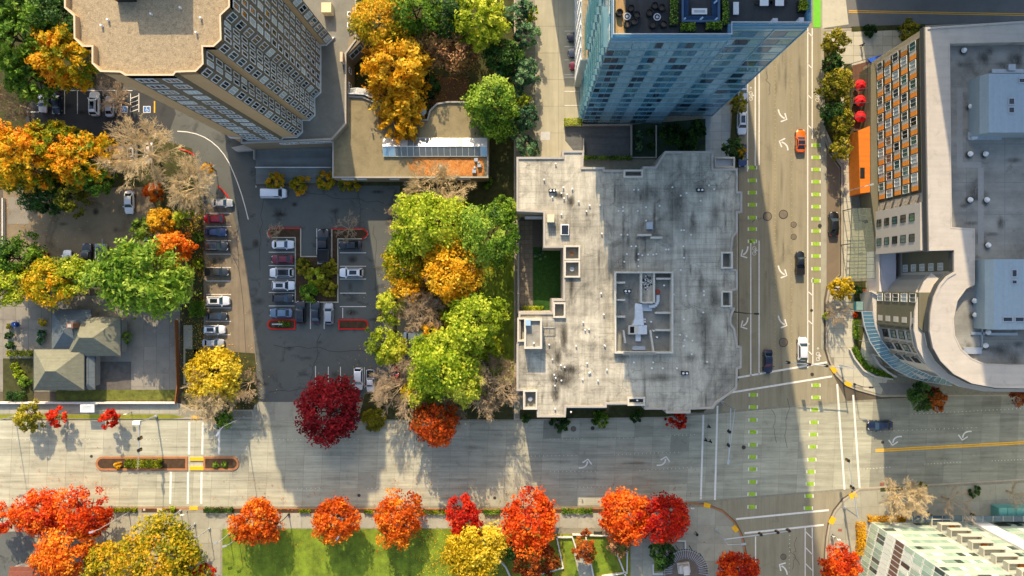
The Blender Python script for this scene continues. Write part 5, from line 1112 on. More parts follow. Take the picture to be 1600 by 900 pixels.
def trunk_mesh(seed, R, zc, rz, bark):
    rg = random.Random(seed); P0, P1, r0, r1 = [], [], [], []
    def seg(a, b, ra, rb): P0.append(a); P1.append(b); r0.append(ra); r1.append(rb)
    tr = .05 * R + .06; top = (rg.uniform(-.2, .2), rg.uniform(-.2, .2), max(.8, zc - rz * .5)); seg((0, 0, 0), top, tr, tr * .72); seg(top, (top[0], top[1], zc + rz * .55), tr * .72, tr * .2)
    for k in range(9):
        a = k * 2.4 + rg.uniform(-.3, .3); z0 = top[2] + (zc + rz * .3 - top[2]) * (k / 10); L = R * rg.uniform(.55, .85); e = (top[0] + L * math.cos(a), top[1] + L * math.sin(a), z0 + rz * rg.uniform(.1, .5)); seg((top[0], top[1], z0), e, tr * .42, .04)
        for q in range(2): a2 = a + rg.uniform(-.7, .7); m_ = tuple(top[i] * .45 + e[i] * .55 if i < 2 else z0 * .45 + e[2] * .55 for i in range(3)); seg(m_, (m_[0] + L * .4 * math.cos(a2), m_[1] + L * .4 * math.sin(a2), m_[2] + rz * .25), tr * .2, .03)
    V, F = tube_np(np.array(P0, float), np.array(P1, float), r0, r1, 6); return fast_mesh("trunk", V, F, bark)
SEED = [100]
def tree(cx, cy, r, ztop, pal, label, name="tree", group=None, rzf=.42, style="round", size=None, dens=1., split=None, oval=(1, 1), tb=0.):
    SEED[0] += 7; sd_ = SEED[0]; rz = ztop * rzf; zc = ztop - rz; x, y, _ = at(cx, cy, zc); R = r * K * (H - zc) / H
    t = thing(name, label, "tree", (x, y, 0), 0, group); size = size or (.135 + .012 * R)
    link(bpy.data.objects.new("trunk", trunk_mesh(sd_, R, zc, rz, m_bark)), t); link(bpy.data.objects.new("crown", crown_mesh(sd_, R, rz, zc, pal, size, dens, style, split, oval, tintbias=tb)), t); return t
def bare_tree(cx, cy, r, ztop, label, mat=None, n1=11, name="bare_tree", sparse=1.):
    SEED[0] += 7; rg = np.random.default_rng(SEED[0]); mat = mat or m_twig; zc = ztop * .6; x, y, _ = at(cx, cy, zc); R = r * K * (H - zc) / H
    t = thing(name, label, "tree", (x, y, 0)); P0, P1, r0, r1 = [], [], [], []; T0, T1, q0, q1 = [], [], [], []
    def seg(a, b, ra, rb, twig=False): (T0 if twig else P0).append(a); (T1 if twig else P1).append(b); (q0 if twig else r0).append(ra); (q1 if twig else r1).append(rb)
    fork = np.array([0, 0, ztop * .28]); seg(np.zeros(3), fork, .055 * R + .06, .05 * R + .03)
    def grow(p, d, L, rr, lvl):
        e = p + d * L; seg(p, e, rr, rr * .62, lvl >= 2)
        if lvl >= 4: return
        for k in range(int((6, 6, 5, 4)[lvl] * sparse + .5)):
            t_ = rg.uniform(.35, 1.); nd = d + rg.normal(0, (.42, .42, .45, .5)[lvl], 3); nd[2] = nd[2] * .8 + .14; nd /= np.linalg.norm(nd); grow(p + d * L * t_, nd, L * rg.uniform(.42, .68), max(rr * .42, .018), lvl + 1)
    for k in range(n1):
        a = 2 * math.pi * k / n1 + rg.uniform(-.3, .3); el = rg.uniform(.12, 1.25); d = np.array([math.cos(a) * math.cos(el), math.sin(a) * math.cos(el), math.sin(el)]); L = .50 * R / max(.55, math.cos(el)); L = min(L, (ztop * .42) / max(.3, math.sin(el)) ) if el > .5 else L
        grow(fork + np.array([0, 0, rg.uniform(-.3, .6)]), d, L, .013 * R + .025, 0)
    V, F = tube_np(np.array(P0), np.array(P1), r0, r1, 5); link(bpy.data.objects.new("trunk", fast_mesh("trunk", V, F, mat)), t)
    V, F = tube_np(np.array(T0), np.array(T1), q0, q1, 3); link(bpy.data.objects.new("twigs", fast_mesh("twigs", V, F, mat)), t); return t
def shrub(cx, cy, r, h, pal, label, name="shrub", group=None, size=.13, oval=(1, 1), dens=1.3):
    SEED[0] += 7; x, y, _ = at(cx, cy, h * .6); R = r * K; t = thing(name, label, "shrub", (x, y, 0), 0, group); rg = random.Random(SEED[0])
    mb = MB()
    for k in range(5): a = k * 1.26; mb.tube((0, 0, 0), (R * .5 * math.cos(a), R * .5 * math.sin(a), h * .7), .03, .012, 5)
    link(bpy.data.objects.new("stems", mb.mesh("stems", m_bark)), t); link(bpy.data.objects.new("foliage", crown_mesh(SEED[0], R, h * .5, h * .52, pal, size, dens, "round", None, oval)), t); return t
def hedge(x0, y0, x1, y1, h, pal, label, z0=.15, size=.11, ang=0., n=None):
    a, b = xy(x0, y0, h), xy(x1, y1, h); SEED[0] += 7; rg = np.random.default_rng(SEED[0]); cx, cy = (a[0] + b[0]) / 2, (a[1] + b[1]) / 2; hx, hy = abs(a[0] - b[0]) / 2, abs(a[1] - b[1]) / 2
    t = thing("hedge", label, "hedge", (cx, cy, z0), R_(ang)); n = n or int(np.clip(hx * hy * 4 * 95 + (hx + hy) * h * 120, 300, 7000))
    C = rg.uniform(-1, 1, (n, 3)); k = rg.integers(0, 3, n); m_ = rg.random(n) < .75; C[m_ & (k < 2), 2] = 1 - rg.random((m_ & (k < 2)).sum()) ** 2 * .5
    C[m_ & (k == 2), 0] = np.sign(C[m_ & (k == 2), 0]) * rg.uniform(.9, 1., (m_ & (k == 2)).sum()); wob = 1 + .12 * np.sin(C[:, :1] * 9 + SEED[0]) * np.cos(C[:, 1:2] * 5)
    C = C * wob * np.array([hx, hy, h / 2]) + np.array([0, 0, h / 2]); V, F = leaves(rg, C, size, .7); tint = np.clip(.5 + .2 * np.sin(C[:, 0] * 1.7 + SEED[0]) + rg.normal(0, .17, n), .02, .98)
    link(bpy.data.objects.new("foliage", fast_mesh("foliage", V, F, leaf_mat(pal), tint)), t)
    mb = MB()
    for q in range(max(2, int(hx * 1.5))): x = -hx + 2 * hx * (q + .5) / max(2, int(hx * 1.5)); mb.tube((x, 0, -z0), (x, 0, h * .8), .03, .015, 5)
    link(bpy.data.objects.new("stems", mb.mesh("stems", m_bark)), t); return t

# --- south side street trees, left to right
G1 = "autumn street trees along the south pavement"
tree(-2, 812, 22, 8.5, "redorange", "red-orange street tree cut off by the left picture edge", group=G1)
tree(60, 803, 40, 9, "redorange", "bright red-orange street tree nearest the bottom left corner on the kerb", group=G1)
tree(136, 806, 38, 8.5, "redorange", "red-orange street tree beside the lamp post, just right of the brightest one", group=G1, tb=-.05)
tree(402, 811, 41, 8.5, "orange", "orange street tree at the top left corner of the lawn", group=G1, split=(0, -.3)); tree(522, 812, 39, 8, "orange", "orange street tree with a lamp poking through, in the row's middle", group=G1); tree(621, 813, 40, 8, "orange", "orange street tree between lamp tree and small red tree", group=G1, tb=.08)
tree(727, 809, 30, 7, "red", "small round bright red street tree above the yellow tree", group=G1); tree(829, 813, 47, 9, "redorange", "large red-orange street tree with a greenish top edge", group=G1, split=(0, -.35), tb=.05)
tree(975, 803, 47, 9, "redorange", "bright orange twin tree on the left at the plaza edge", group=G1, tb=.22); tree(1042, 810, 42, 9, "red", "darker red twin tree merging with the bright orange one", group=G1, split=(.1, -.5), tb=.05)
tree(1152, 893, 38, 8.5, "redorange", "orange tree at the bottom edge below the round plaza corner", group=G1, split=(-.3, -.4)); tree(1310, 893, 37, 8.5, "redorange", "orange tree at the bottom edge on the pavement by the green block", group=G1)
# --- bottom left cluster
tree(96, 868, 48, 11, "orange", "big orange tree in the bottom left cluster", tb=.1); tree(165, 882, 38, 10, "goldgreen", "olive-gold tree between orange and golden ones, bottom left"); tree(252, 872, 62, 12, "goldgreen", "widest golden-olive tree in the bottom left cluster", tb=-.16); tree(277, 899, 24, 8, "lime", "small lime green tree cut by the bottom edge"); tree(316, 896, 19, 7, "red", "small red tree cut by the bottom edge at the cluster's right end")
tree(738, 868, 50, 8.5, "yellow", "bright yellow tree at the right end of the lawn"); tree(842, 872, 30, 7, "rust", "rust brown garden tree under the large red-orange tree"); tree(800, 858, 22, 5.5, "dkgreen", "dark green garden tree right of the yellow tree"); tree(913, 854, 19, 6, "rust", "small orange-brown tree in the walled gardens", tb=.15); tree(966, 850, 20, 6, "pinkbrown", "thin brownish tree beside the plaza garden wall", dens=.45); tree(1036, 868, 23, 5.5, "dkgreen", "dark green tree on the plaza beside the round trellis", split=(-.4, .2))
# --- avenue north side
tree(515, 645, 52, 8, "darkred", "big dark red round tree at the car park exit"); tree(680, 662, 42, 13, "redgreen", "red-orange maple hanging over the avenue from the garden", split=(0, -.9), tb=.1, rzf=.46)
tree(44, 650, 22, 6, "olive", "olive and gold street tree by the front garden", tb=.1); tree(88, 652, 15, 5, "red", "small red street tree left of the bus shelter", tb=.15); tree(173, 653, 16, 5, "red", "small red street tree right of the bus shelter", tb=.15)
tree(333, 582, 46, 9, "yellow", "bright yellow tree at the end of the parked car row", tb=.05, split=(.3, 0)); bare_tree(333, 622, 47, 8, "bare tan tree below the bright yellow tree"); bare_tree(385, 600, 26, 6, "small bare tree right of the yellow tree at the drive", m_twig2, 8); tree(350, 655, 18, 5, "green", "low green tree on the verge by the crosswalk")
# --- garden belt between car park and concrete block
tree(672, 350, 60, 16, "leafgreen", "tallest bright green maple in the garden belt's top", tb=.25, split=(0, -.15)); tree(766, 370, 50, 17, "green", "green maple beside the concrete block's roof", tb=.1, split=(-.4, 0)); tree(630, 412, 38, 11, "limegold", "yellow-green tree at the car park's right edge", split=(-.1, -.6)); tree(706, 430, 50, 15, "gold", "golden orange maple in the middle of the garden belt", tb=-.05); tree(640, 448, 28, 9, "gold", "low golden tree left of the golden orange maple", tb=.0)
tree(610, 478, 25, 9, "lime", "small lime tree beside the car park's right lane", tb=.1); tree(604, 543, 31, 10, "lime", "lime tree nearest the empty parking bays", tb=.15); tree(738, 506, 48, 19, "leafgreen", "lime green maple right of the white box van", tb=.0, split=(.3, 0)); tree(692, 562, 57, 18, "leafgreen", "biggest lime green maple, lower garden belt", tb=.12); tree(728, 596, 38, 16, "lime", "green maple at the lower right of the garden belt", tb=.25); tree(676, 520, 18, 9, "gold", "small golden tree top over the parked van"); tree(640, 612, 16, 8, "yellow", "little yellow tree near the avenue in the garden")
bare_tree(655, 487, 38, 9, "bare twiggy tree in the gap between golden and lime maples", m_twig2); bare_tree(628, 602, 50, 11, "bare tree beside the two white cars near the exit", m_twig2); bare_tree(768, 602, 54, 14, "bare grey tree at the concrete block's lower left corner", m_twig2); bare_tree(700, 640, 32, 8, "bare tree above the red-orange maple", m_twig2, 9); bare_tree(680, 296, 58, 9, "wide bare tree below the clubhouse wall"); bare_tree(622, 340, 28, 8, "bare brown tree at the car park's top right", m_twig2, 9)
bare_tree(543, 357, 26, 5, "thin bare tree in the right car park island", m_twig2, 7, sparse=.7); bare_tree(430, 362, 18, 4, "thin bare tree in the left car park island", m_twig2, 6, sparse=.6); tree(700, 492, 20, 7, "olive", "small olive tree under the golden orange maple")
tree(662, 606, 30, 12, "lime", "yellow-green tree between the bare tree and the biggest lime maple", tb=.1); tree(768, 545, 22, 11, "lime", "lime tree nearest the concrete block's penthouse", tb=-.05); tree(790, 330, 24, 11, "green", "small green tree above the maple by the roof", tb=.1); tree(640, 380, 30, 12, "leafgreen", "lime tree overlapping the tallest maple's lower left", tb=.1)
# --- clubhouse garden
tree(600, 32, 52, 15, "goldgreen", "yellow-green tree in the clubhouse garden at the top edge", split=(.2, .2), tb=-.02); tree(650, 20, 44, 15, "green", "green tree at the top edge behind the clubhouse garden", tb=.0); tree(752, 32, 44, 15, "lime", "lime tree at the top edge near the driveway", style="spray", tb=.05); tree(620, 108, 54, 13, "gold", "large golden tree over the clubhouse entrance", style="spray"); tree(628, 178, 40, 10, "gold", "lower golden tree over the curved skylight", style="spray", tb=-.05)
tree(668, 76, 40, 9, "pinkbrown", "brownish pink tree left in the clubhouse garden", dens=.7); tree(715, 84, 36, 9, "pinkbrown", "pink tipped tree right in the clubhouse garden", dens=.7, tb=.1); tree(766, 165, 46, 13, "green", "bright green tree at the clubhouse's right end", tb=.15); tree(700, 30, 36, 12, "dkgreen", "dark green tree between two lime trees at the top edge"); tree(785, 90, 34, 9, "dkgreen", "dark evergreen in the shade behind the clubhouse garden"); tree(668, 140, 20, 4, "dkgreen", "low dark evergreen at the mulch path")
for k, (px, py, r) in enumerate(((818, 14, 16), (828, 22, 13), (820, 55, 20), (806, 80, 16), (820, 116, 22), (808, 145, 15), (815, 160, 17), (822, 182, 22), (806, 205, 16), (826, 232, 20), (800, 28, 18), (795, 120, 18))):
    tree(px, py, r, (6, 5, 7, 5, 7, 5, 5, 7, 4.5, 6, 7, 6)[k], "bluegreen" if k not in (1, 6) else "lime", ("blue-green evergreen topmost in the row beside the driveway", "yellow-green bush at the top of the driveway evergreens", "second big blue-green evergreen down the driveway row", "small shaded evergreen behind the driveway row's second tree", "third big blue-green evergreen beside the driveway", "small evergreen behind the driveway row's middle", "yellow-green tuft in the driveway evergreen row", "fourth big blue-green evergreen beside the driveway", "small evergreen low in the driveway row, set back", "bottom blue-green evergreen touching the concrete block", "upper set-back evergreen next to the lime tree", "middle set-back evergreen above the bright green clubhouse tree")[k], "evergreen_tree", "evergreens lining the driveway", rzf=.45)
tree(648, 298, 14, 4, "lime", "small lime shrub-like tree at the clubhouse's south wall"); 
# --- top left
tree(28, 60, 55, 16, "green", "large green evergreen in the top left corner", style="spray"); tree(92, 30, 46, 15, "dkgreen", "dark olive evergreen at the top edge beside the tan tower", split=(.3, 0)); tree(52, 125, 38, 13, "green", "green evergreen above the top left car park", style="spray", tb=-.08); tree(10, 5, 40, 17, "dkgreen", "dark evergreen cut off at the very top left")
tree(100, 90, 50, 16, "orgreen", "orange and green tree between evergreens and the tan tower", style="spray", split=(-.5, .4), rzf=.45, tb=0.); bare_tree(14, 160, 32, 9, "bare tree at the left edge by the top car park", m_twig2); bare_tree(182, 155, 30, 8, "thin bare tree over the accessible bays", m_twig2, 8, sparse=.8)
tree(38, 248, 52, 14, "orgreen", "big orange and yellow tree at the left edge", style="spray", split=(-.4, .4), tb=.06); tree(122, 252, 44, 13, "orgreen", "orange topped tree right of the big left edge one", style="spray", split=(-.1, .2), tb=.08); tree(80, 225, 36, 12, "limegold", "yellow-green tree between the two orange ones", style="spray", tb=-.1); tree(150, 275, 30, 10, "green", "green tree right below the orange topped tree", tb=-.1); tree(70, 300, 34, 7, "dkgreen", "dark green tree above the gravel lot", split=(0, .3)); tree(105, 302, 30, 7, "olive", "olive tree above the gravel lot's pad", tb=-.2)
bare_tree(222, 238, 58, 11, "largest bare tan tree, over the parked white cars", n1=14); bare_tree(298, 290, 46, 9, "bare tan tree at the drive's bend", n1=13); tree(325, 262, 9, 6, "gold", "tiny golden tuft at the drive's bend")
tree(238, 300, 17, 6, "orange", "small orange tree left of the bent drive's bare tree"); tree(252, 345, 24, 8, "gold", "golden tree between gravel lot and parked cars", split=(0, .4)); tree(268, 387, 29, 9, "orange", "bright orange tree above the big green conifer", tb=.3); tree(285, 340, 17, 7, "lime", "lime tree tucked by the parked cars"); tree(222, 358, 18, 5, "green", "small green tree at the gravel lot's right edge", tb=.1)
tree(222, 440, 80, 15, "green", "huge bright green conifer beside the gravel lot", "conifer_tree", style="spray", oval=(1, .58), tb=.2, rzf=.5); tree(25, 405, 36, 9, "green", "green tree at the left edge of the gravel lot", tb=-.15); tree(20, 450, 34, 10, "lime", "lime tree at the left edge above the concrete yard", tb=.05); tree(75, 440, 42, 10, "limegold", "golden yellow tree in the middle above the yard", tb=.05); tree(112, 430, 34, 9, "lime", "yellow-green tree left of the huge conifer", tb=.08)
# --- east side
GE = "trees in the planted strip beside the hotel"
for px, py, r, z, p, l in ((1306, 66, 22, 7, "olive", "first olive green tree by the side street corner"), (1300, 100, 18, 6, "dkgreen", "second dark green tree down the hotel strip"), (1308, 132, 26, 7.5, "olive", "broadest olive tree in the hotel strip"), (1302, 175, 22, 6.5, "dkgreen", "dark green tree opposite the red parasols"), (1314, 196, 22, 6.5, "olive", "olive tree level with the lowest red parasol"), (1312, 232, 18, 6, "olive", "small olive tree at the lower end of the hotel strip")):
    tree(px, py, r, z, p, l, group=GE, dens=.8)
tree(1313, 450, 20, 6, "yellow", "small yellow tree on the pavement below the glass canopy", tb=-.1); bare_tree(1305, 490, 24, 5, "thin bare tree below the small yellow one", m_twig2, 7, sparse=.7); tree(1440, 622, 24, 6.5, "dkgreen", "green half of the tree pair at the hotel's south kerb", tb=.15); tree(1457, 623, 21, 6.5, "rust", "rusty half of the tree pair at the hotel's south kerb", tb=.1); tree(1598, 616, 20, 6, "rust", "rusty tree at the right edge below the hotel"); tree(1418, 48, 18, 5, "olive", "olive bush-like tree at the hotel's top left corner")
bare_tree(1412, 779, 38, 8, "bare pinkish tan tree at the green block's corner", n1=12); bare_tree(1492, 785, 30, 7, "shaded bare tree in front of the green block", m_twig2, 7, sparse=.6); bare_tree(1592, 775, 26, 6, "bare tree at the right edge in front of the kiosk", m_twig2, 7, sparse=.6)
tree(1154, 162, 13, 5.5, "olive", "small olive tree at the glass tower's street corner"); tree(1148, 232, 17, 6, "dkgreen", "dark green tree by the parked blue car", split=(.6, 0)); tree(1158, 238, 9, 5, "gold", "golden tip tree beside the parked blue car"); tree(1061, 657, 15, 4, "red", "low red tree under the concrete block's south edge", tb=-.15)
# --- shrubs
for px, py, r, h, p, l in ((876, 660, 15, 1.4, "dkgreen", "dark green shrub at the block's south-west kerb"), (940, 654, 14, 1.4, "green", "bigger green shrub midway along the block's south side"), (995, 649, 11, 1.2, "dkgreen", "small dark shrub right of the midway green one"), (822, 654, 7, 1.2, "dkgreen", "tiny round shrub at the block's lower left corner"), (583, 655, 22, 1.6, "olive", "olive shrub right of the dark red tree"),
                           (484, 456, 17, 2.2, "green", "round green shrub in the car park island"), (475, 415, 15, 1.2, "olive", "olive shrub in the island's upper left"), (512, 420, 15, 1.2, "olive", "olive shrub in the island's upper right"), (510, 450, 17, 1.3, "olive", "broad olive shrub right of the round green one"), (492, 432, 17, 1.1, "lime", "lime ground shrub in the island's middle"),
                           (66, 504, 6, 1.2, "yellow", "little yellow shrub by the house wall"), (64, 520, 7, 1.1, "bluegreen", "small grey-green shrub by the house wall, upper"), (64, 532, 7, 1.1, "bluegreen", "small grey-green shrub by the house wall, lower"), (14, 524, 7, 1.2, "dkgreen", "upper dark shrub at the yard's left edge"), (15, 540, 7, 1.4, "dkgreen", "lower dark shrub at the yard's left edge"), (14, 510, 5, 1., "olive", "olive shrub below the blue drum"),
                           (28, 585, 9, 1.2, "lime", "lime shrub in the front garden"), (22, 573, 8, 1.1, "lime", "upper lime shrub in the front garden"), (38, 597, 12, 1.2, "green", "green shrub in the front garden's lower part"), (195, 528, 10, 1.8, "green", "green shrub at the house's right wall"), (310, 410, 9, 1.2, "lime", "lime shrub behind the parked pickup"), (308, 370, 9, 1.3, "green", "green shrub behind the parked blue car"), (185, 727, 7, .8, "gold", "little golden shrub on the road median"),
                           (337, 726, 5, .7, "green", "left small shrub on the median's right end"), (350, 726, 5, .7, "green", "right small shrub on the median's right end"), (269, 796, 5, 1., "lime", "small lime shrub by the south kerb"), (998, 210, 6, .9, "bluegreen", "first round shrub in the glass tower's court"), (998, 222, 6, .9, "bluegreen", "second round shrub in the glass tower's court"), (998, 233, 6, .9, "bluegreen", "third round shrub in the glass tower's court"), (1016, 206, 6, .9, "dkgreen", "upper dark shrub in the glass tower's court"), (1017, 228, 6, .9, "dkgreen", "lower dark shrub in the glass tower's court"),
                           (1050, 210, 18, 1.2, "dkgreen", "broad dark ground shrub in the tower court's left"), (1075, 225, 20, 1.2, "dkgreen", "broad dark ground shrub in the tower court's middle"), (1092, 200, 14, 1.2, "dkgreen", "dark ground shrub in the tower court's right"), (1340, 452, 8, 2.2, "dkgreen", "dark green shrub below the glass canopy"), (1350, 457, 4, 1., "redorange", "little red shrub by the hotel canopy, upper"), (1337, 492, 4, .9, "redorange", "little red shrub by the hotel canopy, lower"), (1291, 492, 6, 1., "lime", "lime shrub by the kerb ramp"), (1335, 250, 8, 1.3, "green", "green shrub at the orange box's foot"),
                           (842, 400, 10, 3.6, "bluegreen", "pale bush in the concrete block's court"), (1360, 48, 12, 1.5, "dkgreen", "dark shrub along the side street"), (1452, 806, 5, 1.1, "dkgreen", "small dark shrub under the street canopy"), (1520, 806, 5, 1.1, "dkgreen", "dark shrub beside the kiosk"), (762, 285, 9, 1.4, "green", "green shrub at the clubhouse's lower right corner"), (85, 605, 6, .8, "lime", "lime shrub at the house's front corner"), (740, 142, 10, 1.2, "lime", "lime shrub at the garden wall"), (1524, 770, 10, 1.0, "dkgreen", "dark shrub on the southeast kerb"), (1442, 764, 10, 1.0, "olive", "olive shrub on the southeast kerb")):
    shrub(px, py, r, h, p, l)
for k, px in enumerate((432, 467, 508, 538, 550)): shrub(px, 283 + (k % 2) * 4, 16 if k < 3 else 12, 1.8, "goldgreen", ("leftmost", "second", "middle", "fourth", "rightmost")[k] + " golden bush in the row along the ramp", group="golden bushes along the ramp")
for a in ((195, 718, 250, 731, .8, "hedge", "clipped yellow-green hedge on the road median"), (177, 793.5, 212, 799.5, .7, "hedge", "short clipped hedge by the left lamp post"), (319, 793, 362, 801, .9, "dkgreen", "dark green hedge left of the lawn's first orange tree"), (467, 796, 484, 801, .6, "hedge", "short hedge between the first two orange lawn trees"), (569, 797, 582, 802, .6, "hedge", "shortest hedge left of the third orange tree"), (663, 798, 698, 804, .6, "hedge", "pale hedge left of the small red tree"), (757, 796, 780, 804, .7, "green", "green hedge right of the small red tree"), (880, 794, 924, 803, .6, "green", "long low green hedge before the twin trees"),
          (882, 184, 908, 196, 1.3, "lime", "bright lime hedge at the glass tower's foot"), (913, 243, 985, 249, .9, "green", "narrow green hedge along the service ramp"), (435, 502, 452, 510, .5, "green", "little hedge in the lower left car park island"), (296, 470, 318, 495, 1.2, "green", "square clipped hedge at the end of the parked cars"), (10, 548, 50, 557, .9, "hedge", "row of clipped yellow-green balls by the yard gate"), (10, 612, 36, 626, 1.1, "dkgreen", "clipped dark hedge by the house front"), (1360, 806, 1415, 816, 1.0, "gold", "golden hedge along the green block's front"), (1340, 816, 1353, 868, 1.0, "gold", "golden hedge along the green block's slanted side"), (818, 478, 848, 488, 3.9, "lime", "lime hedge at the lower end of the court lawn"), (1322, 150, 1329, 205, 1.1, "olive", "olive hedge beside the parasol terrace"), (1334, 500, 1342, 530, .8, "green", "low green hedge at the hotel corner walk"), (1405, 40, 1440, 47, 1.0, "dkgreen", "dark hedge beside the side street")):
    hedge(*a)
# curved planter hedge and fallen leaves
SEED[0] += 7; rg = np.random.default_rng(5); pts = np.array(pl([(1329, 547), (1336, 560), (1349, 575), (1366, 584), (1388, 589)])); seg_ = rg.integers(0, 4, 2600); t_ = rg.random((2600, 1)); C = pts[seg_] * (1 - t_) + pts[seg_ + 1] * t_ + rg.normal(0, .28, (2600, 2)) + np.array([.45, .35]); C = np.concatenate([C, rg.uniform(.3, .9, (2600, 1))], 1); V, F = leaves(rg, C, .12, .8)
t = thing("hedge", "curved green hedge inside the white planter wall at the hotel corner", "hedge", (pts[2][0], pts[2][1], .15)); V -= np.array([pts[2][0], pts[2][1], .15]); link(bpy.data.objects.new("foliage", fast_mesh("foliage", V, F, leaf_mat("green"), rg.uniform(.1, .8, 2600))), t)
def litter(name, spots, pal, n, z=.2):
    C = [];
    for (px, py, r) in spots:
        c = xy(px, py); q = rg.normal(0, r * K * .6, (n, 2)); C.append(np.concatenate([q + np.array(c), np.full((n, 1), z) + rg.uniform(0, .02, (n, 1))], 1))
    C = np.concatenate(C); V, F = leaves(rg, C, .09, 6.); o = bpy.data.objects.new(name, fast_mesh(name, V, F, leaf_mat(pal), rg.random(len(C)))); COL.objects.link(o); tag(o, None, None, None, "stuff"); return o
tag(litter("fallen_leaves", [(402, 805, 60), (522, 805, 60), (621, 805, 60), (727, 808, 50), (829, 805, 60), (975, 800, 60), (1040, 805, 60), (60, 800, 60), (136, 800, 60)], "orange", 170), "fallen orange leaves scattered along the south pavement", "leaves")
tag(litter("fallen_leaves", [(738, 868, 60), (700, 880, 50)], "yellow", 900, .19), "fallen yellow leaves on the lawn under the yellow tree", "leaves")
tag(litter("fallen_leaves", [(308, 350, 25), (310, 420, 25), (308, 480, 25), (310, 530, 30), (340, 590, 60), (370, 610, 40)], "gold", 260, .12), "fallen golden leaves in the bed behind the parked cars", "leaves")
tag(litter("fallen_leaves", [(620, 110, 80), (640, 180, 60), (700, 140, 60), (650, 470, 70), (690, 560, 80), (600, 620, 60), (60, 300, 60), (270, 400, 50), (620, 640, 70), (760, 640, 50)], "orgreen", 380, .03), "fallen leaves under the garden belt trees", "leaves")
# ---------------------------------------------------------------- vehicles
m_tyre = M("tyre_rubber", (24, 24, 24), .9, var=.1); m_rim = M("alloy_rim", (150, 152, 154), .35, .8, var=.05); m_cg = glass_mat("car_glass", (22, 30, 34), .03, 0, rnd=.1); m_cgw = glass_mat("sky_tinted_windscreen", (58, 80, 94), .03, .3, rnd=.2); m_trim = M("black_trim", (20, 20, 21), .6, var=.1); m_hl = M("headlamp", (220, 222, 220), .1, var=0, spec=.9); m_tl = M("tail_lamp", (150, 14, 12), .2, var=0)  # windscreen colour lightened to paint in reflected sky
def paint(name, c, metal=.15): return M("paint_" + name, c, .28, metal, var=.04, scale=2., spec=.6, coat=.6)
CARS = {}
TYPES = dict(sedan=dict(L=4.65, W=1.82, t=.92, h=1.42, ww=(1.05, .45), rr=(-1.05, -1.75), nose=.72, tail=.86), hatch=dict(L=4.3, W=1.8, t=.98, h=1.52, ww=(1.05, .42), rr=(-1.5, -1.98), nose=.76, tail=.9), suv=dict(L=4.75, W=1.9, t=1.08, h=1.7, ww=(1.1, .55), rr=(-1.8, -2.22), nose=.88, tail=1.0),
             coupe=dict(L=4.5, W=1.88, t=.86, h=1.28, ww=(.75, .05), rr=(-.85, -1.75), nose=.62, tail=.82), pickup=dict(L=5.4, W=1.95, t=1.12, h=1.78, ww=(1.35, .85), rr=(-.35, -.6), nose=.95, tail=1.1), van=dict(L=5.0, W=1.95, t=1.15, h=1.95, ww=(1.75, 1.2), rr=(-2.25, -2.42), nose=.92, tail=1.1))
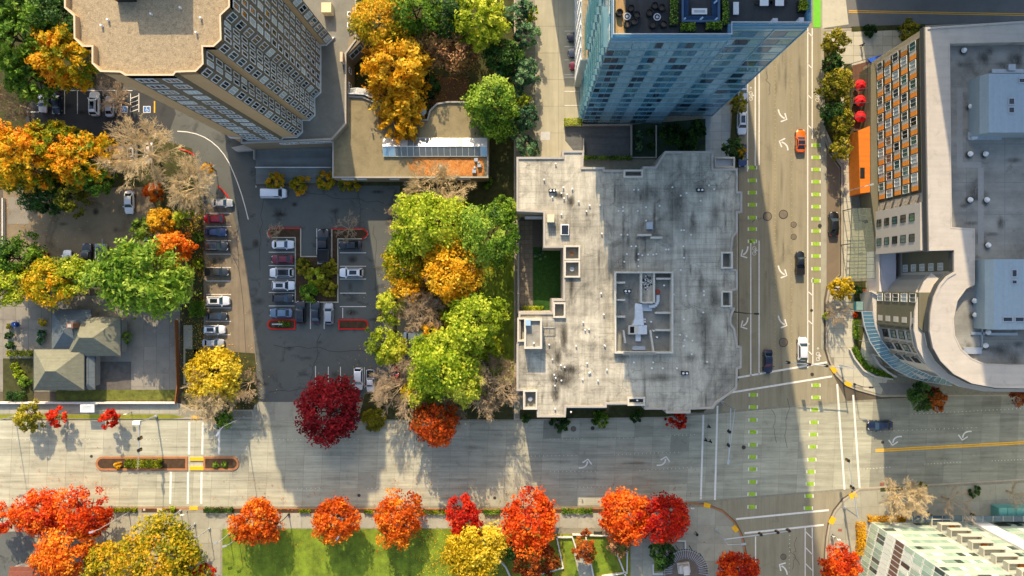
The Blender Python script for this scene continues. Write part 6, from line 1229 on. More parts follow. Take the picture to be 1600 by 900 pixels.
def car_meshes(ty):
    if ty in CARS: return CARS[ty]
    p = TYPES[ty]; L, W, t, h = p['L'], p['W'], p['t'], p['h']; hw = W / 2; a = L / 2; pt = paint("white", (228, 230, 230)); out = {}
    xsn = [-a, -a + .08, -a + .35, p['rr'][1], p['rr'][0] * .5, .2, p['ww'][0], a - .55, a - .16, a]
    wid = [.62, .84, .95, 1., 1., 1., 1., .95, .82, .60]; tops = [p['tail'] * .72, p['tail'] * .95, p['tail'], t, t, t, t, (p['nose'] + t) / 2 * .98, p['nose'], p['nose'] * .72]
    mb = MB(); rings = []
    for x, w_, tz in zip(xsn, wid, tops):
        w_ *= hw; zb = .28; rings.append([(x, -w_ * .93, zb), (x, -w_, zb + .18), (x, -w_ * .99, tz * .78), (x, -w_ * .93, tz * .95), (x, -w_ * .8, tz), (x, 0, tz + .03), (x, w_ * .8, tz), (x, w_ * .93, tz * .95), (x, w_ * .99, tz * .78), (x, w_, zb + .18), (x, w_ * .93, zb)])
    k = len(rings[0]); mb.v = [v for r in rings for v in r]
    for i in range(len(rings) - 1):
        for j in range(k): mb.f.append([i * k + j, (i + 1) * k + j, (i + 1) * k + (j + 1) % k, i * k + (j + 1) % k]); mb.m.append(0)
    mb.f.append(list(range(k))[::1]); mb.m.append(0); mb.f.append([(len(rings) - 1) * k + j for j in range(k - 1, -1, -1)]); mb.m.append(0)
    x0, x1, x2, x3 = p['ww'][0], p['ww'][1], p['rr'][0], p['rr'][1]; wb, wt = hw * .90, hw * .70; zt = t - .02
    cab = [(x0, -wb, zt), (x0, wb, zt), (x3, wb, zt), (x3, -wb, zt), (x1, -wt, h - .04), (x1, wt, h - .04), (x2, wt, h - .04), (x2, -wt, h - .04), (x1 - .12, -wt * .8, h), (x1 - .12, wt * .8, h), (x2 + .12, wt * .8, h), (x2 + .12, -wt * .8, h)]
    mb.add(cab, [(0, 1, 5, 4), (1, 2, 6, 5), (2, 3, 7, 6), (3, 0, 4, 7), (4, 5, 9, 8), (5, 6, 10, 9), (6, 7, 11, 10), (7, 4, 8, 11), (8, 9, 10, 11)])
    if ty == "pickup":
        e = a - .12
        mb.box(-a + .1, -hw * .95, t - .05, x3 - .1, -hw * .86, t + .12); mb.box(-a + .1, hw * .86, t - .05, x3 - .1, hw * .95, t + .12); mb.box(-a + .06, -hw * .86, t - .05, -a + .16, hw * .86, t + .12)
    out['body'] = mb.mesh("body", pt, smooth=True); out['body'].set_sharp_from_angle(angle=R_(38))
    def panel(name, A, B, C, D, mt, m1=.06, m2=.1, off=.014):
        A, B, C, D = map(Vector, (A, B, C, D)); q = [A.lerp(B, m1).lerp(D.lerp(C, m1), m2), B.lerp(A, m1).lerp(C.lerp(D, m1), m2), C.lerp(D, m1).lerp(B.lerp(A, m1), m2), D.lerp(C, m1).lerp(A.lerp(B, m1), m2)]; n = (q[1] - q[0]).cross(q[3] - q[0]).normalized(); out.setdefault(name, []).append(MB().add([v + n * off for v in q] + [v - n * .01 for v in q], [(0, 1, 2, 3), (0, 4, 5, 1), (1, 5, 6, 2), (2, 6, 7, 3), (3, 7, 4, 0)]).mesh(name, mt))
    c = cab
    panel("windscreen", c[0], c[1], c[5], c[4], m_cgw, .05, .06); panel("rear_window", c[2], c[3], c[7], c[6], m_cg, .08, .1)
    mid0, mid1 = (x0 + x3) / 2 - .1, (x1 + x2) / 2 - .1
    for s_, (f, r_, ft, rt) in ((1, (c[1], c[2], c[5], c[6])), (-1, (c[3], c[0], c[7], c[4]))):
        if ty != "van": panel("side_window", f, r_, rt, ft, m_cg, .08, .16)
        else: panel("side_window", Vector(f).lerp(Vector(r_), 0 if s_ > 0 else .65), Vector(f).lerp(Vector(r_), .35 if s_ > 0 else 1), Vector(ft).lerp(Vector(rt), .35 if s_ > 0 else 1), Vector(ft).lerp(Vector(rt), 0 if s_ > 0 else .65), m_cg, .1, .2)
    if ty == "suv": out["sunroof"] = [MB().box(x2 + .55, -wt * .62, h - .01, x1 - .35, wt * .62, h + .012).mesh("sunroof", m_cg)]; out["roof_rail"] = [MB().tube((x2 + .2, s * wt * .92, h + .05), (x1 - .1, s * wt * .92, h + .05), .03, n=5).mesh("roof_rail", m_rim) for s in (-1, 1)]
    if ty == "pickup": out["bed_floor"] = [MB().box(-a + .17, -hw * .85, t + .01, x3 - .14, hw * .85, t + .04).mesh("bed_floor", m_trim)]
    out["headlight"] = [MB().prism([(a - .34, s * hw * .82), (a - .12, s * hw * .72), (a - .06, s * hw * .42), (a - .2, s * hw * .5)], p['nose'] * .8, p['nose'] * .985 + .02).mesh("headlight", m_hl) for s in (-1, 1)]
    out["tail_light"] = [MB().prism([(-a + .3, s * hw * .90), (-a + .05, s * hw * .78), (-a + .05, s * hw * .5), (-a + .14, s * hw * .55)], p['tail'] * .7, p['tail'] * .97).mesh("tail_light", m_tl) for s in (-1, 1)]
    out["mirror"] = [MB().box(x0 - .25, s * hw * .98, t, x0 - .05, s * (hw + .17), t + .14).mesh("mirror", pt) for s in (-1, 1)]
    out["grille"] = [MB().box(a - .05, -hw * .42, .42, a + .012, hw * .42, .62).mesh("grille", m_trim)]
    CARS[ty] = (out, pt); return CARS[ty]
ty_me = MB().tube((0, -.11, 0), (0, .11, 0), .33, n=14).mesh("tyre", m_tyre); rim_me = MB().tube((0, -.12, 0), (0, .12, 0), .21, n=10).mesh("rim", m_rim)
def car(ty, px, py, ang, col, label, metal=.15, sc=1., z=.03, dark_roof=False, group=None):
    ms, pt = car_meshes(ty); m_ = paint(*col) if not hasattr(col, "node_tree") else col; x, y, _ = at(px, py, .7); t = thing({"pickup": "pickup_truck", "van": "van"}.get(ty, "car"), label, {"pickup": "pickup", "van": "van"}.get(ty, "car"), (x, y, z), R_(ang), group)
    t.scale = (sc, sc, sc)
    o = inst("body", ms['body'], t, (0, 0, 0), 0, m_, local=True)
    for nm in ms:
        if nm == 'body': continue
        for me in ms[nm]: inst(nm, me, t, (0, 0, 0), 0, m_ if nm == "mirror" else None, local=True)
    p = TYPES[ty]
    for sx in (p['L'] * .31, -p['L'] * .29):
        for sy in (-1, 1): w = inst("wheel", ty_me, t, (sx, sy * (p['W'] / 2 - .1), .33), 0, None, local=True); inst("rim", rim_me, w, (0, 0, 0), 0, None, local=True)
    if dark_roof: inst("black_roof", MB().box(p['rr'][0] + .1, -p['W'] * .33, p['h'] - .01, p['ww'][1] - .06, p['W'] * .33, p['h'] + .012).mesh("black_roof", m_cg), t, (0, 0, 0), 0, None, local=True)
    return t
W_ = ("white", (228, 230, 230)); SV = ("silver", (168, 172, 176)); GY = ("grey", (92, 96, 100)); BK = ("black", (20, 22, 25)); RD = ("red", (150, 14, 30)); BL = ("blue", (38, 62, 104)); DB = ("dark_blue", (18, 32, 58)); LB = ("steel_blue", (98, 124, 148)); DG = ("charcoal", (48, 52, 56))
U, D, Lf, Rt = 90, -90, 180, 0
# traffic on the cross street and avenue
org = bpy.data.materials.new("paint_orange"); 
org = M("paint_orange_red", (236, 104, 10), .28, .15, var=.06, scale=.7, coat=.7, spec=.6)
car("coupe", 1251, 220, U, org, "orange sports coupe with dark glass roof driving up the cross street", dark_roof=True); car("sedan", 1303, 350, U, BK, "black sedan standing in the kerbside bay by the glass canopy", sc=1.03); car("pickup", 1250, 411, U, BK, "black pickup driving up the cross street below the orange coupe", sc=.86); car("sedan", 1200, 565, D, DB, "dark blue car waiting behind the upper crosswalk"); car("hatch", 1254, 545, U, W_, "white hatchback leaving the upper crosswalk", sc=1.08)
car("sedan", 1375, 665, Lf, DB, "dark blue sedan on the avenue entering the crossing", sc=1.06)
car("suv", 1159, 192, D, W_, "white car with dark sunroof at the glass tower's kerb", sc=.98); car("suv", 1160, 138, D, W_, "white car half hidden behind the glass tower", sc=.95); car("sedan", 1160, 243, D, BL, "blue car parked under trees by the concrete block", sc=.95)
# driveway by the glass tower
car("suv", 903, 59, Lf, BK, "black car parked half under the glass tower, topmost of three", sc=.9, z=.16); car("sedan", 905, 83, Lf, GY, "grey car parked half under the glass tower, middle of three", sc=.95, z=.16); car("hatch", 905, 103, Lf, RD, "red car parked half under the glass tower, lowest of three", sc=.9, z=.16)
# top left car park
car("sedan", 67, 159, D, W_, "white car under the evergreen at the top left car park", sc=.9); car("sedan", 88, 162, D, DB, "dark blue car next to the white one under the evergreen", sc=.9); car("suv", 148, 162, U, W_, "white hatchback with sunroof alone in the top left car park", sc=1.0); car("sedan", 171, 166, U, SV, "silver car under thin bare branches by the accessible bays", sc=.9)
for k, (px, py, c, l) in enumerate(((166, 243, W_, "leftmost white car under the largest bare tree"), (187, 244, SV, "second car, silver, under the largest bare tree"), (207, 243, W_, "third car, white, under the largest bare tree"), (232, 238, W_, "rightmost white car under the largest bare tree"))): car("sedan" if k % 2 else "suv", px, py, D, c, l, sc=.9)
car("sedan", 202, 316, D, W_, "white sedan alone on the gravel lot"); car("van", 428, 302, Rt, W_, "white van at the head of the central car park")
# gravel lot
car("pickup", 137, 402, U, BK, "black pickup with blue glass on the gravel lot", sc=1.0); car("hatch", 105, 406, U, W_, "white car behind the golden tree on the gravel lot", sc=.92); car("hatch", 60, 398, Rt, RD, "red car mostly hidden by trees on the gravel lot", sc=.85); car("hatch", 237, 372, Rt, SV, "silver car tucked between golden and orange trees", sc=.85); car("sedan", -6, 388, Rt, BK, "black car cut off by the left picture edge", sc=.95)
tl = thing("flatbed_trailer", "silver flatbed trailer with side rails beside the black pickup", "trailer", (*xy(162, 399), 0)); b = MB().box(-1.1, -2.4, .55, 1.1, 2.2, .65); l0 = Vector(tl.location)
tb_ = MB(); c = xy(162, 399); tb_.box(c[0] - 1.05, c[1] - 2.5, .5, c[0] + 1.05, c[1] + 2.2, .6); tb_.build("deck", M("trailer_deck", (110, 112, 112), .6, .4, var=.15, streak=('y', .2, 4.)), tl)
for s in (-1, 1):
    MB().box(c[0] + s * 1.05 - .08, c[1] - 2.5, .6, c[0] + s * 1.05 + .08, c[1] + 2.2, 1.0).build("side_rail", m_met, tl)
    for yy in (-.8, .3): MB().tube((c[0] + s * 1.1, c[1] + yy, .33), (c[0] + s * 1.32, c[1] + yy, .33), .33, n=12).build("wheel", m_tyre, tl)
for k in range(4): MB().box(c[0] - .95, c[1] - 2.2 + k * 1.2, .6, c[0] + .95, c[1] - 2.1 + k * 1.2, .68).build("cross_bar", m_met, tl)
MB().tube((c[0], c[1] + 2.2, .5), (c[0], c[1] + 3.2, .5), .06, n=6).build("drawbar", m_met, tl); MB().box(c[0] - 1., c[1] + 1.6, .65, c[0] + 1., c[1] + 2.15, 1.25).build("tool_box", m_rim, tl)
# long row of parked cars
for ty, px, py, a, c, l, s in (("sedan", 347, 317, Rt, SV, "silver car topmost in the long row, under bare twigs", .9), ("hatch", 334, 342, Lf, RD, "red hatchback in the long parked row", .92), ("sedan", 337, 363, Rt, BL, "blue car below the red one in the long parked row", .92), ("suv", 338, 385, Rt, DG, "dark blue-grey car below the blue one in the long row", 1.0), ("pickup", 339, 425, Rt, DG, "dark grey pickup alone between two empty bays", .86), ("suv", 341, 470, Rt, W_, "white car with black windows below the empty bay", .96), ("sedan", 338, 494, Rt, DG, "charcoal car between two white ones in the long row", .92), ("suv", 335, 515, Rt, W_, "white car with sunroof third from the row's lower end", .9), ("sedan", 333, 536, Rt, SV, "silver car lowest in the long row, by the yellow tree", .92)): car(ty, px, py, a, c, l, sc=s)
# central car park
for ty, px, py, a, c, l, s in (("sedan", 442, 382, Rt, W_, "white sedan topmost of the island's left row", .94), ("sedan", 441, 405, Lf, ("dark_red", (110, 18, 34)), "dark red sedan in the island's left row", .92), ("suv", 440, 426, Lf, W_, "white car with black roof in the island's left row", .98), ("suv", 443, 446, Rt, W_, "white car with sunroof below the black-roofed one", .96), ("hatch", 442, 466, Rt, DG, "charcoal car in the island's left row", .98), ("sedan", 439, 489, Lf, LB, "steel blue sedan lowest of the island's left row", .96), ("suv", 470, 488, U, BK, "black car left in the island's lower row", .96), ("sedan", 493, 488, U, ("navy", (26, 36, 48)), "navy car in the middle of the island's lower row", .95), ("hatch", 514, 490, U, SV, "silver hatchback right in the island's lower row", .98), ("pickup", 506, 384, U, BK, "long black pickup backed into the island's notch", 1.2), ("sedan", 547, 383, Lf, BK, "black sedan topmost in the island's right row", .95), ("suv", 549, 426, Lf, W_, "white car alone in the island's right row", .98), ("hatch", 560, 592, D, W_, "white car left of the pair near the exit", 1.02), ("pickup", 579, 595, D, W_, "white pickup right of the pair near the exit", .82)): car(ty, px, py, a, c, l, sc=s, dark_roof=(l.find("black roof") > 0))
# oil spots and tyre wear
rs = random.Random(17)
for k, (px, py) in enumerate([(550, 405), (548, 448), (552, 468), (549, 489), (345, 405), (343, 448), (460, 320), (520, 330), (590, 420), (400, 380), (480, 560), (550, 640), (590, 300), (450, 545), (405, 470), (335, 408), (500, 535), (110, 165), (130, 175), (200, 195), (90, 200), (440, 335), (585, 500), (415, 600), (150, 330), (100, 350), (180, 360), (60, 330), (523, 585), (541, 588)]):
    c = xy(px, py); rx, ry = rs.uniform(.7, 2.2), rs.uniform(.5, 1.6); MB().sheet([(c[0] + rx * rs.uniform(.7, 1.1) * math.cos(t * .449), c[1] + ry * rs.uniform(.7, 1.1) * math.sin(t * .449)) for t in range(14)], .0135 + .0007 * (k % 5)).build("oil_stain", m_stain_f if k % 3 else m_stain, lot)
for (p0, p1) in (((410, 300), (405, 420)), ((430, 540), (600, 552)), ((470, 300), (600, 318)), ((585, 350), (590, 480)), ((330, 300), (372, 420)), ((420, 610), (590, 603)), ((60, 190), (230, 196)), ((370, 330), (382, 560)), ((500, 520), (480, 625)), ((560, 300), (566, 350))):
    p = [(p0[0] + (p1[0] - p0[0]) * t / 10 + rs.uniform(-3, 3), p0[1] + (p1[1] - p0[1]) * t / 10 + rs.uniform(-3, 3)) for t in range(11)]; MB().ribbon(pl(p), .09, .0125).build("crack_seal", m_tar, lot)
for k in range(46):
    px = rs.uniform(0, 1150) if k < 36 else rs.uniform(1330, 1590); j = rs.choice((0, 1, 2, 3, 4)); py = ys[j] + 13 + rs.uniform(-3, 3) + fy(px); c = xy(px, py); L = rs.uniform(3, 9); w = rs.uniform(.25, .7)
    MB().sheet([(c[0] + L * math.cos(t * .449), c[1] + w * rs.uniform(.7, 1.1) * math.sin(t * .449)) for t in range(14)], .0275 + .0005 * (k % 5)).build("tyre_stain", m_stain_v, av)
for k in range(22):
    px, py = rs.choice((1198, 1224, 1250, 1215)) + rs.uniform(-4, 4), rs.uniform(70, 600); c = xy(px, py); L = rs.uniform(2, 7); w = rs.uniform(.25, .6)
    MB().sheet([(c[0] + w * math.cos(t * .449), c[1] + L * rs.uniform(.8, 1.1) * math.sin(t * .449)) for t in range(14)], .0045 + .0005 * (k % 4)).build("tyre_stain", m_stain_v, st)
# vehicles half hidden in the garden belt
car("van", 648, 525, Lf, W_, "white box van roof showing between lime maples", sc=.9); car("van", 645, 552, Lf, GY, "grey van below the white box van in the garden belt", sc=.8); car("sedan", 668, 474, Rt, W_, "white car hidden under the golden maple", sc=.9); car("sedan", 672, 496, Rt, BK, "black car hidden under the bare twigs of the garden belt", sc=.9); car("hatch", 618, 588, U, RD, "red car hidden under the bare tree near the exit", sc=.9); car("suv", 656, 436, Rt, W_, "white car roof peeking out beside the golden maple", sc=.85)

# ---------------------------------------------------------------- poles, signals and lamps
m_pole = M("galvanised_pole", (186, 192, 194), .4, .5, var=.06); m_poledk = M("dark_pole", (58, 58, 56), .5, .4, var=.06); m_sig = M("signal_housing", (36, 40, 38), .6, var=.1)
def lamp(px, py, h, label, arm=(1.2, 0), mat=m_pole, name="street_lamp", z0=.13):
    x, y, _ = at(px, py); t = thing(name, label, "street lamp", (x, y, z0)); MB().cyl((x, y), .22, z0, z0 + .4, 10).build("base", mat, t); MB().tube((x, y, z0), (x, y, h), .10, .06, 8).build("pole", mat, t)
    e = (x + arm[0], y + arm[1], h + .25); MB().tube((x, y, h - .1), e, .05, .04, 6).build("arm", mat, t); L = math.hypot(*arm); d = (arm[0] / L, arm[1] / L)
    MB().obox((e[0] + d[0] * .3, e[1] + d[1] * .3), math.atan2(d[1], d[0]), .42, .17, h + .18, h + .34).build("lamp_head", mat, t); MB().obox((e[0] + d[0] * .35, e[1] + d[1] * .35), math.atan2(d[1], d[0]), .25, .12, h + .15, h + .18).build("lens", m_hl, t); return t
lamp(202, 800, 10, "tall street lamp leaning out over the pavement by the bottom left trees", (-.9, -.3)); lamp(382, 651, 10.2, "tall street lamp on the verge by the crosswalk", (-.6, -1.)); lamp(545, 818, 6, "street lamp poking through the orange tree", (-.4, -.5)); lamp(1320, 300, 8, "street lamp reaching towards the orange box of the hotel", (.9, .2)); lamp(1145, 487, 10.5, "dark street lamp at the concrete block's street edge", (.9, 0), m_poledk); lamp(24, 650, 10, "street lamp whose head leaves the left picture edge", (-1., 0)); lamp(1334, 600, 4.5, "short lamp at the hotel's kerb corner", (.8, 0), m_poledk)
for px, py, l in ((305, 818, "left short lamp on the paved path beside the lawn"), (328, 825, "right short lamp on the paved path beside the lawn"), (359, 833, "short lamp with two arms at the lawn's corner"), (373, 838, "second short lamp at the lawn's corner"), (452, 803, "dark lamp right of the first orange lawn tree"), (283, 797, "slim lamp post near the bench")): lamp(px, py, 4.2, l, (-.6, -.2), m_pole if px != 452 else m_poledk, "path_lamp")
def signal(px, py, h, tip, label, heads, lum=None, camera=False, z0=.13):
    x, y, _ = at(px, py); tx, ty, _ = at(*tip, h); t = thing("traffic_signal", label, "traffic signal", (x, y, z0)); MB().cyl((x, y), .28, z0, z0 + .5, 10).build("base", m_pole, t); MB().tube((x, y, z0), (x, y, h + .3), .15, .12, 10).build("pole", m_pole, t); MB().tube((x, y, h), (tx, ty, h + .15), .11, .06, 8).build("mast_arm", m_pole, t)
    a = math.atan2(ty - y, tx - x); L = math.hypot(tx - x, ty - y)
    for f in heads:
        c = (x + (tx - x) * f, y + (ty - y) * f); s = MB().obox(c, a, .2, .22, h - .85, h + .3).build("signal_head", m_sig, t); MB().obox(c, a, .34, .03, h - 1., h + .4).build("backplate", m_sig, s)
        for i, cc in enumerate(((150, 20, 14), (190, 130, 10), (20, 120, 60))): n = (-math.sin(a) * .23, math.cos(a) * .23); MB().tube((c[0] + n[0], c[1] + n[1], h + .08 - i * .34), (c[0] + n[0] * 1.25, c[1] + n[1] * 1.25, h + .08 - i * .34), .12, n=10).build("lens", M("lens%d" % i, cc, .3, var=0), s)
    if lum: lx, ly, _ = at(*lum, h + 3); MB().tube((x, y, h), (x, y, h + 2.8), .1, .08, 8).build("lamp_mast", m_pole, t); MB().tube((x, y, h + 2.7), (lx, ly, h + 3), .06, .05, 6).build("lamp_arm", m_pole, t); b = math.atan2(ly - y, lx - x); MB().obox((lx, ly), b, .42, .18, h + 2.94, h + 3.1).build("lamp_head", m_pole, t)
    if camera: MB().box(x - .9, y - .35, h + .3, x + .5, y + .35, h + .9).build("camera_box", m_frame, t)
    return t
signal(245, 650, 6.2, (216, 733), "white mast arm signal reaching over the left crosswalk", (.35, .6), camera=True); signal(1313, 570, 6., (1227, 566), "mast arm signal spanning the upper crosswalk from the hotel corner", (.4, .65, .95)); signal(1128, 628, 6., (1138, 722), "mast arm signal hanging down from the concrete block's corner", (.45, .7), (1138, 722)); signal(1118, 826, 6., (1236, 829), "mast arm signal reaching right from the plaza corner", (.55, .8, .97), (1162, 850)); signal(1318, 792, 6., (1325, 717), "mast arm signal reaching up from the green block's corner", (.5, .97), None)
for px, py, l in ((1078, 789, "dark pedestrian post at the plaza kerb"), (1303, 837, "small grey post on the pavement by the green block"), (293, 799, "short post by the south crosswalk"), (206, 644, "white post by the north kerb left of the signal")):
    x, y, _ = at(px, py); t = thing("sign_post", l, "post", (x, y, .13)); MB().tube((x, y, .13), (x, y, 2.6), .05, n=6).build("pole", m_pole, t); MB().box(x - .3, y - .04, 1.9, x + .3, y + .04, 2.5).build("sign_plate", m_frame, t); MB().cyl((x, y), .12, .13, .2, 8).build("foot", m_poledk, t)

# ---------------------------------------------------------------- street furniture, walls and terraces
x, y, _ = at(137, 638, 2.4); t = thing("bus_shelter", "white roofed bus shelter between the two small red trees", "bus shelter", (x, y, .15)); MB().ring([(x - 1.35, y - .75), (x + 1.35, y - .75), (x + 1.35, y + .75), (x - 1.35, y + .75)], [(x - .9, y - .4), (x + .9, y - .4), (x + .9, y + .4), (x - .9, y + .4)], 2.4, 2.55).build("roof_frame", m_frame, t); MB().box(x - .92, y - .42, 2.42, x + .92, y + .42, 2.5).build("roof_panel", M("opal_roof_panel", (186, 194, 196), .3, var=.08), t)
for sx in (-1.25, 1.25):
    for sy in (-.65, .65): MB().tube((x + sx, y + sy, .15), (x + sx, y + sy, 2.4), .04, n=6).build("post", m_pole, t)
MB().box(x - 1.2, y + .62, .4, x + 1.2, y + .65, 2.2).build("rear_glass", clear_glass("shelter_glass", (180, 200, 200), .3), t); MB().box(x - .9, y + .25, .55, x + .9, y + .6, .62).build("bench_seat", m_met, t)
x, y, _ = at(274, 824, .5); t = thing("park_bench", "dark metal bench on the paved path at the lawn's left", "bench", (x, y, .15)); 
for k in range(4): MB().box(x - .95, y - .3 + k * .15, .58, x + .95, y - .18 + k * .15, .62).build("seat_slat", m_poledk, t)
for k in range(3): MB().box(x - .95, y + .32, .68 + k * .14, x + .95, y + .36, .79 + k * .14).build("back_slat", m_poledk, t)
for s in (-.85, .85): MB().box(x + s - .04, y - .3, .15, x + s + .04, y + .36, .58).build("leg", m_poledk, t)
x, y, _ = at(284, 822, .6); t = thing("litter_bin", "dark round litter bin right beside the park bench", "bin", (x, y, .15)); MB().cyl((x, y), .3, .15, 1.0, 14).build("body", m_poledk, t); MB().cyl((x, y), .34, 1.0, 1.12, 14, r1=.2).build("lid", m_iron, t)
for px, py, l in ((815, 829, "dark bench left at the walled gardens' entrance"), (934, 832, "dark bench under the bright orange twin tree")):
    x, y, _ = at(px, py, .5); t = thing("park_bench", l, "bench", (x, y, .15))
    for k in range(3): MB().box(x - .8, y - .25 + k * .16, .55, x + .8, y - .12 + k * .16, .6).build("seat_slat", m_poledk, t)
    for s in (-.7, .7): MB().box(x + s - .04, y - .25, .15, x + s + .04, y + .2, .55).build("leg", m_poledk, t)
def wall(px, label, h=.9, w=.28, mat=m_white, name="garden_wall", cap=False):
    return tag(MB().ribbon(pl(px), w, 0, h).build(name, mat), label, "wall")
wall([(-20, 628.5), (277, 628.5)], "long white garden wall along the north pavement", 1.0, .3)
wall([(278, 500), (281, 604), (278, 628)], "brown fence line between yard and parked cars", 1.3, .15, M("fence_timber", (150, 96, 52), .9, var=.2, scale=2.), "timber_fence"); wall([(8, 310), (8, 440)], "pale wall at the gravel lot's left side", .8, .2)
wall([(748, 838), (790, 884), (800, 905)], "slanting white wall right of the yellow tree", .7); wall([(870, 840), (880, 886), (832, 899), (828, 884)], "white planter wall round the rust brown tree", .6); wall([(870, 838), (894, 838), (900, 856)], "short white wall before the small orange-brown tree", .7); wall([(894, 834), (980, 837), (980, 840)], "white wall topping the middle garden", .7, .22); wall([(915, 838), (928, 905)], "white wall right of the small orange-brown tree", .7); wall([(953, 838), (977, 898)], "white wall at the thin brownish tree", .7); wall([(980, 840), (979, 893), (940, 899)], "white wall enclosing the right-hand garden", .7); wall([(1020, 880), (1020, 895), (1036, 895)], "white corner wall left of the round trellis", .6); wall([(1045, 844), (1070, 844), (1070, 858)], "white corner wall above the round trellis", .6); wall([(855, 838), (860, 905)], "thin white wall between the first two gardens", .5, .18)
# planted squares in the walled gardens
for q in ([(880, 842), (893, 842), (905, 900), (886, 900)], [(918, 842), (950, 842), (968, 893), (930, 897)], [(832, 886), (868, 850), (876, 884), (834, 896)], [(1022, 866), (1030, 866), (1036, 892), (1022, 892)]): bed("garden_square", q, m_lawn, .19)
bed("concrete_walk", [(895, 858), (915, 858), (930, 905), (906, 905)], m_conc, .195)
# round trellis on the plaza
cx, cy, _ = at(1071, 893, 2.8); t = thing("round_trellis", "semicircular trellis of radial slats on the plaza", "trellis", (cx, cy, .15))
for k in range(31):
    a = R_(-8 + k * 6.5); MB().tube((cx + 2.5 * math.cos(a), cy + 2.5 * math.sin(a), 2.8), (cx + 4.4 * math.cos(a), cy + 4.4 * math.sin(a), 2.85), .055, n=4).build("slat", m_met, t)
for rr in (2.6, 4.2): MB().ribbon([(cx + rr * math.cos(R_(-8 + k * 10)), cy + rr * math.sin(R_(-8 + k * 10))) for k in range(21)], .12, 2.6, 2.75).build("ring_beam", m_poledk, t)
for k in range(6): a = R_(k * 36); MB().tube((cx + 4.2 * math.cos(a), cy + 4.2 * math.sin(a), .15), (cx + 4.2 * math.cos(a), cy + 4.2 * math.sin(a), 2.6), .08, n=6).build("post", m_poledk, t)
bed("round_paving", [(1071 + 33 * math.cos(k * .3927), 893 + 33 * math.sin(k * .3927)) for k in range(16)], M("brown_plaza_paving", (118, 104, 90), .9, var=.15, fine=.12), .17)
x, y, _ = at(1071, 892, 2.); t = thing("stone_pavilion", "white stepped stone block in the middle of the round trellis", "sculpture", (x, y, .17)); 
for k, (hx, hy, z0, z1) in enumerate(((1.2, 1.0, .17, .6), (.95, .8, .6, 1.3), (.55, .85, 1.3, 2.))): MB().obox((x + (.2 if k == 2 else 0), y), R_(8), hx, hy, z0, z1).build("stone_block", M("white_stone", (206, 198, 186), .8, var=.1), t)
# parasols on the hotel terrace
tr_ = MB().prism(pl([(1331, 103), (1358, 96), (1360, 204), (1333, 205)]), .1, .3).build("hotel_terrace", M("terrace_brown_deck", (104, 72, 54), .8, var=.12, streak=('y', .15, 3.))); tag(tr_, kind="structure")
for k, (px, py, l) in enumerate(((1345, 133, "topmost red parasol on the hotel terrace"), (1345, 157, "middle red parasol on the hotel terrace"), (1345, 182, "lowest red parasol on the hotel terrace"))):
    x, y, _ = at(px, py, 2.9); t = thing("parasol", l, "parasol", (x, y, .3), 0, "red parasols on the hotel terrace"); mb = MB(); n = 8; vs_ = [(x, y, 3.5)] + [(x + 1.15 * math.cos(R_(45 * j + 22)), y + 1.15 * math.sin(R_(45 * j + 22)), 2.75 + .05 * (j % 2)) for j in range(n)]; mb.add(vs_, [(0, 1 + j, 1 + (j + 1) % n) for j in range(n)]); mb.add([(a, b, c - .04) for a, b, c in vs_], [(0, 1 + (j + 1) % n, 1 + j) for j in range(n)]); mb.build("canopy", M("red_canvas", (206, 24, 30), .8, var=.06), t); MB().tube((x, y, .3), (x, y, 3.55), .04, n=6).build("pole", m_poledk, t); MB().cyl((x, y), .3, .3, .38, 12).build("base", m_poledk, t)
    for j in range(n): MB().tube((x, y, 3.42), vs_[1 + j][:2] + (vs_[1 + j][2] + .02,), .02, n=4).build("rib", MATS["red_canvas"], t)
    tb2 = thing("terrace_table", l.replace("red parasol", "dark table under the red parasol"), "table", (x, y + .2, .3)); MB().cyl((x, y + .2), .5, 1.0, 1.05, 14).build("table_top", m_poledk, tb2); MB().cyl((x, y + .2), .06, .3, 1., 6).build("table_leg", m_poledk, tb2)
# glass tower terrace furniture
m_wick = M("dark_wicker", (42, 40, 38), .8, var=.15); m_cush = M("taupe_cushion", (96, 88, 78), .9, var=.1); m_navy = M("navy_cushion", (34, 62, 92), .9, var=.1); ZF = FLO - .02
def chair(x, y, rz, label):
    t = thing("lounge_chair", label, "chair", (x, y, ZF), rz, "wicker chairs on the glass tower terrace"); b = MB(); b.v, b.f = [], []
    me = CH
    for nm, m_ in me: inst(nm, m_, t, (0, 0, 0), 0, None, local=True)
seat = MB().box(-.3, -.3, .2, .3, .3, .42).mesh("seat", m_cush); q = [(.42 * math.cos(R_(a)), .42 * math.sin(R_(a))) for a in range(20, 341, 32)]; back = MB().ribbon(q, .09, .15, .78).mesh("backrest", m_wick); legm = MB()
for a in (45, 135, 225, 315): legm.tube((.33 * math.cos(R_(a)), .33 * math.sin(R_(a)), 0), (.33 * math.cos(R_(a)), .33 * math.sin(R_(a)), .2), .025, n=5)
CH = [("seat", seat), ("backrest", back), ("legs", legm.mesh("legs", m_wick))]
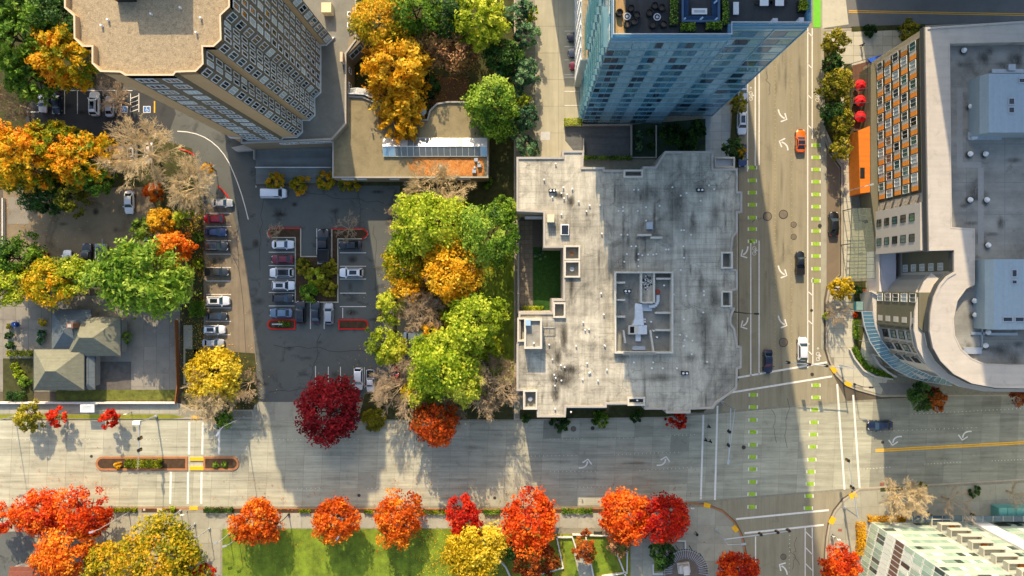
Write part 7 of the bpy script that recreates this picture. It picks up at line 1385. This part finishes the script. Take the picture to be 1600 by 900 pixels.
for tx, ty_, offs, side in ((980, 25, ((986, 13), (995, 23), (991, 34), (980, 38), (968, 20)), "left"), (1027, 26, ((1023, 9), (1034, 12), (1015, 20), (1020, 39), (1037, 38)), "right")):
    x, y, _ = at(tx, ty_, ZF + .7); t = thing("terrace_table", "round glass fire table on the glass tower terrace, %s group" % side, "table", (x, y, ZF)); MB().cyl((x, y), .48, ZF + .55, ZF + .62, 18).build("table_top", m_met, t); MB().cyl((x, y), .3, ZF, ZF + .55, 12).build("pedestal", m_wick, t); MB().ring([(x + .34 * math.cos(k * .6), y + .34 * math.sin(k * .6)) for k in range(10)], [(x + .2 * math.cos(k * .6), y + .2 * math.sin(k * .6)) for k in range(10)], ZF + .62, ZF + .66).build("fire_ring", m_wick, t)
    for k, (a, b) in enumerate(offs): p = at(a, b, ZF + .5); chair(p[0], p[1], math.atan2(y - p[1], x - p[0]), "%s dark wicker chair of the terrace's %s group" % (("first", "second", "third", "fourth", "fifth")[k], side))
x0, y0, _ = at(1065, 35, ZF + .5); x1, y1, _ = at(1124, -6, ZF + .5); t = thing("sectional_sofa", "navy U-shaped sectional sofa on the glass tower terrace", "sofa", ((x0 + x1) / 2, y0, ZF)); 
for nm, b in (("seat", (x0, y0, x1, y0 + .9)), ("seat", (x0, y0 + .92, x0 + .9, y0 + 3.2)), ("seat", (x1 - .9, y0 + .92, x1, y0 + 3.2))): MB().box(b[0], b[1], ZF, b[2], b[3], ZF + .42).build(nm, m_navy, t)
for b in ((x0, y0 - .02, x1, y0 + .22), (x0 - .02, y0 + .24, x0 + .22, y0 + 3.2), (x1 - .22, y0 + .24, x1 + .02, y0 + 3.2)): MB().box(b[0], b[1], ZF + .42, b[2], b[3], ZF + .78).build("backrest", M("slate_cushion", (74, 98, 124), .9, var=.08), t)
for px, py in ((1069, 30), (1119, 30), (1096, 29), (1118, 3)): p = at(px, py, ZF + .6); MB().obox(p[:2], R_(40), .25, .1, ZF + .42, ZF + .7).build("scatter_cushion", M("pale_blue_cushion", (160, 190, 205), .9), t)
x, y, _ = at(1093, 17.5, ZF + .4); t = thing("coffee_table", "white rectangular fire table inside the navy sofa", "table", (x, y, ZF)); MB().box(x - .98, y - .38, ZF + .3, x + .98, y + .38, ZF + .4).build("table_top", m_frame, t); MB().box(x - .7, y - .14, ZF + .4, x + .7, y + .14, ZF + .44).build("fire_trough", m_met, t); MB().box(x - .85, y - .3, ZF, x + .85, y + .3, ZF + .3).build("plinth", m_frame, t)
for px, py, w, h, l in ((1053, 14, .5, 2.0, "left tall planter between the terrace seating groups"), (1134, 14, .4, 2., "right tall planter beside the navy sofa"), (1116, 40, 1.1, .5, "low planter with white flowers behind the navy sofa"), (1075, 42, 1., .5, "low green planter behind the navy sofa's left end"), (1258, 8, .8, .7, "planter with yellow-green plant at the terrace's right corner")):
    x, y, _ = at(px, py, ZF + .8); t = thing("planter", l, "planter", (x, y, ZF)); MB().box(x - w, y - h, ZF, x + w, y + h, ZF + .5).build("box", m_wick, t); SEED[0] += 7; rg2 = np.random.default_rng(SEED[0]); n_ = 420; C = rg2.uniform(-1, 1, (n_, 3)) * np.array([w * .95, h * .95, .4]) + np.array([0, 0, .8]); V, F = leaves(rg2, C, .09, .6); link(bpy.data.objects.new("foliage", fast_mesh("foliage", V, F, leaf_mat("green" if w != .8 else "lime"), rg2.random(n_))), t)
for px, l in ((1194, "left white terrace table with dark stools"), (1218, "right white terrace table with dark stools")):
    x, y, _ = at(px, 3, ZF + .7); t = thing("terrace_table", l, "table", (x, y, ZF)); MB().box(x - .55, y - .5, ZF + .68, x + .55, y + .9, ZF + .74).build("table_top", m_frame, t); MB().box(x - .1, y - .1, ZF, x + .1, y + .3, ZF + .68).build("table_leg", m_met, t)
    for s in (-.85, .85): c2 = thing("stool", l.split(" ")[0] + " terrace table's dark stool on the " + ("left" if s < 0 else "right"), "stool", (x + s, y, ZF)); MB().cyl((x + s, y), .3, ZF + .4, ZF + .5, 12).build("seat", m_wick, c2); MB().cyl((x + s, y), .12, ZF, ZF + .4, 8).build("pedestal", m_wick, c2)
for px, py, w, h, l in ((1150, 13, .35, .8, "white bench by the glass tower's step wall"), ): x, y, _ = at(px, py, ZF + .4); t = thing("terrace_bench", l, "bench", (x, y, ZF)); MB().box(x - w, y - h, ZF + .3, x + w, y + h, ZF + .45).build("seat", m_frame, t); MB().box(x - w * .8, y - h * .9, ZF, x + w * .8, y + h * .9, ZF + .3).build("plinth", m_met, t)
for px, py, l in ((1212, 31, "left white plinth at the terrace's front edge"), (1253, 30, "right white plinth at the terrace's front edge")): x, y, _ = at(px, py, ZG + .4); t = thing("lamp_plinth", l, "plinth", (x, y, ZF)); MB().box(x - .3, y - .25, ZF, x + .3, y + .25, ZF + 1.5).build("body", m_frame, t); MB().box(x - .33, y - .28, ZF + 1.5, x + .33, y + .28, ZF + 1.56).build("cap", m_met, t)
# yard things
x, y, _ = at(22, 507, .9); t = thing("drum", "blue drum beside the small yard", "drum", (x, y, .03)); MB().cyl((x, y), .5, .03, 1.1, 16).build("body", M("blue_plastic", (24, 62, 130), .5, var=.1), t); MB().cyl((x, y), .53, .5, .56, 16).build("hoop", M("blue_plastic_dark", (16, 44, 96), .5), t); MB().cyl((x + .25, y + .1), .08, 1.1, 1.16, 8).build("bung", m_frame, t)
x, y, _ = at(193, 507, .5); t = thing("air_conditioner", "white condenser unit at the house's right wall", "condenser", (x, y, .03)); MB().box(x - .45, y - .4, .03, x + .45, y + .4, .8).build("casing", m_frame, t); MB().cyl((x, y), .3, .8, .83, 14).build("fan_grille", m_dkmet, t)
x, y, _ = at(434, 506.5, .6); t = thing("sign_board", "low grey sign board in the lower left car park island", "sign", (x, y, .1)); MB().box(x - 1., y - .12, .3, x + 1., y + .12, 1.).build("board", m_met, t)
for s in (-.8, .8): MB().cyl((x + s, y), .06, .05, .35, 6).build("post", m_pole, t)
# utility cabinet, hatches on the pavement
x, y, _ = at(1342, 478, 1.); t = thing("utility_cabinet", "teal striped utility cabinet on the pavement by the hotel canopy", "cabinet", (x, y, .15)); MB().box(x - .6, y - .8, .15, x + .6, y + .8, 1.3).build("casing", M("teal_wrap", (70, 150, 160), .5, var=.3, scale=3.), t); MB().box(x - .65, y - .85, 1.3, x + .65, y + .85, 1.36).build("lid", M("grey_green_lid", (120, 150, 146), .6, var=.2), t)
for px, py in ((250, 796.5), (226, 796)): MB().obox(xy(px, py), 0, .5 if px > 240 else .22, .35 if px > 240 else .2, .1, .175).build("access_hatch", m_conc_lt, south)
for px, py in ((1312, 828), (1378, 756)): MB().obox(xy(px, py), 0, .4, .25, .05, .157).build("access_hatch", M("rusty_hatch", (150, 90, 70), .8, var=.2), se)

# ---------------------------------------------------------------- people
def person(px, py, z0, rz, top, legs, label, stride=.22):
    x, y, _ = at(px, py, z0 + .9); t = thing("person", label, "person", (x, y, z0), R_(rz))
    V = [(0, 0, .95), (0, 0, 1.2), (0, 0, 1.42), (0, .02, 1.53), (0, .04, 1.64), (0, .03, 1.74)]; Rr = [.15, .145, .16, .055, .1, .07]; E = [(0, 1), (1, 2), (2, 3), (3, 4), (4, 5)]
    for s in (-1, 1):
        i = len(V); V += [(s * .1, 0, .9), (s * .11, s * stride * .5, .5), (s * .11, s * stride - .06, .08), (s * .12, s * stride + .12, .04)]; Rr += [.1, .07, .05, .045]; E += [(0, i), (i, i + 1), (i + 1, i + 2), (i + 2, i + 3)]
        i = len(V); V += [(s * .2, 0, 1.4), (s * .25, -s * .08, 1.12), (s * .26, -s * .2 + .06, .9), (s * .26, -s * .2 + .11, .80)]; Rr += [.06, .045, .034, .028]; E += [(2, i), (i, i + 1), (i + 1, i + 2), (i + 2, i + 3)]
        for f, (dx, dy, dz) in enumerate(((-.03, .05, -.04), (-.02, .04, -.09), (0, .03, -.095), (.02, .025, -.09), (.035, .02, -.075))): j = len(V); b = V[i + 3]; V.append((b[0] + s * dx, b[1] + dy, b[2] + dz)); Rr.append(.009); E.append((i + 3, j))
    me = bpy.data.meshes.new("body"); me.from_pydata(V, E, []); o = bpy.data.objects.new("body", me); link(o, t); sk = me.skin_vertices or None
    md = o.modifiers.new("skin", 'SKIN')
    if not me.skin_vertices:
        import bmesh; bm = bmesh.new(); bm.from_mesh(me); bm.verts.layers.skin.verify(); bm.to_mesh(me); bm.free()
    for i, r_ in enumerate(Rr): me.skin_vertices[0].data[i].radius = (r_, r_)
    me.skin_vertices[0].data[0].use_root = True; sb = o.modifiers.new("smooth", 'SUBSURF'); sb.levels = 1; sb.render_levels = 1
    me.materials.append(M("cloth_" + "_".join(map(str, top)), top, .9, var=.1))
    hr_ = MB(); 
    for (z, r0, z1, r1) in ((1.66, .115, 1.74, .11), (1.74, .11, 1.80, .06)): hr_.tube((0, .02, z), (0, .02, z1), r0, r1, 10)
    link(bpy.data.objects.new("hair", hr_.mesh("hair", M("dark_hair", (34, 26, 20), .8))), t)
    tr2 = MB()
    for s in (-1, 1): tr2.tube((s * .1, 0, .95), (s * .11, s * stride * .5, .5), .125, .085, 10); tr2.tube((s * .11, s * stride * .5, .5), (s * .11, s * stride - .06, .1), .085, .065, 10)
    link(bpy.data.objects.new("trousers", tr2.mesh("trousers", M("cloth_" + "_".join(map(str, legs)), legs, .9, var=.1))), t); return t
person(1108, 667, .03, 0, (26, 26, 30), (30, 32, 40), "person in dark clothes on the left crosswalk, upper one"); person(1103, 688, .03, 180, (20, 20, 22), (34, 34, 40), "person in black on the left crosswalk, lower left one"); person(1110, 690, .03, 170, (40, 34, 34), (24, 26, 34), "person in dark brown on the left crosswalk, lower right one"); person(1089, 835, .15, 40, (24, 24, 26), (30, 30, 34), "person in black walking across the plaza"); person(1348, 70, .15, 70, (30, 30, 34), (26, 28, 36), "person in dark clothes on the paving above the parasols"); person(774, 821, .15, 90, (90, 60, 70), (40, 42, 50), "person in mauve on the pavement right of the small red tree"); person(1302, 838, .15, 0, (190, 190, 190), (40, 44, 50), "person in a pale top on the pavement by the green block")
